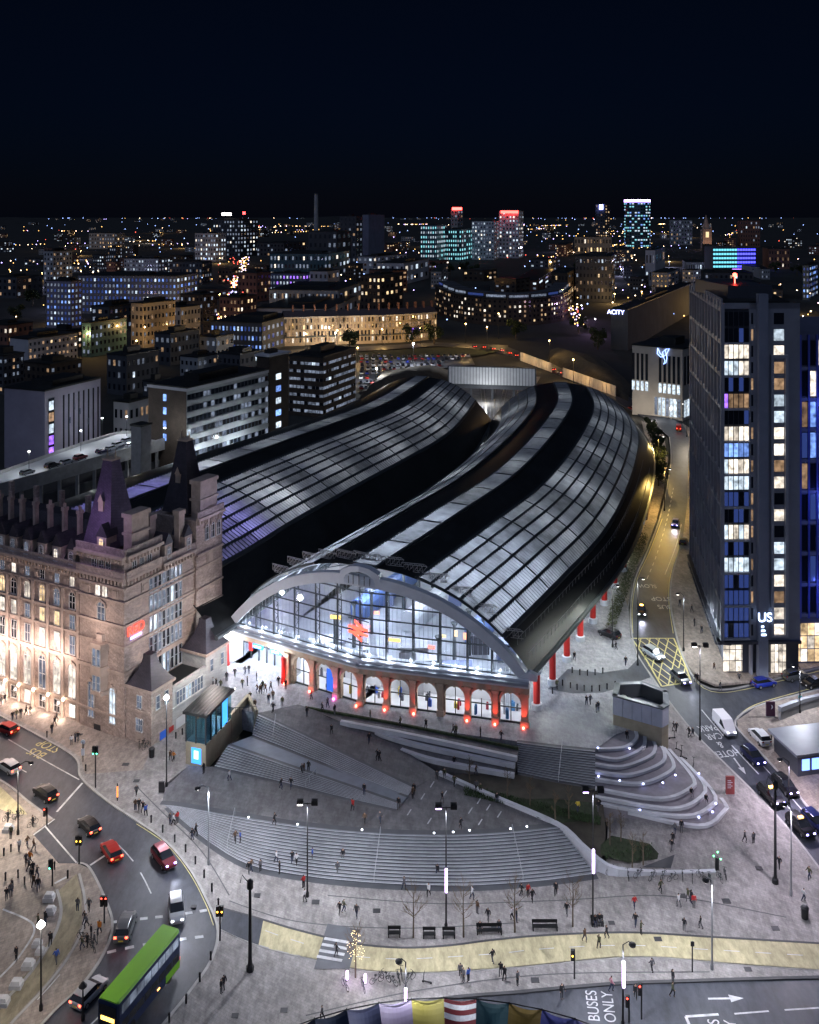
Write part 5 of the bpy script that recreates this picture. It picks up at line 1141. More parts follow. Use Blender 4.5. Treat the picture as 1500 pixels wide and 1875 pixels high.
bx('bay_frame', mTowL, tow, tf, uw0 - .5, uw1 + .5, 0, .45, TZ - 9.5, TZ - 8.9); bx('bay_frame', mTowL, tow, tf, uw0 - .5, uw1 + .5, 0, .45, 11.6, 12)
bx('corner_post', mTowL, tow, tf, -.2, .25, -.35, .12, 11, TZ - .2); bx('soffit', mTowD, tow, tf, -.6, FW, -1.2, .6, 10.5, 11.0); bx('soffit', mTowD, tow, tl_, -.6, FD, -1.5, .8, 10.5, 11.0)
# left face: panel grid with narrow lights
nb = 11
for i in range(nb + 1): u = FD * i / nb; bx('facade_pier', mTow, tow, tl_, u - .32, u + .32, -.4, .22, 11, TZ)
for k in range(0, nf + 1, 2): z = z0t + k * fh; bx('facade_band', mTow, tow, tl_, 0, FD, -.4, .12, z - .35, z + .35)
for k in range(nf):
    for i in range(nb):
        u0 = FD * i / nb + .45; z = z0t + k * fh
        me = unit('window_pane', ('tlp',), lambda: MB().box(IDF, 0, 1.1, -.05, 0, .3, fh - .3), 1)
        place('window_pane', me, tl_, u0 + (.3 if (i + k) % 2 else 1.5), -.18, z, tow, [pick(rr, {'dark': 10, 'dim': .8, 'dimw': .8, 'white': .35})])
# lit ground floor
for u0, u1, d in ((.6, ug1 + .2, -1.1), (uw0 - .3, uw1 + .4, -.35)):
    n = 4
    for i in range(n):
        ua, ub = lerp(u0, u1, i / n), lerp(u0, u1, (i + 1) / n)
        for zz in (5.2, 7.1, 9.0): bx('window_pane', LIT['white'], tow, tf, ua + .06, ub - .06, d, d + .06, zz, zz + 1.75)
bx('lobby_post', mTowL, tow, tf, ug1 + .3, ug1 + .7, -1.2, -.2, 5, 10.6)
for i in range(12): bx('window_pane', LIT['dim'], tow, tl_, 1.5 + i * 3.3, 3.9 + i * 3.3, -1.05, -1.0, 5.4, 9.6); bx('awning', mTowD, tow, tl_, 1.3 + i * 3.3, 4.1 + i * 3.3, -1.0, .9, 9.7, 9.95)
wall_text(tow, 'US', tf, (uf0 + uf1) / 2 + .2, 1.05, 14.6, 2.2, M('sign_blue_white', (.5, .6, 1), emit=(.5, .65, 1), es=4)); 
for i in range(3): bx('sign_strip', M('sign_blue_white', (.5, .6, 1), emit=(.5, .65, 1), es=4), tow, tf, uf0 + .4, uf1 - .4 - .2 * i, 1.02, 1.08, 12.2 + i * .7, 12.5 + i * .7)
# blue wing
wz = 63.0; g0 = Fr((K1.x, K1.y + 4.2), tf.u); g0.n = tf.n.copy()
wing2 = bx('side_wing', M('wing_cladding', (.12, .13, .2), .5, var=.15), tow, g0, .05, 22, -30, 0, 4.6, wz)
for k in range(9):
    z = 13.5 + k * 5.45; bx('wing_band', mTow, tow, g0, 0, 22, 0, .25, z - .3, z + .25)
    for i in range(9): u = .6 + i * 1.5; bx('window_pane', pick(rr, {'navy': 4, 'dark': 3, 'blue': .5, 'dimw': .5}) if k < 7 else pick(rr, {'dark': 3, 'white': 1, 'dimw': 1}), tow, g0, u, u + .9, .0, .06, z + .5, z + 4.9)
for i in range(9): bx('wing_fin', M('wing_blue_fin', (.10, .13, .5), .4, var=.1), tow, g0, 1.55 + i * 1.5, 1.85 + i * 1.5, 0, .35, 13, wz)
for i in range(10):
    for zz in (5.3, 7.6, 9.9): bx('window_pane', LIT['warm' if (i + int(zz)) % 3 else 'white'], tow, g0, .6 + i * 1.25, 1.7 + i * 1.25, .02, .1, zz, zz + 2.1)
for z in (18, 34, 50): light(g0.pt(6.5, 4.0, z), 260, (.10, .15, 1), tow, .5, 'blue_wash')
light(g0.pt(3, 3.0, 8), 60, (.4, .5, 1), tow, .3, 'blue_wash')
# ================================================================ generic blocks placed from their photo corner
def block(name, label, pxl, pxc, pxr, pyb, pyt, wall, roof, zb=5.0, ang=27.5, cat='building', group=None, floors=0, cols=(0, 0), wmix=None, ww=.6, wh=.55, seed=1, single=False, band_m=None, plant=True, style='grid', top_gap=1.0, par=None, off_z=0.0, frame=None):
    C = P(pxc, pyb, zb); a = math.radians(ang); rr = random.Random(seed * 7 + int(pxc))
    fl = Fr((C.x, C.y), (-math.cos(a), math.sin(a))); fl.n = Vector((-math.sin(a), -math.cos(a))); fr = Fr((C.x, C.y), (math.sin(a), math.cos(a))); fr.n = Vector((math.cos(a), -math.sin(a)))
    wl = max(fl.at(pxl), .5); wr = fr.at(pxr)
    if wr < 0 or wr > 260: wr = 60.0
    zt = CAM_H - C.y / FOC * (pyt - HZP); root = empty(name, C, label, cat, group)
    if zt < zb + 2: zt = zb + 2
    mb = MB(); c = [fl.pt(0, 0, 0), fl.pt(wl, 0, 0), fl.pt(wl, -wr, 0), fr.pt(wr, 0, 0)]
    mb.prism([(p.x, p.y) for p in c], zb - 1, zt); mb.build('wall', wall, root)
    mb = MB(); mb.box(fl, -.25, wl + .25, -wr - .25, .25, zt, zt + .5); mb.build('roof', roof, root)
    if plant and wl > 5 and wr > 5:
        mb = MB(); mb.box(fl, wl * rr.uniform(.15, .4), wl * rr.uniform(.55, .8), -wr * rr.uniform(.5, .8), -wr * .25, zt + .5, zt + .5 + rr.uniform(1.5, 3)); mb.build('roof_plant', roof, root)
    if floors:
        h = (zt - zb - top_gap) / floors; S_ = {}
        for f, L, nc in ((fl, wl, cols[0]), (fr, wr, cols[1])):
            if not nc: continue
            p = L / nc
            for k in range(floors):
                if style == 'band': bx('window_band', mTowD, root, f, .3, L - .3, 0, .05, zb + k * h + h * .3, zb + k * h + h * .3 + h * wh)
                for i in range(nc):
                    mt = pick(rr, wmix); z = zb + k * h + h * .3; u = p * (i + .5)
                    if single:
                        me = unit('window', ('bw', round(p * ww, 1), round(h * wh, 1)), lambda: MB().box(IDF, -round(p * ww, 1) / 2, round(p * ww, 1) / 2, -.05, 0, 0, round(h * wh, 1)), 1)
                        place('window', me, f, u, .08, z, root, [mt])
                        if frame: bx('mullion', frame, root, f, u + p * .5 - .06, u + p * .5 + .06, 0, .16, z, z + h * wh)
                    else:
                        S_.setdefault(mt.name, (mt, MB()))[1].box(f, u - p * ww / 2, u + p * ww / 2, -.05, .08, z, z + h * wh)
                if band_m: bx('floor_band', band_m, root, f, 0, L, 0, .2, zb + k * h - h * .12, zb + k * h + h * .22)
        for mt, b in S_.values(): tag(b.build('window', mt, root, fix=False), kind='stuff')
    return root, fl, fr, wl, wr, zt
mGreyC = M('grey_concrete_clad', (.33, .345, .35), .8, var=.2, scale=.15); mBrickD = M('dark_brick', (.085, .065, .05), .85, var=.25, scale=.3, brick=(.5, .16, .02, (math.pi / 2, 0, 0))); mLilac = M('lilac_render', (.30, .28, .35), .8, var=.15, scale=.1); mDarkW = M('charcoal_wall', (.07, .075, .085), .8, var=.25, scale=.1)
mCream = M('cream_render', (.48, .44, .38), .8, var=.12, scale=.2); mTerr = M('terrace_stone', (.45, .36, .25), .85, var=.2, scale=.1); mBlueW = M('blue_grey_wall', (.16, .19, .28), .7, var=.2, scale=.1); mPaleW = M('pale_wall', (.5, .5, .52), .8, var=.15, scale=.1)
offmix = {'dark': 7, 'dim': 4, 'cool': .22}
# office slab
o1 = block('office_block', 'grey office slab with ribbon windows behind the far shed', 272, 342, 491, 868, 712, mGreyC, mBlackR, floors=7, cols=(0, 22), wmix=offmix, ww=.78, wh=.46, single=True, style='band', ang=29, zb=5, frame=mSteelD, band_m=mGreyC)
rt, fl, fr, wl, wr, zt = o1
for u_ in (6, 22):
    MB().lathe(fr.pt(u_, .5, 9.5), [(.1, 0), (.35, .2), (.1, .4)], 6).build('wall_lamp', M('office_lamp_glow', (1, 1, 1), emit=(.9, .95, 1), es=6), rt); light(fr.pt(u_, 7, 11), 2600, (.82, .92, 1), rt, .3, 'wall_lamp_glow')
bx('gable_wall', mBrickD, rt, fl, 0.1, wl, 0, .12, 4, zt - .8)
for k in range(4): bx('stair_window', LIT['blue'], rt, fl, wl * .52, wl * .6, .12, .2, zt - 4.5 - k * 4.1, zt - 2.4 - k * 4.1)
bx('roof_edge', mPaleW, rt, fl, -.3, wl + .3, -.3, .35, zt - .8, zt + .1); bx('roof_edge', mPaleW, rt, fr, -.3, wr, -.3, .35, zt - .8, zt + .1)
t2, fl, fr, wl, wr, zt = block('stair_tower', 'dark brick stair tower with a column of blue windows between the offices', 470, 493, 528, 815, 656, mBrickD, mBlackR, ang=29, zb=5)
for k in range(6): bx('stair_window', LIT['blue' if k % 2 else 'cool'], t2, fr, wr * .35, wr * .6, 0, .1, zt - 8 - k * 4.2, zt - 6 - k * 4.2)
bx('roof_slab', mPaleW, t2, fl, -.6, wl + .6, -wr - .6, .6, zt + .5, zt + 1.1)
o2 = block('office_block', 'stepped dark office block with white window bands beside the car park', 530, 592, 651, 762, 655, mBrickD, mBlackR, floors=7, cols=(9, 13), wmix={'dim': 6, 'cool': .3, 'dark': 2}, ww=.82, wh=.36, single=True, ang=22, zb=5, band_m=None, frame=mPaleW)
# slit fronted building and the car park deck
s5, fl, fr, wl, wr, zt = block('slit_building', 'lilac grey building with tall dark slit windows above the car deck', 8, 82, 184, 862, 717, mLilac, mBlackR, zb=5, ang=22)
for i in range(9):
    u = wr * (.06 if i == 0 else .22 + i * .09); bx('slit_window', mDarkG, s5, fr, u, u + wr * (.10 if i == 0 else .022), 0, .1, 9, zt - 2.5)
for k, c in enumerate(('cool', 'dimw', 'cool', 'violet', 'violet')): bx('window', LIT[c], s5, fr, wr * .065, wr * .145, .1, .16, zt - 6.2 - k * 3.6, zt - 3.4 - k * 3.6)
for u, z in ((.42, 10), (.6, 8), (.75, 12), (.5, 6)): bx('window', LIT['dim'], s5, fr, wr * u, wr * u + .5, .1, .16, zt - z - 2, zt - z)
dk = [P(-120, 925, 14), P(0, 893, 14), P(337, 798, 14), P(318, 790, 14), P(215, 795, 14), P(150, 815, 14), P(0, 868, 14), P(-120, 900, 14)]
deck = empty('parking_deck', P(150, 850, 14), 'lit rooftop parking deck with concrete parapet left of the sheds', 'car park')
MB().prism([(p.x, p.y) for p in dk], 12.6, 14).build('deck_slab', M('deck_surface', (.42, .43, .45), .7, var=.15, scale=.1, detail=6), deck)
wall_along(deck, 'parapet', [dk[0], dk[1], dk[2]], .4, 1.1, 11.5, mConc); wall_along(deck, 'parapet', [dk[2], dk[3], dk[4], dk[5], dk[6]], .3, .9, 13, mConc)
for i in range(12): p = dk[1].lerp(dk[2], i / 11); bx('deck_pillar', mConc, deck, IDF, p.x - .4, p.x + .4, p.y + .5, p.y + 1.4, 4, 12.6)
wall_along(deck, 'lower_wall', [dk[0] + Vector((0, 4, -6)), dk[2] + Vector((0, 4, -6))], .4, 0, 4, mDarkW)
st, fl, fr, wl, wr, zt = block('stair_block', 'plain concrete stair block on the near edge of the parking deck', 240, 258, 277, 905, 782, mConc, mBlackR, zb=5, ang=27, plant=False)
mDeckL = M('deck_lamp_glow', (1, 1, 1), emit=(.95, .97, 1), es=12)
for x, y, pw in ((53, 842, 1600), (187, 775, 1300), (232, 772, 1300), (302, 795, 1300), (148, 800, 1300)):
    b = P(x, y + 26, 14); r_ = empty('deck_lamp', b, 'slim lamp post %s on the parking deck' % {53: 'beside the dark cars', 187: 'by the slit windows', 232: 'near the white cars', 302: 'under the office gable', 148: 'halfway along the far parapet'}[x], 'lamp post', 'parking deck lamps')
    MB().tube([b, b + Vector((0, 0, 6))], .08, 5).build('pole', mSteelD, r_); MB().lathe(b + Vector((0, 0, 6)), [(.1, 0), (.35, .1), (.1, .3)], 6).build('lamp_head', mDeckL, r_); light(b + Vector((0, 0, 5.8)), pw, (.9, .95, 1), r_, .2)
# cream building with the bird sign
bb, fl, fr, wl, wr, zt = block('theatre_building', 'cream stone hall with tall slit windows and a glowing blue bird sign', 1158, 1250, 1300, 768, 640, mCream, mBlackR, zb=5, ang=38)
for i in range(11):
    if i in (5, 6): continue
    u = wl * (.05 + .09 * i); bx('slit_window', mDarkG, bb, fl, u, u + wl * .05, 0, .15, 18.5, zt - 3); bx('slit_window', LIT['cool'], bb, fl, u, u + wl * .05, .02, .2, 14.4, 18)
for i in range(7): u = wl * (.04 + .075 * i); bx('window_pane', LIT['cool' if i % 3 else 'dim'], bb, fl, u, u + wl * .055, 0, .15, 5.5, 12.5)
for i in range(5): bx('slit_window', mDarkG, bb, fr, 1.5 + i * 3.2, 3.2 + i * 3.2, 0, .15, 18, zt - 3); bx('window_pane', LIT['cool'], bb, fr, 1.5 + i * 3.2, 4 + i * 3.2, 0, .15, 5.5, 12)
mBird = M('blue_neon', (.2, .3, 1), emit=(.3, .45, 1), es=3); m = MB(); uc_ = fl.at(1215); zc_ = fl.zof(uc_, 650)
for pts in ([(-2.2, 2.6), (-1.2, .6), (.2, -.6), (1.4, .4), (.8, 2.0), (-.2, 1.2), (.2, -.6)], [(1.4, .4), (2.6, 2.8), (1.2, 2.4), (.8, 2.0)], [(.2, -.6), (.8, -2.2), (.2, -3.6), (1.2, -2.8), (1.6, -1.0), (1.4, .4)], [(-2.2, 2.6), (-2.4, .4), (-1.0, -.8), (.2, -.6)]):
    m.tube([fl.pt(uc_ - x, .4, zc_ + z) for x, z in pts], .1, 5)
m.build('bird_sign', mBird, bb)
light(fl.pt(wl * .4, 9, 7), 900, (1, .88, .72), bb, .3, 'facade_light'); light(fl.pt(wl * .9, 9, 7), 700, (1, .86, .7), bb, .3, 'facade_light')
# white louvred gantry over the tracks
gz = 17.0; ga, gb = P(822, 702, gz - 5), P(980, 707, gz - 5); gt = Vector((gb.x - ga.x, gb.y - ga.y)); gF = Fr((ga.x, ga.y), gt)
if gF.n.y > 0: gF.n = -gF.n
gan = empty('louvred_screen', ga, 'long pale louvred screen wall standing across the tracks behind the sheds', 'screen'); n = 28; L = gt.length
h_ = gF.zof(0, 671) - (gz - 5)
for i in range(n): bx('louvre_panel', M('pale_louvre', (.52, .53, .54), .6, var=.1), gan, gF, L * i / n + .12, L * (i + 1) / n - .12, -.3, .15, gz - 5, gz - 5 + h_)
bx('screen_frame', mSteelD, gan, gF, -.5, L + .5, -.9, -.32, gz - 5.4, gz - 5 + h_ + .3); bx('screen_beam', mDarkW, gan, gF, -3, L + 6, -6, -.95, gz - 7, gz - 5)
for i in range(5): bx('screen_leg', mDarkW, gan, gF, L * i / 4 - .5, L * i / 4 + .5, -4, -3, 0, gz - 7)
light(gF.pt(L * .5, 14, gz + 3), 1800, (.9, .95, 1), gan, .4, 'yard_light'); light(gF.pt(L * .45, 8, 9), 1500, (.95, .97, 1), gan, .4, 'yard_light')
# tracks in the gap
trk = MB()
for k in range(4):
    a, b = P(885 + k * 12, 765, 5), P(880 + k * 22, 708, 5); nn = Vector((.12, 0, 0)); trk.poly([a - nn, a + nn, b + nn, b - nn]); a2, b2 = a + Vector((1.5, 0, 0)), b + Vector((1.5, 0, 0)); trk.poly([a2 - nn, a2 + nn, b2 + nn, b2 - nn])
trk.v = [(x, y, 5.3) for x, y, z in trk.v]; o = trk.build('railway_track', M('rail_steel', (.5, .5, .5), .3, .8, var=0), fix=False); tag(o, 'steel rails running out between the two sheds', 'track', None, 'structure')
mb = MB(); mb.poly([(p.x, p.y, 5.1) for p in (P(860, 800, 5), P(935, 790, 5), P(990, 690, 5), P(830, 690, 5))]); tag(mb.build('ballast', M('ballast', (.2, .19, .18), .9, var=.4, scale=.5), fix=False), 'pale ballast bed between the sheds', 'ballast', None, 'structure')
# ================================================================ the city behind
mixD = {'dark': 14, 'dim': 4, 'dimw': 2, 'cool': .5, 'warm': .4}; mixL = {'dark': 6, 'cool': 2.0, 'white': .8, 'dim': 4}; mixW = {'dark': 8, 'warm': 1.2, 'dimw': 3, 'white': .4}; mixB = {'navy': 6, 'blue': 1.8, 'dim': 4, 'cool': .8}
mBrick = M('red_brick', (.22, .11, .08), .85, var=.25, scale=.2); mTeal = M('teal_glass_wall', (.06, .13, .16), .3, var=.2, scale=.05); mWhiteB = M('white_cladding', (.55, .57, .62), .7, var=.15, scale=.06)
CITY = [
 ('student_block', 'long pale blue lit student block with a grid of windows', 143, 323, 362, 575, 506, mBlueW, 6, (26, 6), mixB, 8),
 ('student_block', 'tall grey wing at the near end of the blue lit student block', 85, 130, 150, 600, 515, mLilac, 8, (7, 3), mixB, 20),
 ('tower_block', 'narrow pale tower block rising behind the blue lit student block', 80, 97, 132, 540, 460, mGreyC, 9, (3, 6), mixD, 25),
 ('apartment_block', 'low block with a blue lit white end wall beside the dark roofs', 18, 52, 142, 672, 622, mPaleW, 4, (0, 12), mixW, 30),
 ('brick_block', 'dark building at the picture edge with one blue window', -30, 6, 44, 720, 652, mDarkW, 5, (4, 5), mixD, 30),
 ('glass_building', 'glass fronted building glowing orange at its base', 150, 166, 232, 652, 592, mTeal, 4, (2, 9), mixD, 25),
 ('office_building', 'beige office with rows of square windows lit orange below', 240, 262, 321, 636, 556, mTerr, 5, (3, 9), mixD, 30),
 ('cream_building', 'plain cream block with tall slit windows and one yellow light', 296, 331, 367, 615, 563, mCream, 3, (5, 6), mixD, 30),
 ('warehouse', 'dark long roofed building behind the parking deck', 196, 232, 291, 722, 652, mDarkW, 3, (4, 7), mixD, 28),
 ('warehouse', 'dark block with a few blue windows right of the long roofed one', 283, 312, 365, 668, 612, mDarkW, 3, (3, 8), mixD, 28),
 ('warehouse', 'grey block with pale parapet in front of the blue windowed terrace', 366, 396, 428, 656, 618, mGreyC, 2, (3, 4), mixD, 28),
 ('terrace_block', 'low long block with scattered bright blue windows', 386, 480, 542, 646, 592, mDarkW, 3, (14, 8), mixB, 15),
 ('villa', 'small white classical villa tucked beside the office gable', 208, 236, 274, 812, 738, mPaleW, 2, (3, 4), mixW, 25),
 ('dark_block', 'flat roofed dark building in front of the blue lit student block', 167, 200, 258, 606, 562, mDarkW, 3, (3, 7), mixD, 25),
 ('hospital_block', 'white lit hospital wing with stacked window rows', 357, 395, 414, 478, 427, mPaleW, 6, (8, 4), mixL, 20),
 ('hospital_block', 'taller hospital tower with white lights behind the wing', 390, 440, 473, 470, 402, mDarkW, 9, (10, 6), mixL, 15),
 ('far_block', 'flat far block with a lit top row left of the hospital', 163, 210, 228, 455, 427, mGreyC, 4, (10, 4), mixD, 12),
 ('far_block', 'small dark tower in front of the flat far block', 197, 212, 224, 486, 453, mDarkW, 5, (4, 3), mixD, 20),
 ('far_block', 'wide greenish block behind the blue lit student block', 227, 290, 312, 512, 474, mGreyC, 5, (12, 4), mixL, 10),
 ('far_block', 'dark wide block next to the street of tail lights', 310, 370, 388, 520, 480, mDarkW, 4, (10, 4), mixD, 10),
 ('power_station', 'dark boiler house with blue lit flank below the tall chimney', 565, 617, 643, 505, 424, mDarkW, 5, (6, 3), mixD, 12),
 ('twin_tower', 'tall dark windowless tower with a pale fin', 664, 675, 704, 485, 393, mBlueW, 1, (0, 0), mixD, 20),
 ('twin_tower', 'dark slab joined to the left of the windowless tower', 622, 652, 664, 490, 396, mDarkW, 10, (4, 2), mixD, 20),
 ('lab_building', 'long low laboratory with one lit ribbon of windows', 494, 600, 640, 510, 465, mTeal, 3, (16, 6), mixL, 10),
 ('lab_building', 'white stepped building with bright upper floors', 655, 683, 745, 508, 470, mPaleW, 4, (3, 9), mixL, 25),
 ('lab_building', 'low white building right of the stepped one', 690, 740, 785, 520, 482, mPaleW, 2, (6, 5), mixL, 15),
 ('violet_building', 'glass building lit violet from within', 493, 560, 570, 545, 501, mBlueW, 4, (11, 2), {'violet': 2, 'cool': 3, 'dim': 3}, 8),
 ('white_building', 'plain white flank beside the violet lit building', 567, 600, 622, 545, 497, mPaleW, 3, (4, 3), mixD, 15),
 ('brick_tower', 'square brick block with a few warm windows above the crescent', 660, 697, 738, 582, 505, mBrickD, 6, (5, 5), mixW, 25),
 ('long_office', 'long grey office with two strips of lit windows', 493, 620, 662, 572, 532, mGreyC, 2, (18, 5), mixD, 8),
 ('long_office', 'low white roofed range just behind the crescent', 470, 600, 655, 594, 566, mPaleW, 1, (18, 6), mixD, 8),
 ('glass_block', 'teal lit glass laboratory with glowing floors', 770, 800, 815, 482, 412, mTeal, 8, (7, 4), {'teal': 3, 'cool': 3, 'dim': 2}, 15),
 ('glass_block', 'teal striped block beside the glowing laboratory', 813, 845, 866, 478, 420, mTeal, 7, (8, 5), {'teal': 4, 'cool': 1.5, 'dark': 2}, 15),
 ('white_slot_block', 'white block with columns of slot windows', 864, 905, 918, 475, 405, mWhiteB, 10, (8, 3), mixL, 12),
 ('white_slot_block', 'tall white block carrying a red roof sign', 914, 950, 985, 472, 386, mWhiteB, 12, (6, 6), mixL, 15),
 ('sign_tower', 'slim grey tower topped by a red sign', 826, 838, 848, 445, 384, mGreyC, 8, (2, 2), mixD, 20),
 ('slab_tower', 'narrow dark tower with a small blue sign on top', 1091, 1108, 1117, 440, 374, mDarkW, 12, (4, 2), mixW, 18),
 ('long_hall', 'floodlit yellow stone hall in front of the towers', 1052, 1120, 1142, 465, 434, mTerr, 2, (12, 4), mixW, 10),
 ('far_block', 'grey block of flats left of the church spire', 1228, 1268, 1285, 448, 403, mGreyC, 6, (8, 4), mixD, 12),
 ('far_block', 'brown block of flats right of the church spire', 1356, 1392, 1404, 452, 404, mBrick, 6, (8, 3), mixD, 12),
 ('brown_office', 'brown office with amber lit strips at the far side', 1408, 1446, 1462, 492, 456, mBrick, 3, (8, 4), mixW, 12),
 ('dark_office', 'wide dark office block with a cluster of lit windows', 1054, 1120, 1190, 552, 470, mDarkW, 6, (10, 10), mixD, 15),
 ('glass_pavilion', 'bright glazed pavilion left of the blue drum', 1256, 1290, 1306, 512, 480, mPaleW, 2, (8, 4), mixL, 12),
 ('retail_shed', 'black shed with a blue lettered sign', 1119, 1150, 1270, 640, 568, mDarkW, 2, (0, 0), mixD, 25),
 ('classical_hall', 'pale classical hall with tall openings', 1182, 1200, 1218, 522, 458, mPaleW, 2, (3, 3), mixD, 20),
 ('glass_corner', 'blue lit glass building at the far edge behind the tower', 1470, 1482, 1540, 548, 486, mTeal, 6, (2, 10), mixB, 30),
 ('warm_terrace', 'low building with warm lit shops behind the tower', 1448, 1456, 1540, 660, 592, mTerr, 4, (1, 9), mixW, 12),
 ('brick_school', 'dark institutional building under the bare trees', 1010, 1040, 1056, 560, 500, mBrickD, 4, (5, 3), mixW, 15),
 ('street_block', 'block along the street of tail lights with violet shop lights', 402, 440, 470, 600, 545, mBrick, 4, (6, 5), mixW, 20),
 ('street_block', 'corner block left of the green lit street', 330, 372, 398, 592, 540, mBrickD, 4, (6, 4), mixD, 20),
 ('street_block', 'brick range at the right of the street of tail lights', 436, 470, 496, 552, 500, mBrick, 4, (5, 4), mixW, 20),
 ('brick_range', 'low dark range in the corner below the pale end wall', 40, 92, 150, 700, 668, mBrickD, 2, (6, 6), mixD, 28),
 ('brick_range', 'dark gabled range between the villa and the long roofed building', 262, 282, 312, 742, 700, mDarkW, 2, (2, 4), mixD, 28),
 ('brick_range', 'flat dark roofs between the grey block and the stair tower', 400, 440, 482, 690, 650, mDarkW, 2, (5, 5), mixD, 28),
 ('brick_range', 'small pale fronted row behind the office slab', 330, 362, 398, 690, 655, mGreyC, 2, (4, 4), mixD, 28),
 ('brick_range', 'dark terrace left of the orange glowing glass building', 88, 120, 150, 642, 606, mBrickD, 3, (5, 4), mixW, 28),
 ('brick_range', 'low brick row at the picture edge above the pale end wall', -30, 14, 60, 630, 596, mBrick, 2, (6, 5), mixW, 25),
 ('brick_range', 'dark block behind the orange glowing glass building', 232, 250, 276, 600, 566, mBrickD, 3, (3, 3), mixD, 28),
 ('brick_range', 'narrow dark block close to the green lit street', 372, 392, 410, 632, 590, mBrickD, 4, (3, 3), mixW, 22),
 ('brick_range', 'dark row far left beyond the tower block', -20, 30, 78, 545, 508, mDarkW, 3, (6, 5), mixD, 18),
 ('brick_range', 'dark row beneath the twin hospital lights', 470, 520, 560, 470, 445, mDarkW, 3, (8, 5), mixD, 12),
 ('brick_range', 'dark range between the round tower and the dark office', 1120, 1160, 1195, 480, 456, mDarkW, 3, (6, 5), mixW, 12),
 ('brick_range', 'dark long range in front of the blue drum', 1290, 1380, 1440, 525, 500, mDarkW, 2, (10, 6), mixD, 10),
]
for i, (nm, lab, pl, pc, pr, pb, pt, wl_, fl_, cols_, mx, an) in enumerate(CITY):
    block(nm, lab, pl, pc, pr, pb, pt, wl_, mBlackR, floors=fl_, cols=cols_, wmix=mx, ang=an, seed=i, ww=.42, wh=.46)
def far_obj(name, lab, cat, px, py, z=5.0): p = P(px, py, z); return empty(name, p, lab, cat), p
c_, p = far_obj('chimney_stack', 'very tall slim chimney rising above the dark boiler house', 'chimney', 579, 498); h = p.y / FOC * (498 - 356)
m = MB(); m.lathe(p, [(4.0, 0), (2.6, h)], 12); m.build('shaft', mGreyC, c_); m = MB(); m.lathe(p, [(2.9, h), (2.9, h + 2)], 12); m.build('rim', mDarkW, c_)
# round tower with violet crown
c_, p = far_obj('round_tower', 'round glass tower with a glowing violet crown on the skyline', 'tower', 1167, 452); h = p.y / FOC * (452 - 370); r = p.y / FOC * 23
m = MB(); m.lathe(p, [(r, 0), (r, h)], 28); m.build('drum', mTeal, c_)
m = MB(); m.lathe(p, [(r * .98, h), (r * 1.02, h), (r * 1.02, h + 6), (r * .9, h + 6)], 28); m.build('crown_band', M('violet_crown', (.6, .4, 1), emit=(.55, .35, 1), es=5), c_)
rr = random.Random(4); S_ = {}
for k in range(15):
    for i in range(28):
        a = 2 * math.pi * (i + .5) / 28; mt = pick(rr, {'dark': 5, 'blue': 1, 'teal': 2.2, 'cool': 1}); q = Fr((p.x + r * math.cos(a), p.y + r * math.sin(a)), (-math.sin(a), math.cos(a))); q.n = Vector((math.cos(a), math.sin(a)))
        S_.setdefault(mt.name, (mt, MB()))[1].box(q, -r * .07, r * .07, -.1, .35, 5 + h * k / 15 + 2, 5 + h * k / 15 + h / 15 * .65)
for mt, b in S_.values(): tag(b.build('window', mt, c_, fix=False), kind='stuff')
# blue drum
c_, p = far_obj('lit_drum', 'wide low building lit teal on one half and deep blue on the other', 'building', 1345, 492); w = p.y / FOC * 41; h = p.y / FOC * (492 - 452)
f = Fr((p.x, p.y), (1, .12)); f.n = Vector((.12, -1)).normalized()
bx('wall', mDarkW, c_, f, -w, w, -30, 0, 4, 5 + h)
for k in range(5):
    for i in range(16): bx('window', M('drum_teal', (.1, .4, .5), emit=(.15, .6, .75), es=1.0) if i < 9 else M('drum_blue', (.1, .1, .8), emit=(.06, .06, 1), es=2.2), c_, f, -w + w * 2 * (i + .1) / 16, -w + w * 2 * (i + .9) / 16, 0, .4, 7 + h * .19 * k, 5 + h * .19 * (k + .8))
bx('base_strip', M('violet_strip', (.6, .3, 1), emit=(.5, .2, 1), es=4), c_, f, -w * .1, w, .2, .8, 2.4, 4.6)
# church spire
c_, p = far_obj('church_spire', 'floodlit stone church spire standing among the flats', 'church', 1293, 455); h = p.y / FOC * (455 - 396); w = p.y / FOC * 8
bx('tower', M('spire_stone', (.45, .33, .25), .8, var=.2, scale=.1), c_, IDF, p.x - w, p.x + w, p.y - w, p.y + w, 4, 5 + h * .6); m = MB(); m.lathe((p.x, p.y, 5 + h * .6), [(w * .9, 0), (w * .05, h * .45)], 8); m.build('spire', MATS['spire_stone'], c_)
for a in (-1, 1): m = MB(); m.lathe((p.x + a * w * .9, p.y - w * .9, 5 + h * .6), [(w * .2, 0), (.05, h * .14)], 6); m.build('pinnacle', MATS['spire_stone'], c_)
bx('belfry_opening', LIT['warm'], c_, IDF, p.x - w * .35, p.x + w * .35, p.y - w - .2, p.y - w, 5 + h * .35, 5 + h * .52); light((p.x, p.y - 40, 15), 9000, (1, .6, .4), c_, 1)
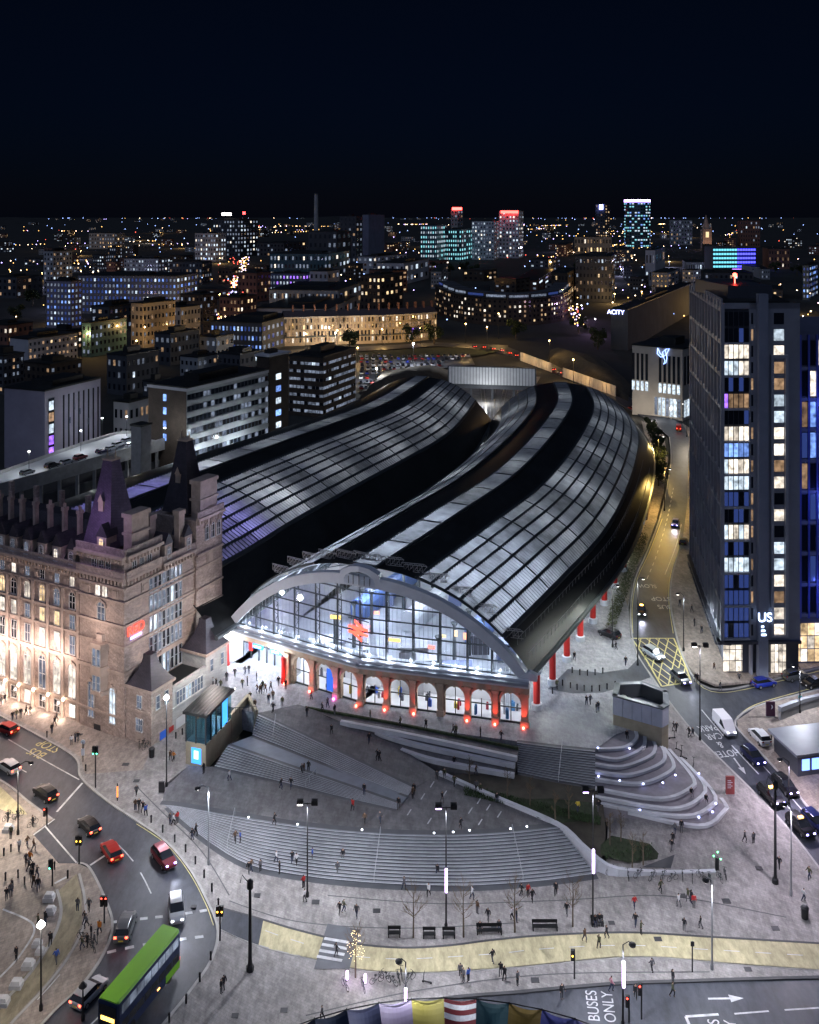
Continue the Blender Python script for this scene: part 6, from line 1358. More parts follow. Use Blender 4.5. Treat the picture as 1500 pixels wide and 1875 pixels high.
# roof signs
def sign_box(owner_label, px, py, w, h, Y, col, es=6):
    k = Y / FOC; p = Vector(((px - CXP) * k, Y, CAM_H - (py - HZP) * k)); o = bpy.data.objects.new('roof_sign', None); bpy.data.objects.remove(o)
    m = MB(); m.box(IDF, p.x - w * k / 2, p.x + w * k / 2, p.y - .6, p.y, p.z - h * k / 2, p.z + h * k / 2)
    o = m.build('roof_sign', M('sign_%.1f%.1f%.1f' % col, col, emit=col, es=es)); return tag(o, owner_label, 'sign')
sign_box('red rooftop sign on the tall white slot windowed block', 933, 388, 32, 5, P(950, 472, 5).y - 3, (1, .05, .04)); sign_box('red rooftop sign on the slim grey tower', 837, 382, 18, 5, P(838, 445, 5).y - 3, (1, .06, .05)); sign_box('small blue sign on top of the narrow dark tower', 1101, 379, 7, 9, P(1108, 440, 5).y - 3, (.3, .35, 1))
sign_box('red aircraft warning light above the hospital tower', 447, 390, 5, 5, P(440, 470, 5).y + 20, (1, .04, .04)); sign_box('white roof sign beside the red warning light', 415, 392, 18, 5, P(440, 470, 5).y + 20, (1, .9, .9), 2.5)
rs = [o for o in bpy.data.objects if o.get('label') == 'black shed with a blue lettered sign'][0]; p = P(1150, 640, 5); a = math.radians(25); f = Fr((p.x, p.y), (-math.cos(a), math.sin(a))); f.n = Vector((-math.sin(a), -math.cos(a)))
wall_text(rs, 'ACITY', f, f.at(1128), .4, f.zof(f.at(1128), 575), 3.6, M('sign_shed_blue', (.3, .3, 1), emit=(.45, .5, 1), es=5))
# crescent of terraced houses
cr = resample([P(520, 632, 5), P(600, 629, 5), P(680, 627, 5), P(745, 624, 5), P(800, 619, 5)], 15)
rr = random.Random(17)
for i in range(15):
    a, b = cr[i], cr[i + 1]; t = Vector((b.x - a.x, b.y - a.y)); f = Fr((a.x, a.y), t); L = t.length
    if f.n.y > 0: f.n = -f.n
    hs = empty('terrace_house', f.pt(L / 2, 0, 5), '%s house from the left in the amber lit stone crescent' % ordinal(i), 'house', 'houses of the crescent'); H_ = 17
    bx('wall', mTerr, hs, f, 0, L - .02, -10, 0, 4, 5 + H_); bx('cornice', mCream, hs, f, 0, L - .02, 0, .6, 4 + H_, 5 + H_)
    m = MB(); m.grid([[f.pt(u, .3, 5 + H_) for u in (0, L)], [f.pt(u, -5, 8.5 + H_) for u in (0, L)], [f.pt(u, -10, 5 + H_) for u in (0, L)]]); m.build('roof', mSlate, hs); bx('chimney', mBrick, hs, f, L - 1, L - .1, -6, -4, 6 + H_, 12 + H_)
    for k in range(4):
        for c in range(3): bx('window', pick(rr, {'dark': 3, 'dimw': 3, 'warm': .7, 'white': .6}) if not (i == 12 and k == 1) else LIT['violet'], hs, f, L * (c + .28) / 3, L * (c + .72) / 3, .0, .12, 6.2 + k * 4.0, 8.8 + k * 4.0)
    bx('balcony', mSteelD, hs, f, .6, L - .6, 0, 1.0, 9.4, 10.2)
# curved apartment building
ca = resample([P(797, 570, 5), P(830, 585, 5), P(900, 594, 5), P(970, 594, 5), P(1030, 586, 5), P(1048, 572, 5)], 12); cv = empty('curved_apartments', ca[6], 'long curved brick apartment building with rows of small lit windows', 'building')
for i in range(12):
    a, b = ca[i], ca[i + 1]; t = Vector((b.x - a.x, b.y - a.y)); f = Fr((a.x, a.y), t); L = t.length
    if f.n.y > 0: f.n = -f.n
    ht = 5 + a.y / FOC * 56
    bx('wall', mBrickD, cv, f, 0, L, -16, 0, 4, ht - 4); bx('roof', mBlackR, cv, f, 0, L, -17, .5, ht - 4, ht - 3); bx('penthouse', mDarkW, cv, f, 0, L, -14, -3, ht - 3, ht)
    n = max(2, round(L / 4.2))
    for k in range(5):
        for c in range(n):
            bx('window', pick(rr, {'dark': 6, 'dimw': 3, 'white': 1, 'warm': .5}), cv, f, L * (c + .32) / n, L * (c + .68) / n, 0, .15, 7 + k * (ht - 10) / 5, 7 + k * (ht - 10) / 5 + 1.6)
    bx('penthouse_window', LIT['dim' if i % 4 else 'navy'], cv, f, L * .1, L * .9, -2.98, -2.8, ht - 2.6, ht - 1)
# lit fence panels along the climbing road
for x0, y0, x1, y1, lab in ((953, 660, 1011, 682, 'first stretch of amber lit corrugated fence along the queue of cars'), (1031, 690, 1128, 726, 'longer amber lit corrugated fence nearer the station along the queue of cars')):
    a, b = P(x0, y0, 5), P(x1, y1, 5); t = Vector((b.x - a.x, b.y - a.y)); f = Fr((a.x, a.y), t); fe = empty('panel_fence', a, lab, 'fence'); n = 26; h = 4.6
    if f.n.y > 0: f.n = -f.n
    for i in range(n): bx('fence_panel', M('fence_cream', (.5, .44, .34), .7, var=.15), fe, f, t.length * i / n + .1, t.length * (i + 1) / n - .1, -.1, .1 + .1 * (i % 2), 5, 5 + h)
    for i in range(3): light(f.pt(t.length * (i + .5) / 3, 5, 10), 800, (1, .62, .28), fe, .3, 'fence_light')
# banks beside the sheds
def mound(name, lab, pts, h, mat, seed):
    rr = random.Random(seed); c = sum((Vector(p) for p in pts), Vector()) / len(pts); m = MB(); rings = []
    for s, hh in ((1, 0), (.8, .55), (.5, .9), (.2, 1)): rings.append([Vector((lerp(c.x, p.x, s) + rr.uniform(-1, 1), lerp(c.y, p.y, s), 4.8 + h * hh * rr.uniform(.8, 1.2))) for p in list(pts) + [pts[0]]])
    for r_ in rings: r_[-1] = r_[0]
    m.grid(rings); m.poly(rings[-1][:-1]); return tag(m.build(name, mat, smooth=True), lab, 'bank', None, 'structure')
mound('embankment', 'dark grassy bank behind the amber lit fence', [P(1010, 640, 5), P(1100, 660, 5), P(1155, 705, 5), P(1150, 735, 5), P(1080, 700, 5), P(1000, 660, 5)], 6, mSoil, 1)
mound('embankment', 'dark bank between the far shed and the parked cars', [P(690, 690, 5), P(760, 676, 5), P(822, 678, 5), P(822, 700, 5), P(730, 712, 5), P(655, 730, 5)], 5, mSoil, 2)
drape('verge', [P(600, 648, 5), P(800, 636, 5), P(930, 640, 5), P(870, 652, 5), P(640, 664, 5)], 5.02, mLawn, 0, 0, label='grass strip in front of the amber lit crescent', cat='grass'); drape('parking_lot', [P(645, 662, 5), P(860, 648, 5), P(870, 668, 5), P(790, 676, 5), P(690, 692, 5), P(648, 725, 5)], 5.04, mAsph, 0, 0, label='tarmac of the crowded open car park', cat='car park'); drape('road', [P(500, 642, 5), P(660, 635, 5), P(800, 627, 5), P(930, 632, 5), P(930, 642, 5), P(800, 634, 5), P(660, 643, 5), P(500, 652, 5)], 5.06, mAsph, 0, 0, label='street in front of the amber lit crescent', cat='road')
# filler buildings of the far city
FARL = {}; rr = random.Random(99); cnt = 0; tries = 0
boxes = [(c[2], c[4], c[6], c[5]) for c in CITY]
while cnt < 190 and tries < 3000:
    tries += 1; py = 402 + 150 * rr.random() ** 1.7; px = rr.uniform(-20, 1520); k = (py - HZP); w = rr.uniform(.35, 1.1) * k * .45 + 5; hpx = rr.uniform(.09, .3) * k + 1.5
    if any(b[0] - 3 < px < b[1] + 3 and abs(py - b[3]) < 14 for b in boxes) or (480 < px < 820 and py > 540): continue
    wi = rr.randrange(4); ow = min(CITY, key=lambda c: abs(c[3] - px) + 2 * abs(c[5] - py)); side = 'left of' if px < ow[3] else 'right of'
    lab = 'small %s building %s the %s' % (['black', 'brown', 'grey', 'brick'][wi], side, ' '.join(ow[1].split()[:8])); n_ = FARL.get(lab, 0); FARL[lab] = n_ + 1
    if n_: lab = ordinal(n_) + ' ' + lab
    block('far_building', lab, px - w * .6, px, px + w * .4, py, py - hpx, [mDarkW, mBrickD, mGreyC, mBrick][wi], mBlackR, floors=max(1, int(hpx / k * 84 / 4.5)), cols=(4, 3), wmix=[mixD, mixW, mixL, mixD][rr.randrange(4)], ang=rr.uniform(5, 35), seed=cnt, group='far city buildings', plant=False, ww=.45, wh=.4); cnt += 1
# lights of the far city
SLN = []; rr = random.Random(64)
for i in range(46):
    y_ = 560 * (1.062 ** i); SLN.append((rr.uniform(-.46, .46) * y_, y_, math.radians(rr.choice((27, 27, 22, 35, 117, -63, -20, 100))), rr.randrange(10, 36)))
gl = {'amber': (1, .55, .16), 'white': (1, .92, .85), 'violet': (.5, .4, 1), 'red': (1, .12, .08), 'blue': (.3, .45, 1)}
for nm, nn_, es in (('amber', 1150, 3.2), ('white', 420, 2.6), ('violet', 330, 4.5), ('red', 130, 2.5), ('blue', 300, 3.5)):
    m = MB(); rr = random.Random(len(nm) * 13)
    for i in range(nn_):
        t = rr.random(); py = 399 + 190 * t ** 3.0; cx = rr.choice((150, 330, 620, 860, 1080, 1230, 1400)); px = rr.gauss(cx, 120) if nm != 'red' else rr.choice((rr.gauss(430, 14), rr.uniform(0, 1500)))
        if nm == 'red' and abs(px - 430) < 40: py = rr.uniform(470, 560)
        u_ = rr.random()
        if nm in ('amber', 'white', 'violet') and u_ > .38:
            st_ = SLN[rr.randrange(len(SLN))]; d_ = 26.0 * rr.randrange(0, st_[3]); q_ = Vector((st_[0] + math.sin(st_[2]) * d_, st_[1] + math.cos(st_[2]) * d_, 0)); sd_ = rr.choice((-7, 7)); q_.x += math.cos(st_[2]) * sd_; q_.y -= math.sin(st_[2]) * sd_
            if q_.y > 480: px = CXP + FOC * q_.x / q_.y; py = HZP + 73 * FOC / q_.y
        if nm != 'blue' and u_ < .16: py = 470 + 120 * rr.random(); px = 452 - (py - 470) * .42 + rr.gauss(0, 5)
        elif nm != 'blue' and u_ < .26: py = 468 + 130 * rr.random(); px = 1008 + (py - 468) * .42 + rr.gauss(0, 6)
        z = rr.uniform(8, 14); p = P(px, py, z); r = .3 + p.y * .00028 * rr.uniform(.6, 1.5); m.lathe(p, [(.05, -r), (r, 0), (.05, r)], 4)
    tag(m.build('city_lights', M('city_%s' % nm, gl[nm], emit=gl[nm], es=es)), 'scattered %s lights of the distant city' % nm, 'lights', None, 'stuff')

rr = random.Random(77); glow = empty('street_glow', P(700, 480, 5), None, None)
bpy.data.objects.remove(glow)
for i in range(56):  # lamps added at random spots to brighten dark ground between blocks
    py = 425 + 210 * (i / 55) ** 1.3; px = rr.uniform(0, 1480)
    if 640 < px < 1230 and py > 560: continue
    p = P(px, py, 13.0); c = rr.choice(((1, .6, .22), (1, .6, .22), (1, .85, .7), (.6, .6, 1))); ro = empty('added_street_lamp', P(px, py, 5.0), 'added street lamp, %s of the farther streets counted towards the viewer' % ordinal(i), 'street lamp', 'added lamps of the far streets')
    p.x, p.y = ro.location.x, ro.location.y; MB().lathe((p.x, p.y, 5), [(.15, 0), (.1, 8)], 5).build('pole', mSteelD, ro); MB().lathe((p.x, p.y, 13), [(.1, 0), (.6, .4), (.1, .9)], 6).build('lamp_head', M('far_street_%.2f' % c[1], c, emit=c, es=9), ro)
    light((p.x, p.y - 2, 12.6), 3500 + p.y * 6, c, ro, .5)
# ================================================================ vehicles
KID = {}
mCarG = M('car_glass', (.012, .014, .018), .08, var=0, spec=.7); mTyre = M('tyre', (.015, .015, .015), .9, var=0); mRim = M('alloy_rim', (.45, .45, .47), .3, .8, var=0)
mHeadOn = M('headlamp_on', (1, 1, 1), emit=(.85, .88, 1), es=10); mHeadBl = M('headlamp_blue', (.6, .6, 1), emit=(.35, .3, 1), es=12); mHeadOff = M('headlamp_off', (.5, .5, .52), .1, .3, var=0)
mTailOn = M('tail_lamp_on', (1, .1, .05), emit=(1, .06, .03), es=8); mTailOff = M('tail_lamp_off', (.3, .01, .01), .3, var=0); mPlate = M('number_plate', (.7, .62, .1), .5, var=0)
PAINT = {k: M('paint_' + k, c, .28, .35 if k not in ('white',) else 0, var=.04, scale=.8, spec=.6) for k, c in {'black': (.012, .012, .015), 'silver': (.42, .44, .47), 'white': (.72, .72, .74), 'red': (.42, .02, .015), 'blue': (.02, .04, .35), 'grey': (.12, .13, .14), 'maroon': (.16, .02, .035), 'navy': (.015, .02, .08)}.items()}
def loft(m, rows, mi=0):
    m.grid([r + [r[0]] for r in rows], mi); m.poly(rows[0], mi); m.poly(rows[-1], mi)
def body_ring(x, zl, zh, w): return [Vector((x, a * w, z)) for a, z in ((-.88, zl), (-1, zl + (zh - zl) * .3), (-1, zh - (zh - zl) * .25), (-.9, zh), (.9, zh), (1, zh - (zh - zl) * .25), (1, zl + (zh - zl) * .3), (.88, zl))]
def proto_car(kind):
    root = bpy.data.objects.new('car', None); KID[root] = []
    if kind == 'van':
        bs = [(-2.5, .35, 1.1, .9), (-2.45, .28, 1.15, .96), (0, .25, 1.15, .98), (1.5, .25, 1.12, .97), (2.2, .28, .95, .92), (2.5, .35, .75, .8)]; gs = [(-2.46, 1.15, 1.16, .95, .92), (-2.42, 1.15, 2.1, .95, .86), (0, 1.15, 2.15, .96, .86), (.9, 1.14, 2.1, .96, .84), (1.95, 1.0, 1.02, .92, .86)]; gl = [(.15, 1.2, 1.25, .97, .96), (.3, 1.2, 1.95, .968, .885), (.92, 1.18, 1.95, .968, .86), (1.86, 1.08, 1.1, .935, .88)]; rf = None; wx = (-1.55, 1.6); hl = 2.42; tl = -2.47; zh = .8; tz_ = 1.0
    else:
        s = {'hatch': (1, 1), 'suv': (1.05, 1.14), 'taxi': (1.06, 1.18)}[kind]; a, b = s
        bs = [(-2.1 * a, .38, .85 * b, .76), (-2.03 * a, .27, .96 * b, .85), (-1.2 * a, .22, 1.0 * b, .9), (0, .22, .98 * b, .9), (1.0 * a, .22, .95 * b, .9), (1.65 * a, .24, .84 * b, .87), (2.02 * a, .3, .7 * b, .79), (2.12 * a, .38, .6 * b, .68)]
        gs = None; gl = [(-2.0 * a, .95 * b, .97 * b, .8, .78), (-1.62 * a, .97 * b, 1.38 * b, .83, .66), (-.2, .97 * b, 1.44 * b, .84, .68), (.3 * a, .96 * b, 1.4 * b, .84, .67), (1.1 * a, .93 * b, .95 * b, .82, .74)]
        rf = [(-1.66 * a, 1.37 * b, 1.41 * b, .67, .6), (-.9, 1.43 * b, 1.47 * b, .69, .62), (-.2, 1.44 * b, 1.48 * b, .69, .62), (.32 * a, 1.4 * b, 1.43 * b, .68, .6)]; wx = (-1.28 * a, 1.3 * a); hl = 2.03 * a; tl = -2.09 * a; zh = .66 * b; tz_ = .82 * b
    def ring(x, z0, z1, w0, w1): return [Vector((x, -w0, z0)), Vector((x, -w1, z1)), Vector((x, w1, z1)), Vector((x, w0, z0))]
    def add(nm, m, mt, par=root, smooth=False):
        me = m.mesh(nm, mt if isinstance(mt, list) else [mt], smooth); bm = bmesh.new(); bm.from_mesh(me); bmesh.ops.recalc_face_normals(bm, faces=bm.faces); bm.to_mesh(me); bm.free()
        o = bpy.data.objects.new(nm, me); o.parent = par; KID.setdefault(par, []).append(o); return o
    m = MB(); loft(m, [body_ring(*r) for r in bs]); add('body', m, PAINT['silver'])
    if gs: m = MB(); loft(m, [ring(*r) for r in gs]); add('cabin', m, PAINT['silver'])
    m = MB(); loft(m, [ring(*r) for r in gl]); add('window_glass', m, mCarG)
    if rf: m = MB(); loft(m, [ring(*r) for r in rf]); add('roof', m, PAINT['silver'])
    for x in wx:
        for y in (-.8, .8):
            m = MB(); m.tube([Vector((x, y - .11, .32)), Vector((x, y + .11, .32))], .32, 12); w = add('wheel', m, mTyre); m = MB(); sy = 1 if y > 0 else -1; m.tube([Vector((x, y + .1 * sy, .32)), Vector((x, y + .13 * sy, .32))], .2, 8); add('rim', m, mRim, w)
    for y in (-.55, .55):
        m = MB(); m.box(IDF, hl - .06, hl + .09, y - .13, y + .13, zh - .06, zh + .06); add('headlight', m, mHeadOff); m = MB(); m.box(IDF, tl - .03, tl + .06, y * 1.15 - .14, y * 1.15 + .14, tz_ - .1, tz_ + .1); add('tail_light', m, mTailOff)
    m = MB(); m.box(IDF, tl - .05, tl, -.26, .26, .5, .62); add('number_plate', m, mPlate)
    if kind == 'taxi': m = MB(); m.box(IDF, -.1, .25, -.3, .3, 1.74, 1.9); add('roof_sign', m, M('taxi_sign', (1, .5, .1), emit=(1, .45, .08), es=8))
    return root
PC = {k: proto_car(k) for k in ('hatch', 'suv', 'taxi', 'van')}
def car(kind, paint, px, py, dx, dy, label, head=None, tail=False, beam=0, zf=zr, cat='car', group='cars on the roads', sc=1.0):
    p = P(px, py, zf); q = P(px + dx, py + dy, zf); an = math.atan2(q.y - p.y, q.x - p.x)
    mats = {'body': PAINT[paint], 'roof': PAINT[paint], 'cabin': PAINT[paint], 'headlight': head or mHeadOff, 'tail_light': mTailOn if tail else mTailOff}
    o = copytree(PC[kind], p, an, label, group, cat, KID, mats); o.name = {'van': 'delivery_van', 'taxi': 'taxi'}.get(kind, 'car')
    if beam: d = Vector((math.cos(an), math.sin(an), 0)); light(p + d * 2.5 + Vector((0, 0, .75)), beam, (.75, .8, 1), None, .1, 'headlight_beam', 75, p + d * 12).parent = None
    return o
car('hatch', 'red', 12, 1340, -30, -13, 'red car waiting at the picture edge by the hotel', tail=True)
car('hatch', 'silver', 16, 1410, -25, -16, 'silver car heading away past the bus stop', tail=True)
car('suv', 'black', 83, 1460, -25, -18, 'black car with bright red tail lights before the stop line', tail=True)
car('hatch', 'black', 163, 1519, -20, -22, 'black car beyond the stop line on the bend', tail=True)
car('hatch', 'red', 204, 1566, -14, -22, 'red car beside the traffic island', tail=True)
car('suv', 'maroon', 300, 1578, 18, 24, 'dark red car with headlights rounding the bend', head=mHeadBl, beam=350)
car('suv', 'silver', 323, 1674, 2, 28, 'silver car with headlights on the dotted crossing', head=mHeadOn, beam=500)
car('suv', 'grey', 230, 1706, 10, -30, 'grey car with red tail lights on the dotted crossing', tail=True)
car('hatch', 'silver', 164, 1826, 24, -24, 'silver car beside the green roofed bus', tail=True)
car('van', 'white', 1327, 1336, 22, 30, 'white delivery van driving down the side street', head=mHeadOn, cat='van', beam=300)
car('suv', 'white', 1391, 1356, -20, -24, 'white car heading up the side street beside the van')
car('suv', 'navy', 1379, 1392, 22, 24, 'dark car right behind the van in the queue', head=mHeadBl)
car('taxi', 'black', 1412, 1464, 22, 24, 'black cab in the near lane of the side street', head=mHeadBl, cat='taxi')
car('suv', 'black', 1438, 1446, 22, 24, 'black car with blue headlights beside the cab', head=mHeadBl, beam=200)
car('taxi', 'black', 1466, 1520, 22, 24, 'black cab nearest the stop line of the side street', head=mHeadBl, cat='taxi')
car('suv', 'navy', 1494, 1513, 22, 24, 'blue car at the picture edge beside the front cab', head=mHeadBl)
car('suv', 'silver', 1197, 1203, 28, 20, 'silver car crossing the yellow box junction', head=mHeadOn, beam=300)
car('hatch', 'grey', 1247, 1247, 20, 20, 'grey car with blue headlights leaving the yellow box', head=mHeadBl, beam=300)
car('taxi', 'black', 1175, 1124, 2, 25, 'black cab with an orange roof light coming down the side street', head=mHeadOn, beam=350, cat='taxi')
car('suv', 'black', 1116, 1166, -20, -8, 'black car turning into the station service lane', zf=5.0)
car('hatch', 'blue', 1237, 962, -8, 25, 'car with blue headlights higher up the side street', head=mHeadBl, beam=500)
car('hatch', 'black', 1251, 995, 6, -25, 'dark parked car beside the glass tower')
car('hatch', 'blue', 1399, 1256, 30, -6, 'bright blue car in the road below the tower')
car('suv', 'grey', 1456, 1243, 30, -7, 'grey car behind the bright blue car')
car('hatch', 'black', 1490, 1256, -30, 7, 'black car with orange lights opposite the grey car', tail=True)
car('hatch', 'red', 1157, 750, -20, -8, 'car with red tail lights beside the bird sign hall', tail=True, zf=5.0)
car('van', 'red', 1243, 787, 0, -18, 'red van climbing past the bird sign hall', tail=True, zf=5.0, cat='van')
jam = [(1178, 744), (1110, 717), (1092, 710), (1075, 703), (1058, 696), (1043, 690), (1026, 684), (1012, 678), (998, 672), (984, 666), (970, 661), (958, 657), (944, 652), (932, 648), (918, 643), (902, 640), (885, 637), (868, 636)]
for i, (x, y) in enumerate(jam): car('hatch', RN.choice(['black', 'grey', 'silver', 'red', 'navy']), x, y, -16, -6, '%s car from the top of the red tail light queue' % ordinal(len(jam) - 1 - i), tail=True, zf=5.1, group='queue on the climbing road')
# parked cars of the open car park
cp = {}
for k in ('black', 'silver', 'white', 'blue', 'red', 'grey'):
    m = MB(); loft(m, [body_ring(*r) for r in [(-2.1, .3, .9, .85), (-1, .25, 1, .9), (1, .25, .95, .9), (2.1, .3, .65, .75)]]); b = len(m.f)
    m.grid([[Vector((x, y, z)) for y, z in ((-w, z0), (-w * .8, z1), (w * .8, z1), (w, z0))] for x, z0, z1, w in ((-1.9, .9, .92, .8), (-1.5, .95, 1.42, .8), (.2, .95, 1.45, .8), (1.0, .92, .94, .8))], 1)
    cp[k] = m.mesh('parked_car', [PAINT[k], mCarG])
rr = random.Random(31)
for r_ in range(9):
    y = 653 + r_ * (4.6 + r_ * .35); n = int(lerp(19, 7, r_ / 8))
    for i in range(n):
        x = lerp(662 + r_ * 0, lerp(858, 712, r_ / 8), (i + rr.uniform(-.15, .15)) / max(n - 1, 1)); k = rr.choice(['black', 'silver', 'white', 'blue', 'red', 'grey', 'silver', 'black'])
        if rr.random() < .08: continue
        o = bpy.data.objects.new('parked_car', cp[k]); COL.objects.link(o); o.location = P(x, y, 5.06); o.rotation_euler = (0, 0, math.radians(rr.choice((95, 275)) + rr.uniform(-4, 4)))
        tag(o, '%s car, %s from left in the %s row of the open car park' % (k, ordinal(i), ordinal(r_)), 'car', 'cars in the open car park')
for i, (x, y, k, kd) in enumerate(((50, 868, 'grey', 'hatch'), (95, 856, 'black', 'suv'), (122, 849, 'silver', 'hatch'), (147, 841, 'maroon', 'suv'), (187, 829, 'navy', 'hatch'), (204, 824, 'white', 'hatch'), (216, 818, 'white', 'suv'), (233, 809, 'silver', 'hatch'), (240, 818, 'white', 'hatch'))):
    car(kd, k, x, y, 20, -6, '%s car, %s along the rooftop parking deck' % (k, ordinal(i)), zf=14.02, group='cars on the parking deck')
# double-decker bus
bp = P(258, 1836, zr); q = P(212, 1890, zr); ban = math.atan2(q.y - bp.y, q.x - bp.x)
bus = empty('double_decker_bus', bp, 'double-decker bus with lime green roof and dark blue sides on the bend', 'bus', rz=ban)
mLime = M('lime_paint', (.22, .55, .03), .4, var=.05); mBusB = M('bus_navy', (.015, .03, .09), .3, .2, var=.05)
def bl(nm, m, mt): me = m.mesh(nm, [mt]); bm = bmesh.new(); bm.from_mesh(me); bmesh.ops.recalc_face_normals(bm, faces=bm.faces); bm.to_mesh(me); bm.free(); return link(nm, me, bus, world=False)
m = MB(); loft(m, [[Vector((x, y * s, z)) for y, z in ((-1.25, .3), (-1.27, 2.2), (-1.25, 4.05), (-1.1, 4.2), (1.1, 4.2), (1.25, 4.05), (1.27, 2.2), (1.25, .3))] for x, s in ((-5.3, .94), (-5.15, 1), (5.1, 1), (5.35, .92))]); body = bl('body', m, mBusB)
m = MB(); loft(m, [[Vector((x, y * s, z)) for y, z in ((-1.22, 4.1), (-1.05, 4.32), (1.05, 4.32), (1.22, 4.1))] for x, s in ((-5.3, .92), (-5.1, 1), (5.05, 1), (5.3, .9))]); bl('roof', m, mLime)
for sd in (-1, 1):
    for i in range(8):
        for z0, z1 in ((1.25, 2.05), (2.85, 3.75)):
            m = MB(); m.box(IDF, -4.9 + i * 1.22, -3.8 + i * 1.22, sd * 1.265 - .02, sd * 1.265 + .02, z0, z1); bl('window', m, LIT['dim'] if z0 > 2 else mCarG)
    m = MB(); m.box(IDF, -5.1, -2.6, sd * 1.275 - .02, sd * 1.275 + .02, .4, 1.15); bl('green_panel', m, mLime)
    for x in (-3.2, 3.1): m = MB(); m.tube([Vector((x, sd * 1.05, .48)), Vector((x, sd * 1.29, .48))], .48, 14); bl('wheel', m, mTyre)
    m = MB(); m.box(IDF, 5.28, 5.42, sd * .9 - .2, sd * .9 + .2, .7, .9); bl('headlight', m, mHeadOn); m = MB(); m.box(IDF, -5.4, -5.28, sd * 1.0 - .12, sd * 1.0 + .12, .9, 1.3); bl('tail_light', m, mTailOn)
    m = MB(); m.box(IDF, -1.5, -1.1, sd * 1.28, sd * 1.30, .75, .85); bl('side_marker', m, M('amber_marker', (1, .4, .1), emit=(1, .4, .08), es=8))
for z0, z1 in ((1.0, 2.1), (2.8, 3.8)): m = MB(); m.box(IDF, 5.3, 5.37, -1.05, 1.05, z0, z1); bl('windscreen', m, mCarG)
m = MB(); m.box(IDF, 5.3, 5.38, -.8, .8, 2.25, 2.65); bl('destination_sign', m, M('amber_display', (1, .6, .1), emit=(1, .6, .1), es=3))
# ================================================================ people
def person_mesh(pose):
    J = {'pel': (0, 0, .95, .135), 'sp': (0, 0, 1.15, .135), 'ch': (0, 0, 1.34, .155), 'nk': (0, 0, 1.48, .06), 'hl': (0, .015, 1.56, .085), 'ht': (0, .01, 1.67, .085)}
    leg = {'stand': ((0, 0), (0, 0)), 'talk': ((.03, 0), (-.02, 0)), 'walk': ((.28, .1), (-.22, -.32)), 'step': ((-.2, -.3), (.26, .08)), 'sit': ((.42, .42), (.42, .42))}[pose]
    arm = {'stand': ((.02, .06), (.0, .05)), 'talk': ((.08, .3), (.02, .06)), 'walk': ((-.18, -.16), (.16, .3)), 'step': ((.14, .26), (-.16, -.14)), 'sit': ((.1, .32), (.1, .32))}[pose]
    E = [('pel', 'sp'), ('sp', 'ch'), ('ch', 'nk'), ('nk', 'hl'), ('hl', 'ht')]; dz = -.47 if pose == 'sit' else 0
    for k in ('pel', 'sp', 'ch', 'nk', 'hl', 'ht'): x, y, z, r = J[k]; J[k] = (x, y, z + dz, r)
    for i, s in ((0, -1), (1, 1)):
        n = 'LR'[i]; kn, an = leg[i]; e, h = arm[i]
        J['h' + n] = (s * .1, 0, .9 + dz, .105)
        if pose == 'sit': J['k' + n] = (s * .12, .42, .47, .075); J['a' + n] = (s * .12, .42, .1, .05); J['t' + n] = (s * .13, .58, .05, .045)
        else: J['k' + n] = (s * .1, kn * .7, .5, .072); J['a' + n] = (s * .1, an, .1 + (.1 if an < -.2 else 0), .048); J['t' + n] = (s * .11, an + .16, .05 + (.04 if an < -.2 else 0), .042)
        J['s' + n] = (s * .19, 0, 1.42 + dz, .075); J['e' + n] = (s * .25, e, 1.13 + dz, .055); J['w' + n] = (s * .25, h, .92 + dz + (.12 if h > .25 else 0), .04); J['d' + n] = (s * .24, h + .05, .82 + dz + (.16 if h > .25 else 0), .042)
        E += [('pel', 'h' + n), ('h' + n, 'k' + n), ('k' + n, 'a' + n), ('a' + n, 't' + n), ('ch', 's' + n), ('s' + n, 'e' + n), ('e' + n, 'w' + n), ('w' + n, 'd' + n)]
    ks = list(J); me = bpy.data.meshes.new('person'); me.from_pydata([J[k][:3] for k in ks], [(ks.index(a), ks.index(b)) for a, b in E], [])
    o = bpy.data.objects.new('person', me); COL.objects.link(o); sk = o.modifiers.new('s', 'SKIN'); sk.use_smooth_shade = True
    for i, k in enumerate(ks): me.skin_vertices[0].data[i].radius = (J[k][3] * (1.25 if k in ('sp', 'ch', 'pel') else 1), J[k][3] * (.85 if k in ('sp', 'ch', 'pel') else 1)); me.skin_vertices[0].data[i].use_root = k == 'pel'
    sb = o.modifiers.new('b', 'SUBSURF'); sb.levels = sb.render_levels = 1
    dg = bpy.context.evaluated_depsgraph_get(); r = bpy.data.meshes.new_from_object(o.evaluated_get(dg)); bpy.data.objects.remove(o)
    col = {}
    for a, b in E:
        if b[0] in 'hka' and b not in ('hl', 'ht'): c = 1
        elif b[0] == 't' or b in ('ht',): c = 3
        elif b in ('hl', 'nk') or b[0] == 'd': c = 2
        else: c = 0
        if b == 'nk': c = 0
        col[(a, b)] = c
    r.materials.clear()
    for i in range(4): r.materials.append(mTyre)
    for f in r.polygons:
        best = (9, 0); c = f.center
        for (a, b), mi in col.items():
            A, B = Vector(J[a][:3]), Vector(J[b][:3]); d = B - A; t = cl01((c - A).dot(d) / max(d.length_squared, 1e-9)); dd = (A + d * t - c).length - J[b][3] * .5
            if dd < best[0]: best = (dd, mi)
        mi = best[1]
        if mi == 3 and c.z > 1.2 + dz and c.y > .05 and c.z < 1.66 + dz: mi = 2
        if mi == 2 and c.z > 1.5 + dz and c.y < -.02: mi = 3
        f.material_index = mi; f.use_smooth = True
    return r
PM = {k: person_mesh(k) for k in ('stand', 'talk', 'walk', 'step', 'sit')}
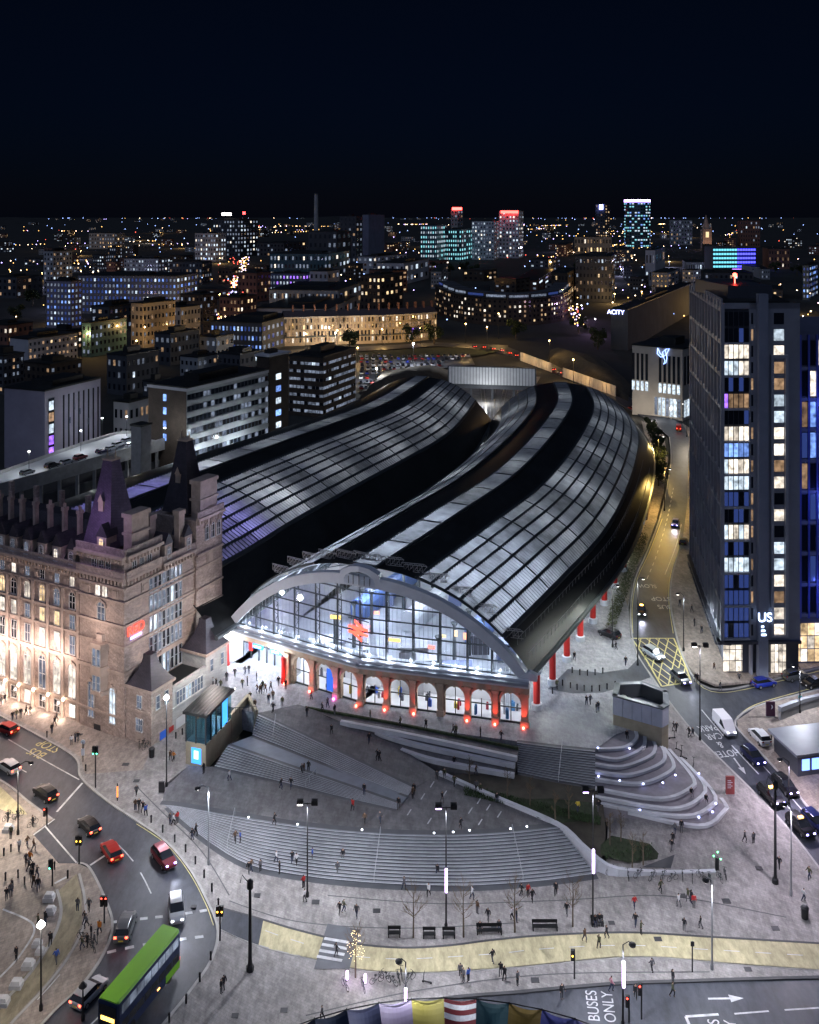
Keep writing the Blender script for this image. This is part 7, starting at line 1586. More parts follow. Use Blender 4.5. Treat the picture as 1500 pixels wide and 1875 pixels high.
CLO = {'dark': (.018, .018, .022), 'grey': (.10, .10, .11), 'white': (.62, .62, .64), 'red': (.45, .03, .03), 'blue': (.04, .1, .4), 'orange': (.6, .2, .03), 'olive': (.07, .075, .04), 'brown': (.1, .06, .035), 'pink': (.5, .2, .25), 'denim': (.03, .04, .075), 'teal': (.03, .25, .28), 'yellow': (.55, .42, .05)}
CM = {k: M('cloth_' + k, c, .85, var=.15, scale=4) for k, c in CLO.items()}; mSkin = [M('skin_a', (.45, .28, .2), .6, var=.05), M('skin_b', (.2, .11, .07), .6, var=.05)]; mHair = [M('hair_dark', (.02, .015, .012), .7, var=.1), M('hair_brown', (.08, .045, .025), .7, var=.1)]
ZONES = [
 ('on the pavement before the sandstone hotel', zlow, '2,1293 9,1287 23,1320 30,1317 38,1315 48,1310 55,1310 95,1343 100,1330 104,1322 131,1365w 138,1360 143,1359'),
 ('beside the low wing and its blue door', zlow, '283,1360 312,1393 318,1394o 250,1458 248,1484 255,1484 262,1488 267,1494b'),
 ('on the forecourt by the main entrance', 5.0, '385,1252r 396,1260 404,1262 390,1257w 444,1260 453,1256 449,1236 456,1234 471,1269 477,1271n 481,1265 486,1269n 496,1265 458,1284 467,1299 492,1289 500,1282 500,1305 510,1256 523,1262 517,1289s 430,1240 470,1247 415,1248'),
 ('along the arches of the station front', 5.0, '570,1281r 590,1303 613,1309 600,1296 678,1318 733,1332 830,1345 835,1347 918,1357 880,1350 780,1335'),
 ('on the apron beside the side arcade', 5.0, '1074,1291 1081,1290 1092,1305 1096,1303 1146,1219 1020,1262 1052,1210 1128,1190'),
 ('on the fan steps below the forecourt', 4.0, '553,1418 557,1417 565,1414 607,1345 667,1455 676,1362 691,1392 695,1394 562,1312'),
 ('on the dark middle terrace', zmid, '373,1417 420,1430w 515,1445 533,1444 503,1511 646,1485r 668,1509 696,1507g 730,1482 758,1455 756,1462 844,1518 832,1440 872,1450 810,1470'),
 ('around the planting bed', 2.9, '800,1425s 814,1421s 880,1448s 910,1466s 968,1384 979,1386 1058,1487y 1096,1487 832,1404 872,1420'),
 ('on or beside the rounded terraces', 2.0, '1148,1350s 1266,1456s 1293,1468s 1248,1524 1232,1546 1236,1528g 1078,1552 1230,1560'),
 ('on the crescent steps', 1.2, '431,1543 440,1543b 506,1580w 535,1580 543,1584w 572,1575b 628,1570s 618,1600g 312,1510 318,1512w 325,1508r 801,1605 352,1538 359,1531'),
 ('on the pale lower plaza below the crescent steps', zlow, '456,1600 460,1596 477,1596 512,1600 556,1626r 558,1652w 622,1675 630,1671 653,1681 740,1630 785,1642w 865,1648w 874,1674 894,1688 938,1686w 946,1689 955,1640 967,1642r 975,1652 879,1704s 914,1702s 1018,1640 1038,1677 1090,1693s 1098,1690s 1162,1664r 1164,1697 1174,1711'),
 ('on the pale plaza towards the side street', zlow, '1210,1635 1243,1661w 1260,1651 1266,1655 1271,1662r 1253,1706 1283,1701 1364,1543 1380,1545 1427,1591 1482,1611 1472,1651w'),
 ('on or crossing the buff cycle track', zlow, '616,1752 843,1790 849,1798 858,1798b 902,1764 917,1788 924,1796 948,1804 1071,1725 1097,1737 1111,1719 1194,1780 590,1868 405,1819 410,1812'),
 ('in the bus road at the bottom', zr, '1029,1829 1120,1816p 1164,1829 1232,1802 1232,1826'),
 ('on the pavements of the side street', zlow, '1245,1112 1267,1122 1272,1147 1285,1160 1273,1249 1277,1250 1319,1264 1354,1249 1308,1229 1234,1339 1239,1340 1262,1350 1269,1350 1413,1359 1451,1365w 1466,1290t'),
 ('on the pavement inside the road bend', zlow, '15,1505 32,1502 60,1515 20,1535 35,1559w 50,1552 62,1559 48,1585 55,1582o 53,1595 60,1602 68,1609 58,1615 62,1625 70,1632 22,1632 12,1649 20,1642 142,1669 163,1669 155,1692 158,1699 150,1739 160,1735 167,1719 173,1732 182,1712o 70,1699 83,1695 92,1732 30,1759 103,1765b'),
]
cc = {'w': 'white', 'r': 'red', 'b': 'blue', 'o': 'orange', 'g': 'grey', 'n': 'brown', 'y': 'yellow', 'p': 'pink', 't': 'teal'}
rr = random.Random(42)
for ph, zf, s in ZONES:
    L = []
    for t in s.split():
        x, y = t.split(','); fl_ = ''.join(c for c in y if c.isalpha()); y = float(''.join(c for c in y if not c.isalpha())); L.append((float(x), y, fl_))
    L.sort()
    for i, (x, y, fl_) in enumerate(L):
        sit = 's' in fl_; c = next((cc[f] for f in fl_ if f in cc), None) or rr.choices(['dark', 'grey', 'olive', 'brown'], [6, 2, 1, 1])[0]
        pose = 'sit' if sit else rr.choice(['stand', 'talk', 'walk', 'step', 'walk', 'step']); leg = rr.choice(['dark', 'dark', 'grey', 'denim'])
        o = bpy.data.objects.new('person', PM[pose]); COL.objects.link(o); zf2 = zf
        if ph.startswith('on the crescent'): zf2 = (lambda x_, y_: lerp(zlow(x_, y_), zmid(x_, y_), cl01((y_ - 120.5 - .0045 * (x_ - 2) ** 2) / 6.8)))
        if ph.startswith('on the fan'): zf2 = {553: 2.9, 557: 2.9, 565: 3.0, 607: 4.4, 667: 3.2, 676: 4.1, 691: 3.65, 695: 3.65, 562: 5.0}[int(x)]
        if ph.startswith('on or beside the r'): zf2 = {1148: 4.95, 1266: 2.75, 1293: 2.4}.get(int(x), zlow)
        p = P(x, y, zf2); o.location = p + Vector((0, 0, -.02)); sc = rr.uniform(.95, 1.06); o.scale = (sc, sc, sc); o.rotation_euler = (0, 0, rr.uniform(0, 6.28) if not sit else math.pi)
        for k, mt in enumerate((CM[c], CM[leg], mSkin[rr.random() < .25], mHair[rr.random() < .3])): o.material_slots[k].link = 'OBJECT'; o.material_slots[k].material = mt
        act = {'sit': 'sitting', 'stand': 'standing', 'talk': 'standing', 'walk': 'walking', 'step': 'walking'}[pose]
        tag(o, '%s coated person %s %s, %s from left' % (c, act, ph, ordinal(i)), 'person', 'people around the station')
# ================================================================ trees
def bare_tree(seed, h=6.0, spread=1.0):
    rr = random.Random(seed); T = MB(); B = MB()
    T.tube([Vector((0, 0, 0)), Vector((.03, .02, h * .3)), Vector((0, .05, h * .62)), Vector((.02, 0, h * .9))], [.11, .09, .06, .02], 6)
    def br(p, d, L, r, lv):
        q = p + d * L * .5 + Vector((rr.uniform(-.1, .1), rr.uniform(-.1, .1), .08)) * L; e = p + d * L + Vector((0, 0, L * .15)); B.tube([p, q, e], [r, r * .7, r * .35], 3, caps=False)
        if lv:
            for i in range(4): t = rr.uniform(.3, 1); dd = (d + Vector((rr.uniform(-.8, .8), rr.uniform(-.8, .8), rr.uniform(-.1, .7)))).normalized(); br(p.lerp(e, t), dd, L * rr.uniform(.4, .65), r * .5, lv - 1)
    for i in range(13):
        z = h * rr.uniform(.32, .88); a = i * 2.4 + rr.uniform(-.4, .4); k = (1 - abs(z / h - .5)) * spread; br(Vector((0, 0, z)), Vector((math.cos(a), math.sin(a), .75)).normalized(), h * .26 * k, .03, 2)
    return T.mesh('trunk', [M('bark', (.11, .085, .06), .9, var=.3, scale=2)]), B.mesh('crown', [M('twigs', (.14, .10, .06), .9, var=.2, scale=2)])
BT = [bare_tree(s, 6.2) for s in (1, 2, 3)]; ST = [bare_tree(s, 4.6, .55) for s in (7, 8)]
def put_tree(lab, px, py, zf, T, rz, sc=1.0, group=None, nm='bare_tree'):
    r_ = empty(nm, P(px, py, zf), lab, 'tree', group, rz=rz); r_.scale = (sc, sc, sc)
    for n_, me in zip(('trunk', 'crown'), T): link(n_, me, r_, world=False)
    return r_
for i, (x, y, lab) in enumerate(((757, 1717, 'bare young tree behind the leftmost bench'), (849, 1716, 'bare young tree between the two middle benches'), (943, 1707, 'bare young tree beside the bench with two sitters'), (1049, 1697, 'bare young tree by the crowded bench'))): put_tree(lab, x, y, zlow, BT[i % 3], i * 1.3, 1.0, 'bare trees by the benches')
tr = put_tree('bare tree strung with warm fairy lights beside the zebra crossing', 651, 1790, zlow, BT[2], .4, .95); rr = random.Random(2); m = MB(); b0 = tr.location
for i in range(70): a = rr.random() * 6.28; z = rr.uniform(2.2, 5.2); r = (1 - abs(z - 3.3) / 3) * 1.3 * rr.random() ** .5; m.lathe(b0 + Vector((math.cos(a) * r, math.sin(a) * r, z)), [(.01, -.04), (.035, 0), (.01, .04)], 4)
tag(m.build('fairy_light', M('fairy_glow', (1, .8, .4), emit=(1, .76, .4), es=3), tr), kind='stuff'); light(b0 + Vector((0, -.6, 3.4)), 60, (1, .8, .45), tr, .6)
for i, (x, y) in enumerate(((929, 1462), (971, 1478), (1017, 1508), (1042, 1500), (1117, 1548), (1137, 1542), (1158, 1588), (1178, 1584), (860, 1440))): put_tree('slender sapling, %s from the left in the planting bed' % ordinal(sorted((929, 971, 1017, 1042, 1117, 1137, 1158, 1178, 860).__iter__()).index(x) if False else [860, 929, 971, 1017, 1042, 1117, 1137, 1158, 1178].index(x)), x, y, 2.7 if x < 1100 else 1.2, ST[i % 2], i, 1.0, 'saplings in the bed', 'sapling')
def leafy(seed, h, w):
    rr = random.Random(seed); T = MB(); T.tube([Vector((0, 0, 0)), Vector((0, 0, h * .45)), Vector((.3, .2, h * .7))], [w * .07, w * .05, w * .02], 6); B = MB(); cl = [(Vector((rr.uniform(-.5, .5) * w, rr.uniform(-.5, .5) * w, h * rr.uniform(.35, .95))), rr.uniform(.18, .34) * w) for _ in range(11)]
    for c, r in cl:
        for _ in range(120):
            d = Vector((rr.gauss(0, 1), rr.gauss(0, 1), rr.gauss(0, 1))).normalized() * r * rr.uniform(.5, 1.05); p = c + d; a = Vector((rr.uniform(-1, 1), rr.uniform(-1, 1), rr.uniform(-1, 1))).normalized() * w * .05; b = a.cross(Vector((rr.random(), rr.random(), rr.random() + .1))).normalized() * w * .05; B.poly([p - a, p + b, p + a, p - b])
    return T.mesh('trunk', [M('bark', (.1, .08, .06))]), B.mesh('crown', [M('dark_foliage', (.04, .055, .022), .9, var=.4, scale=.4)])
LT = [leafy(s, 11, 8) for s in (1, 2, 3)]
bgt = [(800, 500, 'dark tree left of the clump above the curved apartments'), (825, 503, 'dark tree in the middle of the clump above the curved apartments'), (850, 500, 'dark tree right of the clump above the curved apartments'), (868, 505, 'dark tree close to the white slot windowed block'), (640, 640, 'dark tree before the first houses of the crescent'), (755, 632, 'dark tree before the middle of the crescent'), (795, 630, 'big dark tree at the far end of the crescent'), (1060, 500, 'dark tree beside the dark institutional building'), (1225, 520, 'dark tree by the pale classical hall'), (980, 580, 'dark tree at the curved apartments'), (1060, 610, 'dark tree above the grassy bank'), (1095, 640, 'dark tree on the grassy bank'), (945, 620, 'dark tree beside the climbing road'), (60, 560, 'dark tree left of the blue lit student block'), (30, 590, 'dark tree near the picture edge by the white villa roof'), (1420, 500, 'dark tree near the brown office'), (1460, 505, 'dark tree beside the blue lit glass building')]
for i, (x, y, lab) in enumerate(bgt): put_tree(lab, x, y, 5.0, LT[i % 3], i * 1.1, 1.1 if y > 560 else 1.35, 'dark trees of the city', 'dark_tree')
for i in range(9): t = i / 8; put_tree('bush, %s from the top of the dark hedge along the shed' % ordinal(i), lerp(1192, 1205, t) + 8 * math.sin(t * 3), lerp(790, 890, t), 5.0, LT[i % 3], i, .45, 'hedge bushes by the shed', 'bush')
# ================================================================ lamps, signals, street furniture
mPost = M('black_post', (.02, .021, .023), .45, .3, var=.1); mPostL = M('galvanised_post', (.35, .36, .38), .4, .6, var=.1); mLampG = M('lamp_glow', (1, 1, 1), emit=(1, .95, .9), es=7); mLampV = M('lamp_violet_glow', (.8, .7, 1), emit=(.65, .45, 1), es=7); mBan = M('banner_glow', (.9, .8, 1), emit=(.75, .5, 1), es=4.5)
WHT = (.89, .91, 1)
def post(px, pyb, pyt, zf, lab, style='flood', power=0, banner=None, arm=None, mat=mPost, glow=mLampG, r=.1, col=WHT, group='tall lamp posts'):
    b = P(px, pyb, zf); h = b.y / FOC * (pyb - pyt); ro = empty('lamp_post', b, lab, 'lamp post', group); up = Vector((0, 0, 1)); top = b + up * h
    m = MB(); m.lathe(b, [(r * 2, 0), (r * 2, .5), (r * 1.2, .7), (r, 1.2), (r * .7, h)], 8); m.build('pole', mat, ro)
    if style == 'flood':
        MB().tube([top + Vector((-.9, 0, -.1)), top + Vector((.9, 0, -.1))], .06, 5).build('crossarm', mat, ro)
        for s in (-1, 1):
            m = MB(); m.box(IDF, top.x + s * .9 - .38, top.x + s * .9 + .38, top.y - .3, top.y + .3, top.z - .2, top.z + .35); hd = m.build('lamp_head', mPost, ro); m = MB(); m.box(IDF, top.x + s * .9 - .32, top.x + s * .9 + .32, top.y - .32, top.y - .302, top.z - .16, top.z - .05)
            m.box(IDF, top.x + s * .9 - .3, top.x + s * .9 + .3, top.y - .25, top.y + .25, top.z - .23, top.z - .202); m.build('lamp_lens', glow if s < 0 else mPost, hd)
    elif style == 'arm':
        d = Vector((*(arm or (1.6, -.4)), .3)); MB().tube([top, top + d * .6 + up * .3, top + d], .05, 5).build('arm', mat, ro); m = MB(); e = top + d; m.lathe(e + up * -.12, [(.1, .2), (.4, .1), (.36, -.05)], 8); hd = m.build('lamp_head', mPost, ro); MB().lathe(e + up * -.2, [(.3, 0), (.22, -.06), (.02, -.1)], 8).build('lamp_lens', glow, hd)
    elif style == 'globe': MB().lathe(top, [(.1, 0), (.45, .35), (.1, .8)], 10).build('lamp_head', glow, ro)
    elif style == 'cctv': m = MB(); m.lathe(top, [(r, 0), (r * 1.6, .1), (r * 1.6, .9), (r * .5, 1.1)], 8); m.tube([top + up * .5, top + up * 1.6 + Vector((-.9, 0, 0)), top + up * .7 + Vector((-1.1, 0, 0))], .05, 5); m.build('camera_head', mat, ro)
    if banner: y0, y1 = banner; z0, z1 = (b.y / FOC * (pyb - y) for y in (y1, y0)); m = MB(); m.box(IDF, b.x - .13, b.x + .13, b.y - .45, b.y - .2, b.z + z0, b.z + z1); m.build('lit_banner', mBan, ro); light(b + Vector((0, -1.2, (z0 + z1) / 2)), 50, (.85, .7, 1), ro, .4)
    if power and style != 'globe': light(top + Vector((0, -.6, -.45)), power, col, ro, .3, 'lamp_glow', 168, top + Vector((0, -2.6, -12)), .35)
    elif power: light(top + Vector((0, -.8, .2)), power, col, ro, .35)
    return ro
post(563, 1642, 1470, zlow, 'twin floodlight mast with dark heads left on the lower plaza', power=3600)
post(817, 1700, 1477, zlow, 'twin floodlight mast with violet lens and lit banner in the plaza centre', power=3600, banner=(1588, 1630), glow=mLampV)
post(1086, 1692, 1447, zlow, 'floodlight mast with lit banner by the planting bed', power=3400, banner=(1553, 1595), glow=mLampV)
post(1141, 1880, 1730, zlow, 'curved arm lamp with a lit banner at the bus road', 'arm', 2600, (1757, 1803), (.9, -.3))
post(743, 1880, 1762, zlow, 'lamp with a round head and a lit banner by the bicycles', 'arm', 2200, (1806, 1852), (-.7, -.2))
post(382, 1583, 1442, zlow, 'pale lamp post at the left end of the crescent steps', 'arm', 2800, None, (-1.3, -.5), mPostL)
post(305, 1440, 1282, zlow, 'brightly glowing lamp post in front of the low wing', 'globe', 3600)
post(458, 1777, 1628, zlow, 'stout black camera post beside the cycle track', 'cctv', r=.22)
post(33, 1528, 1402, zlow, 'slim curved street lamp at the road edge far left', 'arm', 2400, None, (1.6, .3), col=(1, .9, .78))
post(1304, 1775, 1612, zlow, 'pale slim mast on the plaza right of the cycle track bend', 'arm', 2600, None, (-.8, -.3), mPostL)
post(1420, 1617, 1445, zlow, 'stout black mast near the queue of cabs', 'cctv', r=.2)
post(1449, 1640, 1478, zlow, 'pale mast with white light beside the queue of cabs', 'arm', 2300, None, (-.8, .2), mPostL, col=(.92, .84, 1))
post(1282, 1355, 1182, zlow, 'tall floodlight mast by the road words', power=3400, col=(.92, .86, 1))
post(1168, 1220, 1062, zlow, 'slim mast at the corner of the yellow box', 'arm', 3000, None, (1.0, .2), col=(.95, 1, .95))
post(1252, 1192, 1090, zlow, 'slim street lamp on the tower side of the street', 'arm', 2800, None, (-1.0, .2), col=(.9, .96, 1))
post(1445, 1475, 1395, zlow, 'slim street lamp leaning over the white car', 'arm', 2600, None, (-1.2, .2), col=(.95, .82, 1))
post(1465, 1305, 1222, zlow, 'street lamp in the side road below the tower', 'arm', 2400, None, (-1, .2))
post(1258, 800, 740, 5.0, 'street lamp at the bird sign hall', 'arm', 4000, None, (-1.5, 0), col=(1, .85, .65))
post(1217, 935, 860, 5.0, 'amber street lamp on the narrow street beside the shed', 'arm', 5500, None, (1.5, 0), col=(1, .66, .18)); post(1206, 860, 800, 5.0, 'amber street lamp at the top of the dark hedge', 'arm', 5500, None, (1.5, 0), col=(1, .66, .2))
post(1122, 1185, 1075, 5.0, 'slim lamp by the ivy wall beside the arcade', 'arm', 900, None, (1, .2), col=(.92, 1, .9))
post(-25, 1500, 1395, zlow, 'street lamp at the road bend out by the picture edge', 'arm', 2400, None, (-1.2, .2), col=(1, .85, .7))
post(75, 1850, 1700, zlow, 'lamp post with a round top on the inner pavement', 'globe', 900, col=(1, .88, .75))
post(152, 1868, 1812, zlow, 'low round headed lamp beside the silver car', 'globe', 0, glow=mPost)
amb = (1, .6, .2)
for x, yb, yt, pw, lab in ((618, 634, 606, 3500, 'first amber lamp before the crescent'), (700, 632, 604, 3500, 'second amber lamp before the crescent'), (770, 630, 602, 3500, 'third amber lamp before the crescent'), (560, 640, 612, 3000, 'amber lamp left of the crescent'), (655, 664, 638, 1800, 'amber lamp at the edge of the open car park'), (757, 668, 630, 16000, 'white lamp in the middle of the open car park'), (853, 628, 594, 3500, 'amber lamp at the bend above the car park'), (892, 645, 600, 3500, 'amber lamp beside the climbing road'), (913, 620, 575, 3000, 'tall amber lamp near the curved apartments'), (1006, 662, 625, 2500, 'amber lamp between the two lit fences'), (1050, 700, 660, 1800, 'amber lamp behind the longer lit fence'), (160, 652, 612, 3200, 'amber lamp beside the orange glowing glass building'), (265, 640, 600, 3200, 'amber lamp at the beige office'), (250, 655, 625, 2000, 'amber lamp below the beige office'), (402, 570, 540, 2500, 'amber lamp on the street of tail lights'), (1010, 510, 480, 5000, 'amber lamp in the narrow far street'), (1030, 545, 510, 4000, 'amber lamp lower in the narrow far street'), (1065, 585, 560, 3000, 'violet lamp below the dark office'), (1090, 610, 585, 3000, 'violet lamp beside the retail shed'), (690, 700, 676, 9000, 'white lamp at the near corner of the open car park')):
    c = (.75, .45, 1) if 'violet' in lab else ((.95, .97, 1) if 'white' in lab else amb)
    post(x, yb, yt, 5.0, lab, 'globe', pw, glow=M('far_lamp_%.2f' % c[2], c, emit=c, es=12), col=c, group='street lamps of the city', r=.12)
def signal(px, pyb, pyt, zf, lab, lit='green', two=False):
    b = P(px, pyb, zf); h = b.y / FOC * (pyb - pyt); ro = empty('traffic_light', b, lab, 'traffic light', 'traffic lights'); MB().lathe(b, [(.1, 0), (.08, h)], 6).build('pole', mPost, ro)
    for s in ((-.25,) if not two else (-.25, .25)):
        m = MB(); m.box(IDF, b.x + s - .17, b.x + s + .17, b.y - .3, b.y, b.z + h - 1.1, b.z + h + .05); hd = m.build('signal_head', mPost, ro)
        for i, (c, nm) in enumerate((((1, .05, .03), 'red'), ((1, .5, .05), 'amber'), ((.1, 1, .5), 'green'))): m = MB(); m.tube([Vector((b.x + s, b.y - .33, b.z + h - .15 - i * .4)), Vector((b.x + s, b.y - .29, b.z + h - .15 - i * .4))], .09, 8); m.build('signal_lens', M('signal_' + nm, c, emit=c, es=6) if nm == lit else mPost, hd)
for a in ((175, 1442, 1366, zlow, 'traffic light at the kerb below the hotel corner', 'green', True), (145, 1582, 1530, zlow, 'traffic light on the tip of the road island', 'amber', True), (96, 1622, 1573, zlow, 'green traffic light beside the inner pavement', 'green'), (191, 1690, 1640, zlow, 'red traffic light by the dotted crossing', 'red', True), (403, 1722, 1658, zlow, 'traffic light where the cycle track meets the road', 'amber', True), (1052, 1792, 1738, zlow, 'traffic light beside the buff cycle track', 'amber'), (1152, 1872, 1822, zlow, 'traffic light in front of the curved arm lamp', 'red'), (1175, 1866, 1800, zlow, 'slim signal pole by the bus road', 'red'), (86, 1512, 1478, zlow, 'short signal post at the stop line', 'red')): signal(*a)
bl_me = MB().lathe((0, 0, 0), [(.11, 0), (.11, .75), (.13, .78), (.13, .95), (.05, 1.02)], 8).mesh('bollard', [mPost])
bol = {'along the kerb of the road bend': (zlow, [(157, 1412), (215, 1462), (277, 1506), (298, 1524), (320, 1542), (340, 1560), (358, 1582), (374, 1607), (388, 1632), (400, 1660)]), 'below the dotted crossing': (zlow, [(386, 1758), (366, 1797), (341, 1837), (310, 1872)]), 'around the apron by the service lane': (5.0, [(1030, 1255), (1045, 1260), (1057, 1263), (1070, 1265), (1084, 1266), (1098, 1265), (1112, 1262), (1127, 1258), (1048, 1232), (1062, 1236), (1076, 1237), (1090, 1236), (1104, 1233), (1012, 1270)]), 'on the inner pavement': (zlow, [(7, 1567), (20, 1560), (33, 1607), (45, 1620), (10, 1612), (124, 1608), (100, 1592)]), 'at the foot of the low wing': (zlow, [(322, 1352), (334, 1345), (86, 1350)])}
for ph, (zf, L) in bol.items():
    for i, (x, y) in enumerate(sorted(L)): o = bpy.data.objects.new('bollard', bl_me); COL.objects.link(o); o.location = P(x, y, zf); tag(o, 'black bollard %s, %s from the left' % (ph, ordinal(i)), 'bollard', 'bollards')
for x, y, h, lab in ((215, 1466, 2.4, 'orange lit post on the kerb below the hotel'), (1268, 1780, 3.4, 'slim black sign pole beside the cycle track'), (152, 1395, 3.0, 'bus stop pole with a round sign by the hotel')):
    b = P(x, y, zlow); ro = empty('sign_post', b, lab, 'post'); MB().lathe(b, [(.08, 0), (.08, h)], 6).build('pole', mPost, ro)
    if x == 215: MB().lathe(b + Vector((0, 0, .5)), [(.1, 0), (.1, 1.5)], 6).build('orange_band', M('orange_band', (.8, .25, .05), emit=(1, .3, .05), es=1.2), ro)  # band glows by its own emission
    elif x == 152: m = MB(); m.tube([b + Vector((0, -.05, h)), b + Vector((0, .02, h))], .35, 12); m.build('sign_disc', mWhiteP, ro); bx('timetable', mWhiteP, ro, IDF, b.x - .25, b.x + .25, b.y - .1, b.y, b.z + 1.0, b.z + 2.0)
    else: bx('sign_plate', mPost, ro, IDF, b.x - .2, b.x + .2, b.y - .08, b.y, b.z + h - .5, b.z + h)
def bench(px, py, lab, n=1, rz=0.0):
    b = P(px, py, zlow); ro = empty('park_bench', b, lab, 'bench', 'benches', rz=rz); w = 1.5 * n
    for i in range(4): link('seat_slat', MB().box(IDF, -w / 2, w / 2, -.32 + i * .16, -.2 + i * .16, .42, .47).mesh('seat_slat', [mPost]), ro, world=False)
    for i in range(3): link('back_slat', MB().box(IDF, -w / 2, w / 2, .34, .39, .55 + i * .14, .66 + i * .14).mesh('back_slat', [mPost]), ro, world=False)
    for x in (-w / 2 + .1, w / 2 - .1): link('leg', MB().box(IDF, x - .05, x + .05, -.32, .38, 0, .42).box(IDF, x - .05, x + .05, .3, .36, .42, .95).mesh('leg', [mPost]), ro, world=False)
for a in ((722, 1714, 'short dark bench at the left end of the row'), (786, 1716, 'dark bench with nobody on it left of the centre mast'), (822, 1716, 'dark bench with nobody on it right of the centre mast'), (896, 1709, 'dark bench with two people sitting', 2), (998, 1702, 'dark bench near the young tree by the planting bed', 2), (1094, 1694, 'dark bench crowded with people under the mast')): bench(*a)
mBlock = M('white_concrete', (.55, .55, .56), .8, var=.15, scale=1)
for i, (x, y, s) in enumerate(((90, 1648, 1), (92, 1672, .9), (68, 1732, .8), (74, 1746, .8), (52, 1772, 1.0), (30, 1808, 1.0), (5, 1840, 1.0), (15, 1522, 1.0))):
    b = P(x, y, zlow); m = MB(); m.box(IDF, b.x - .62 * s, b.x + .62 * s, b.y - .5 * s, b.y + .5 * s, b.z, b.z + .5 * s); m.box(IDF, b.x - .52 * s, b.x + .52 * s, b.y - .45 * s, b.y + .45 * s, b.z + .5 * s, b.z + .85 * s, 0, .12); o = m.build('concrete_block', mBlock); tag(o, 'pale concrete barrier block, %s in the line along the worn cycle path' % ordinal(i) if i < 7 else 'pale concrete barrier block near the road end of the inner pavement', 'block', 'concrete blocks')
for x, y, lab in ((278, 1386, 'black litter bin at the corner of the low wing'), (1474, 1681, 'black litter bin near the picture edge')):
    b = P(x, y, zlow); ro = empty('litter_bin', b, lab, 'bin'); MB().lathe(b, [(.4, 0), (.45, 1.1)], 10).build('body', mPost, ro); MB().lathe(b, [(.48, 1.1), (.5, 1.25), (.3, 1.45), (.05, 1.5)], 10).build('lid', mPost, ro)
for x, y, w, h, c, lab in ((1337, 1455, .6, 2.6, (.28, .06, .06), 'red information totem between terraces and side street'), (1411, 1312, .7, 2.4, (.06, .02, .05), 'dark plum sign with a white crescent by the side road'), (296, 1452, .4, 1.6, (.04, .04, .045), 'dark A-board sign on the pavement by the glowing lamp')):
    b = P(x, y, zlow); ro = empty('sign_totem', b, lab, 'sign'); bx('panel', M('totem_%.2f' % c[0], c, .5, var=.1), ro, IDF, b.x - w, b.x + w, b.y - .15, b.y + .15, b.z + .1, b.z + h); bx('plinth', mConc, ro, IDF, b.x - w - .05, b.x + w + .05, b.y - .2, b.y + .2, b.z, b.z + .12)
    if x == 1411: m = MB(); m.poly([(b.x + .35 * math.cos(t) , b.y - .16, b.z + 1.6 + .35 * math.sin(t)) for t in [i * math.pi / 8 - math.pi / 2 for i in range(9)]] + [(b.x + .15 * math.cos(t), b.y - .16, b.z + 1.6 + .3 * math.sin(t)) for t in [math.pi / 2 - i * math.pi / 8 for i in range(1, 8)]]); m.build('crescent_mark', mWhiteP, ro)
    elif x == 1337:
        for k in range(5): bx('text_line', mWhiteP, ro, IDF, b.x - .4, b.x + (.3 if k % 2 else .1), b.y - .16, b.y - .152, b.z + 1.0 + k * .25, b.z + 1.1 + k * .25)
def bicycle():
    ro = bpy.data.objects.new('bicycle', None); KID[ro] = []; 
    def add(nm, m, mt): o = bpy.data.objects.new(nm, m.mesh(nm, [mt])); o.parent = ro; KID[ro].append(o)
    for x in (-.5, .5): m = MB(); m.tube([Vector((x + .33 * math.cos(a * math.pi / 6), 0, .34 + .33 * math.sin(a * math.pi / 6))) for a in range(13)], .03, 4, caps=False); add('wheel', m, mTyre)
    m = MB()
    for a, b in (((-.5, .34), (-.15, .85)), ((-.15, .85), (.4, .82)), ((-.05, .32), (.4, .82)), ((-.05, .32), (-.15, .9)), ((-.5, .34), (-.05, .32)), ((.5, .34), (.38, .98))): m.tube([Vector((a[0], 0, a[1])), Vector((b[0], 0, b[1]))], .028, 5)
    add('frame', m, M('bike_frame', (.05, .06, .07), .4, .3, var=0)); m = MB(); m.tube([Vector((.36, -.28, 1.0)), Vector((.42, 0, 1.0)), Vector((.36, .28, 1.0))], .025, 5); add('handlebar', m, mPost); m = MB(); m.box(IDF, -.3, -.02, -.08, .08, .9, .96); add('saddle', m, mPost); return ro
BK_ = bicycle()
for ph, L in (('parked by the lit banner lamp', [(690, 1800), (705, 1795), (718, 1802), (730, 1797), (735, 1790), (750, 1797), (665, 1812), (632, 1810)]), ('parked along the pale bed wall', [(1150, 1608), (1170, 1606), (1195, 1610), (1215, 1608), (1232, 1613), (1250, 1610), (1268, 1613), (1285, 1610), (1300, 1615), (1318, 1612), (1120, 1600), (1328, 1606)]), ('leaning by the corner of the low wing', [(255, 1368), (262, 1366), (268, 1371)]), ('among the crowd at the dotted crossing', [(150, 1722), (160, 1728), (170, 1740), (178, 1722)]), ('on the inner cycle path', [(60, 1512), (14, 1500), (33, 1497)])):
    for i, (x, y) in enumerate(sorted(L)): copytree(BK_, P(x, y, zlow), RN.uniform(.3, 2.6), 'bicycle %s, %s from the left' % (ph, ordinal(i)), 'parked bicycles', 'bicycle', KID).name = 'bicycle'
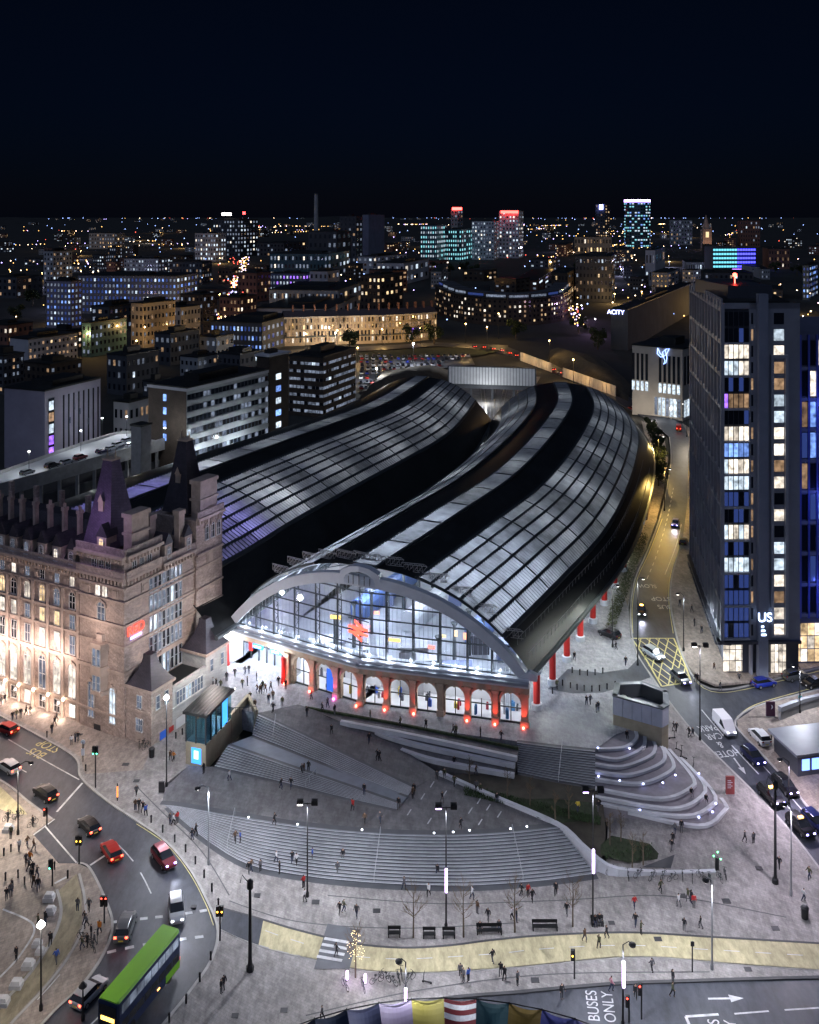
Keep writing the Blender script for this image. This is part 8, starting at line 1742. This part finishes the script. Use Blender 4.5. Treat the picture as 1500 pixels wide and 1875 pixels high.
def scooter():
    ro = bpy.data.objects.new('scooter', None); KID[ro] = []
    for nm, m in (('deck', MB().box(IDF, -.45, .35, -.08, .08, .12, .18)), ('stem', MB().tube([Vector((.42, 0, .1)), Vector((.32, 0, 1.1))], .035, 5)), ('handlebar', MB().tube([Vector((.32, -.25, 1.1)), Vector((.32, .25, 1.1))], .03, 5)), ('wheel', MB().tube([Vector((.45, -.04, .1)), Vector((.45, .04, .1))], .11, 8)), ('wheel', MB().tube([Vector((-.45, -.04, .1)), Vector((-.45, .04, .1))], .11, 8))): o = bpy.data.objects.new(nm, m.mesh(nm, [mPost])); o.parent = ro; KID[ro].append(o)
    return ro
SC_ = scooter()
for i, (x, y) in enumerate(((1231, 1352), (1243, 1374), (1248, 1380), (1252, 1388), (1270, 1402), (782, 1800))): copytree(SC_, P(x, y, zlow), RN.uniform(0, 3), ['electric scooter nearest the wedge shaped pavilion', 'electric scooter first of the group by the terraces', 'electric scooter in the middle of the group by the terraces', 'electric scooter last of the group by the terraces', 'electric scooter standing alone beside the side street', 'electric scooter right of the bicycles at the banner lamp'][i], 'electric scooters', 'scooter', KID).name = 'electric_scooter'
for x, y, lab in ((1313, 1592, 'green glow of the hire bike dock at the wall end'),):
    b = P(x, y, zlow); ro = empty('hire_dock', b, lab, 'bike dock'); bx('dock', mPost, ro, IDF, b.x - .2, b.x + .2, b.y - .2, b.y + .2, b.z, b.z + 1.6); m = MB()
    for dx, dz in ((-.4, 1.7), (.1, 2.2), (.5, 1.3)): m.lathe(b + Vector((dx, 0, dz)), [(.02, -.1), (.1, 0), (.02, .1)], 5)
    m.build('green_lamp', M('green_glow', (.1, 1, .4), emit=(.1, 1, .35), es=8), ro)
for x, y in ((636, 1794), (669, 1800)): b = P(x, y, zlow); ro = empty('ground_light', b, 'glowing violet ground light %s the fairy light tree' % ('left of' if x < 650 else 'right of'), 'light'); MB().lathe(b, [(.14, 0), (.14, .9), (.05, 1)], 8).build('tube', mBan, ro); MB().lathe(b, [(.2, 0), (.2, .06)], 8).build('base', mPost, ro); light(b + Vector((0, -.4, .8)), 20, (.8, .65, 1), ro, .2)
# shelter at the edge and low walls by the side road
b = P(1478, 1420, zlow); ro = empty('kiosk', b, 'black kiosk with blue lit screens at the picture edge', 'kiosk'); f = Fr((b.x, b.y), (.98, .2)); f.n = Vector((.2, -.98))
bx('wall', mTowD, ro, f, -1.5, 8, -6, 0, b.z - .4, b.z + 3.2); bx('roof', mTow, ro, f, -2.2, 8.5, -6.6, .8, b.z + 3.2, b.z + 3.6)
for i in range(3): bx('screen', M('kiosk_screen', (.1, .2, .8), emit=(.2, .35, 1), es=1.6), ro, f, -.8 + i * 1.6, .4 + i * 1.6, 0, .08, b.z + .8, b.z + 2.4)
ro = empty('boundary_wall', P(1440, 1310, zlow), 'low grey wall along the pavement of the side road', 'wall'); wall_along(ro, 'wall', [P(1428, 1318, zlow), P(1470, 1300, zlow), P(1560, 1275, zlow)], .5, 1.2, -1, mConc); wall_along(ro, 'coping', [P(1428, 1318, zlow) + Vector((0, 0, 1.2)), P(1470, 1300, zlow) + Vector((0, 0, 1.2)), P(1560, 1275, zlow) + Vector((0, 0, 1.2))], .65, .12, 5.6, mGreyP)
drape('pavement', PL([(1352, 1336), (1350, 1319), (1386, 1294), (1500, 1263), (1640, 1229), (1660, 1670), (1500, 1500), (1450, 1440), (1400, 1385)], zlow), zlow, mPave2, 0, label='pavement wedge between the side street and the side road', cat='pavement'); drape('pavement', PL([(1250, 775), (1262, 800), (1260, 860), (1259, 920), (1250, 990), (1232, 1050), (1228, 1100), (1236, 1150), (1250, 1200), (1275, 1245), (1310, 1262), (1370, 1255), (1500, 1222), (1640, 1190), (1640, 1150), (1330, 1150), (1300, 1000), (1290, 800)], zlow), 5.0, mPave2, 0, label='pavement around the foot of the glass tower', cat='pavement')
drape('pavement', [P(1150, 1110, 5), P(1158, 1060, 5), P(1180, 1010, 5), P(1203, 950, 5), P(1218, 890, 5), P(1224, 840, 5), P(1215, 795, 5), P(1175, 770, 5), P(1195, 860, 5), P(1185, 930, 5), P(1130, 1060, 5)], 5.0, mPave2, .02, .2, label='narrow pavement squeezed between the shed and the side street', cat='pavement')
# fairground canopy at the bottom edge
cxp, R0, zc0 = 3.5, 34.0, 4.2; yc = P(850, 1827, zc0).y - R0
fc = empty('striped_canopy', (cxp, yc + R0 - 2, 0), 'curved fairground canopy in bright coloured cloth panels at the bottom edge', 'canopy')
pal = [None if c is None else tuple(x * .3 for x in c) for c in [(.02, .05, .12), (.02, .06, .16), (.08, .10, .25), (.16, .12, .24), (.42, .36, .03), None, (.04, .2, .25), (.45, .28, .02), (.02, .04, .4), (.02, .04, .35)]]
for i in range(10):
    a0 = math.radians(90 + 28 - i * 5.6); a1 = math.radians(90 + 28 - (i + 1) * 5.6); pts = []
    def cp_(a, r, z): return Vector((cxp + r * math.cos(a), yc + r * math.sin(a), z))
    n = 6 if pal[i] is None else 1
    m = MB(); k = 8
    for j in range(k):
        b0, b1 = lerp(a0, a1, j / k), lerp(a0, a1, (j + 1) / k); s0, s1_ = (.35 * math.sin(math.pi * j / k), .35 * math.sin(math.pi * (j + 1) / k))
        rows = 6
        for q in range(rows):
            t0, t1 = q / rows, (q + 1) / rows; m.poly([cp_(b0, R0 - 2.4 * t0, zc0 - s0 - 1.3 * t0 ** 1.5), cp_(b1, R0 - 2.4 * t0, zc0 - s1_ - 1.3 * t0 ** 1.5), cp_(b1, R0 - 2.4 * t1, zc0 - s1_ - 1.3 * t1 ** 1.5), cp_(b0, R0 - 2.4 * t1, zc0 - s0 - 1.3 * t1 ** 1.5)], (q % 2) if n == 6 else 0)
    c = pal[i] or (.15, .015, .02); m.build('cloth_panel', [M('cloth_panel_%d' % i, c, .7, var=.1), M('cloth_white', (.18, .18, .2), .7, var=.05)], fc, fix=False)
    m = MB(); m.tube([cp_(a0, R0, 0), cp_(a0, R0, zc0 + .1)], .07, 6); m.tube([cp_(a0, R0 - 2.4, 0), cp_(a0, R0 - 2.4, zc0 - 1.2)], .06, 6); m.tube([cp_(a0, R0, zc0), cp_(a1, R0, zc0)], .06, 5); m.tube([cp_(a0, R0 - 2.4, zc0 - 1.3), cp_(a1, R0 - 2.4, zc0 - 1.3)], .06, 5); m.tube([cp_(a0, R0, zc0), cp_(a0, R0 - 2.4, zc0 - 1.3)], .05, 5); m.build('canopy_frame', mPost, fc)
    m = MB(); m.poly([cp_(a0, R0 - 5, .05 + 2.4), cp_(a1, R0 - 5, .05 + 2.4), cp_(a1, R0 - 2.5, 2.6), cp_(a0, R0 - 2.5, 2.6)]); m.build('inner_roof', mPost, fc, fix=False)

# ivy on the bank between the arcade and the street
rr = random.Random(12); m = MB()
for i in range(2600):
    t = rr.random(); p = P(lerp(1118, 1178, t) + rr.uniform(-9, 9), lerp(1150, 985, t), 5.0); z = rr.uniform(.0, 3.2) * rr.random(); a = rr.random() * 6.28; s = rr.uniform(.12, .3); dx, dy = math.cos(a) * s, math.sin(a) * s
    p.z += z; m.poly([(p.x - dx, p.y - dy, p.z), (p.x + dy * .6, p.y - dx * .6, p.z + s * .4), (p.x + dx, p.y + dy, p.z + s * .8), (p.x - dy * .6, p.y + dx * .6, p.z + s * .4)])
tag(m.build('ivy', M('ivy_leaf', (.05, .06, .025), .8, var=.5, scale=1.2), fix=False), 'straggling ivy along the bank between the red columns and the side street', 'ivy', None, 'stuff')
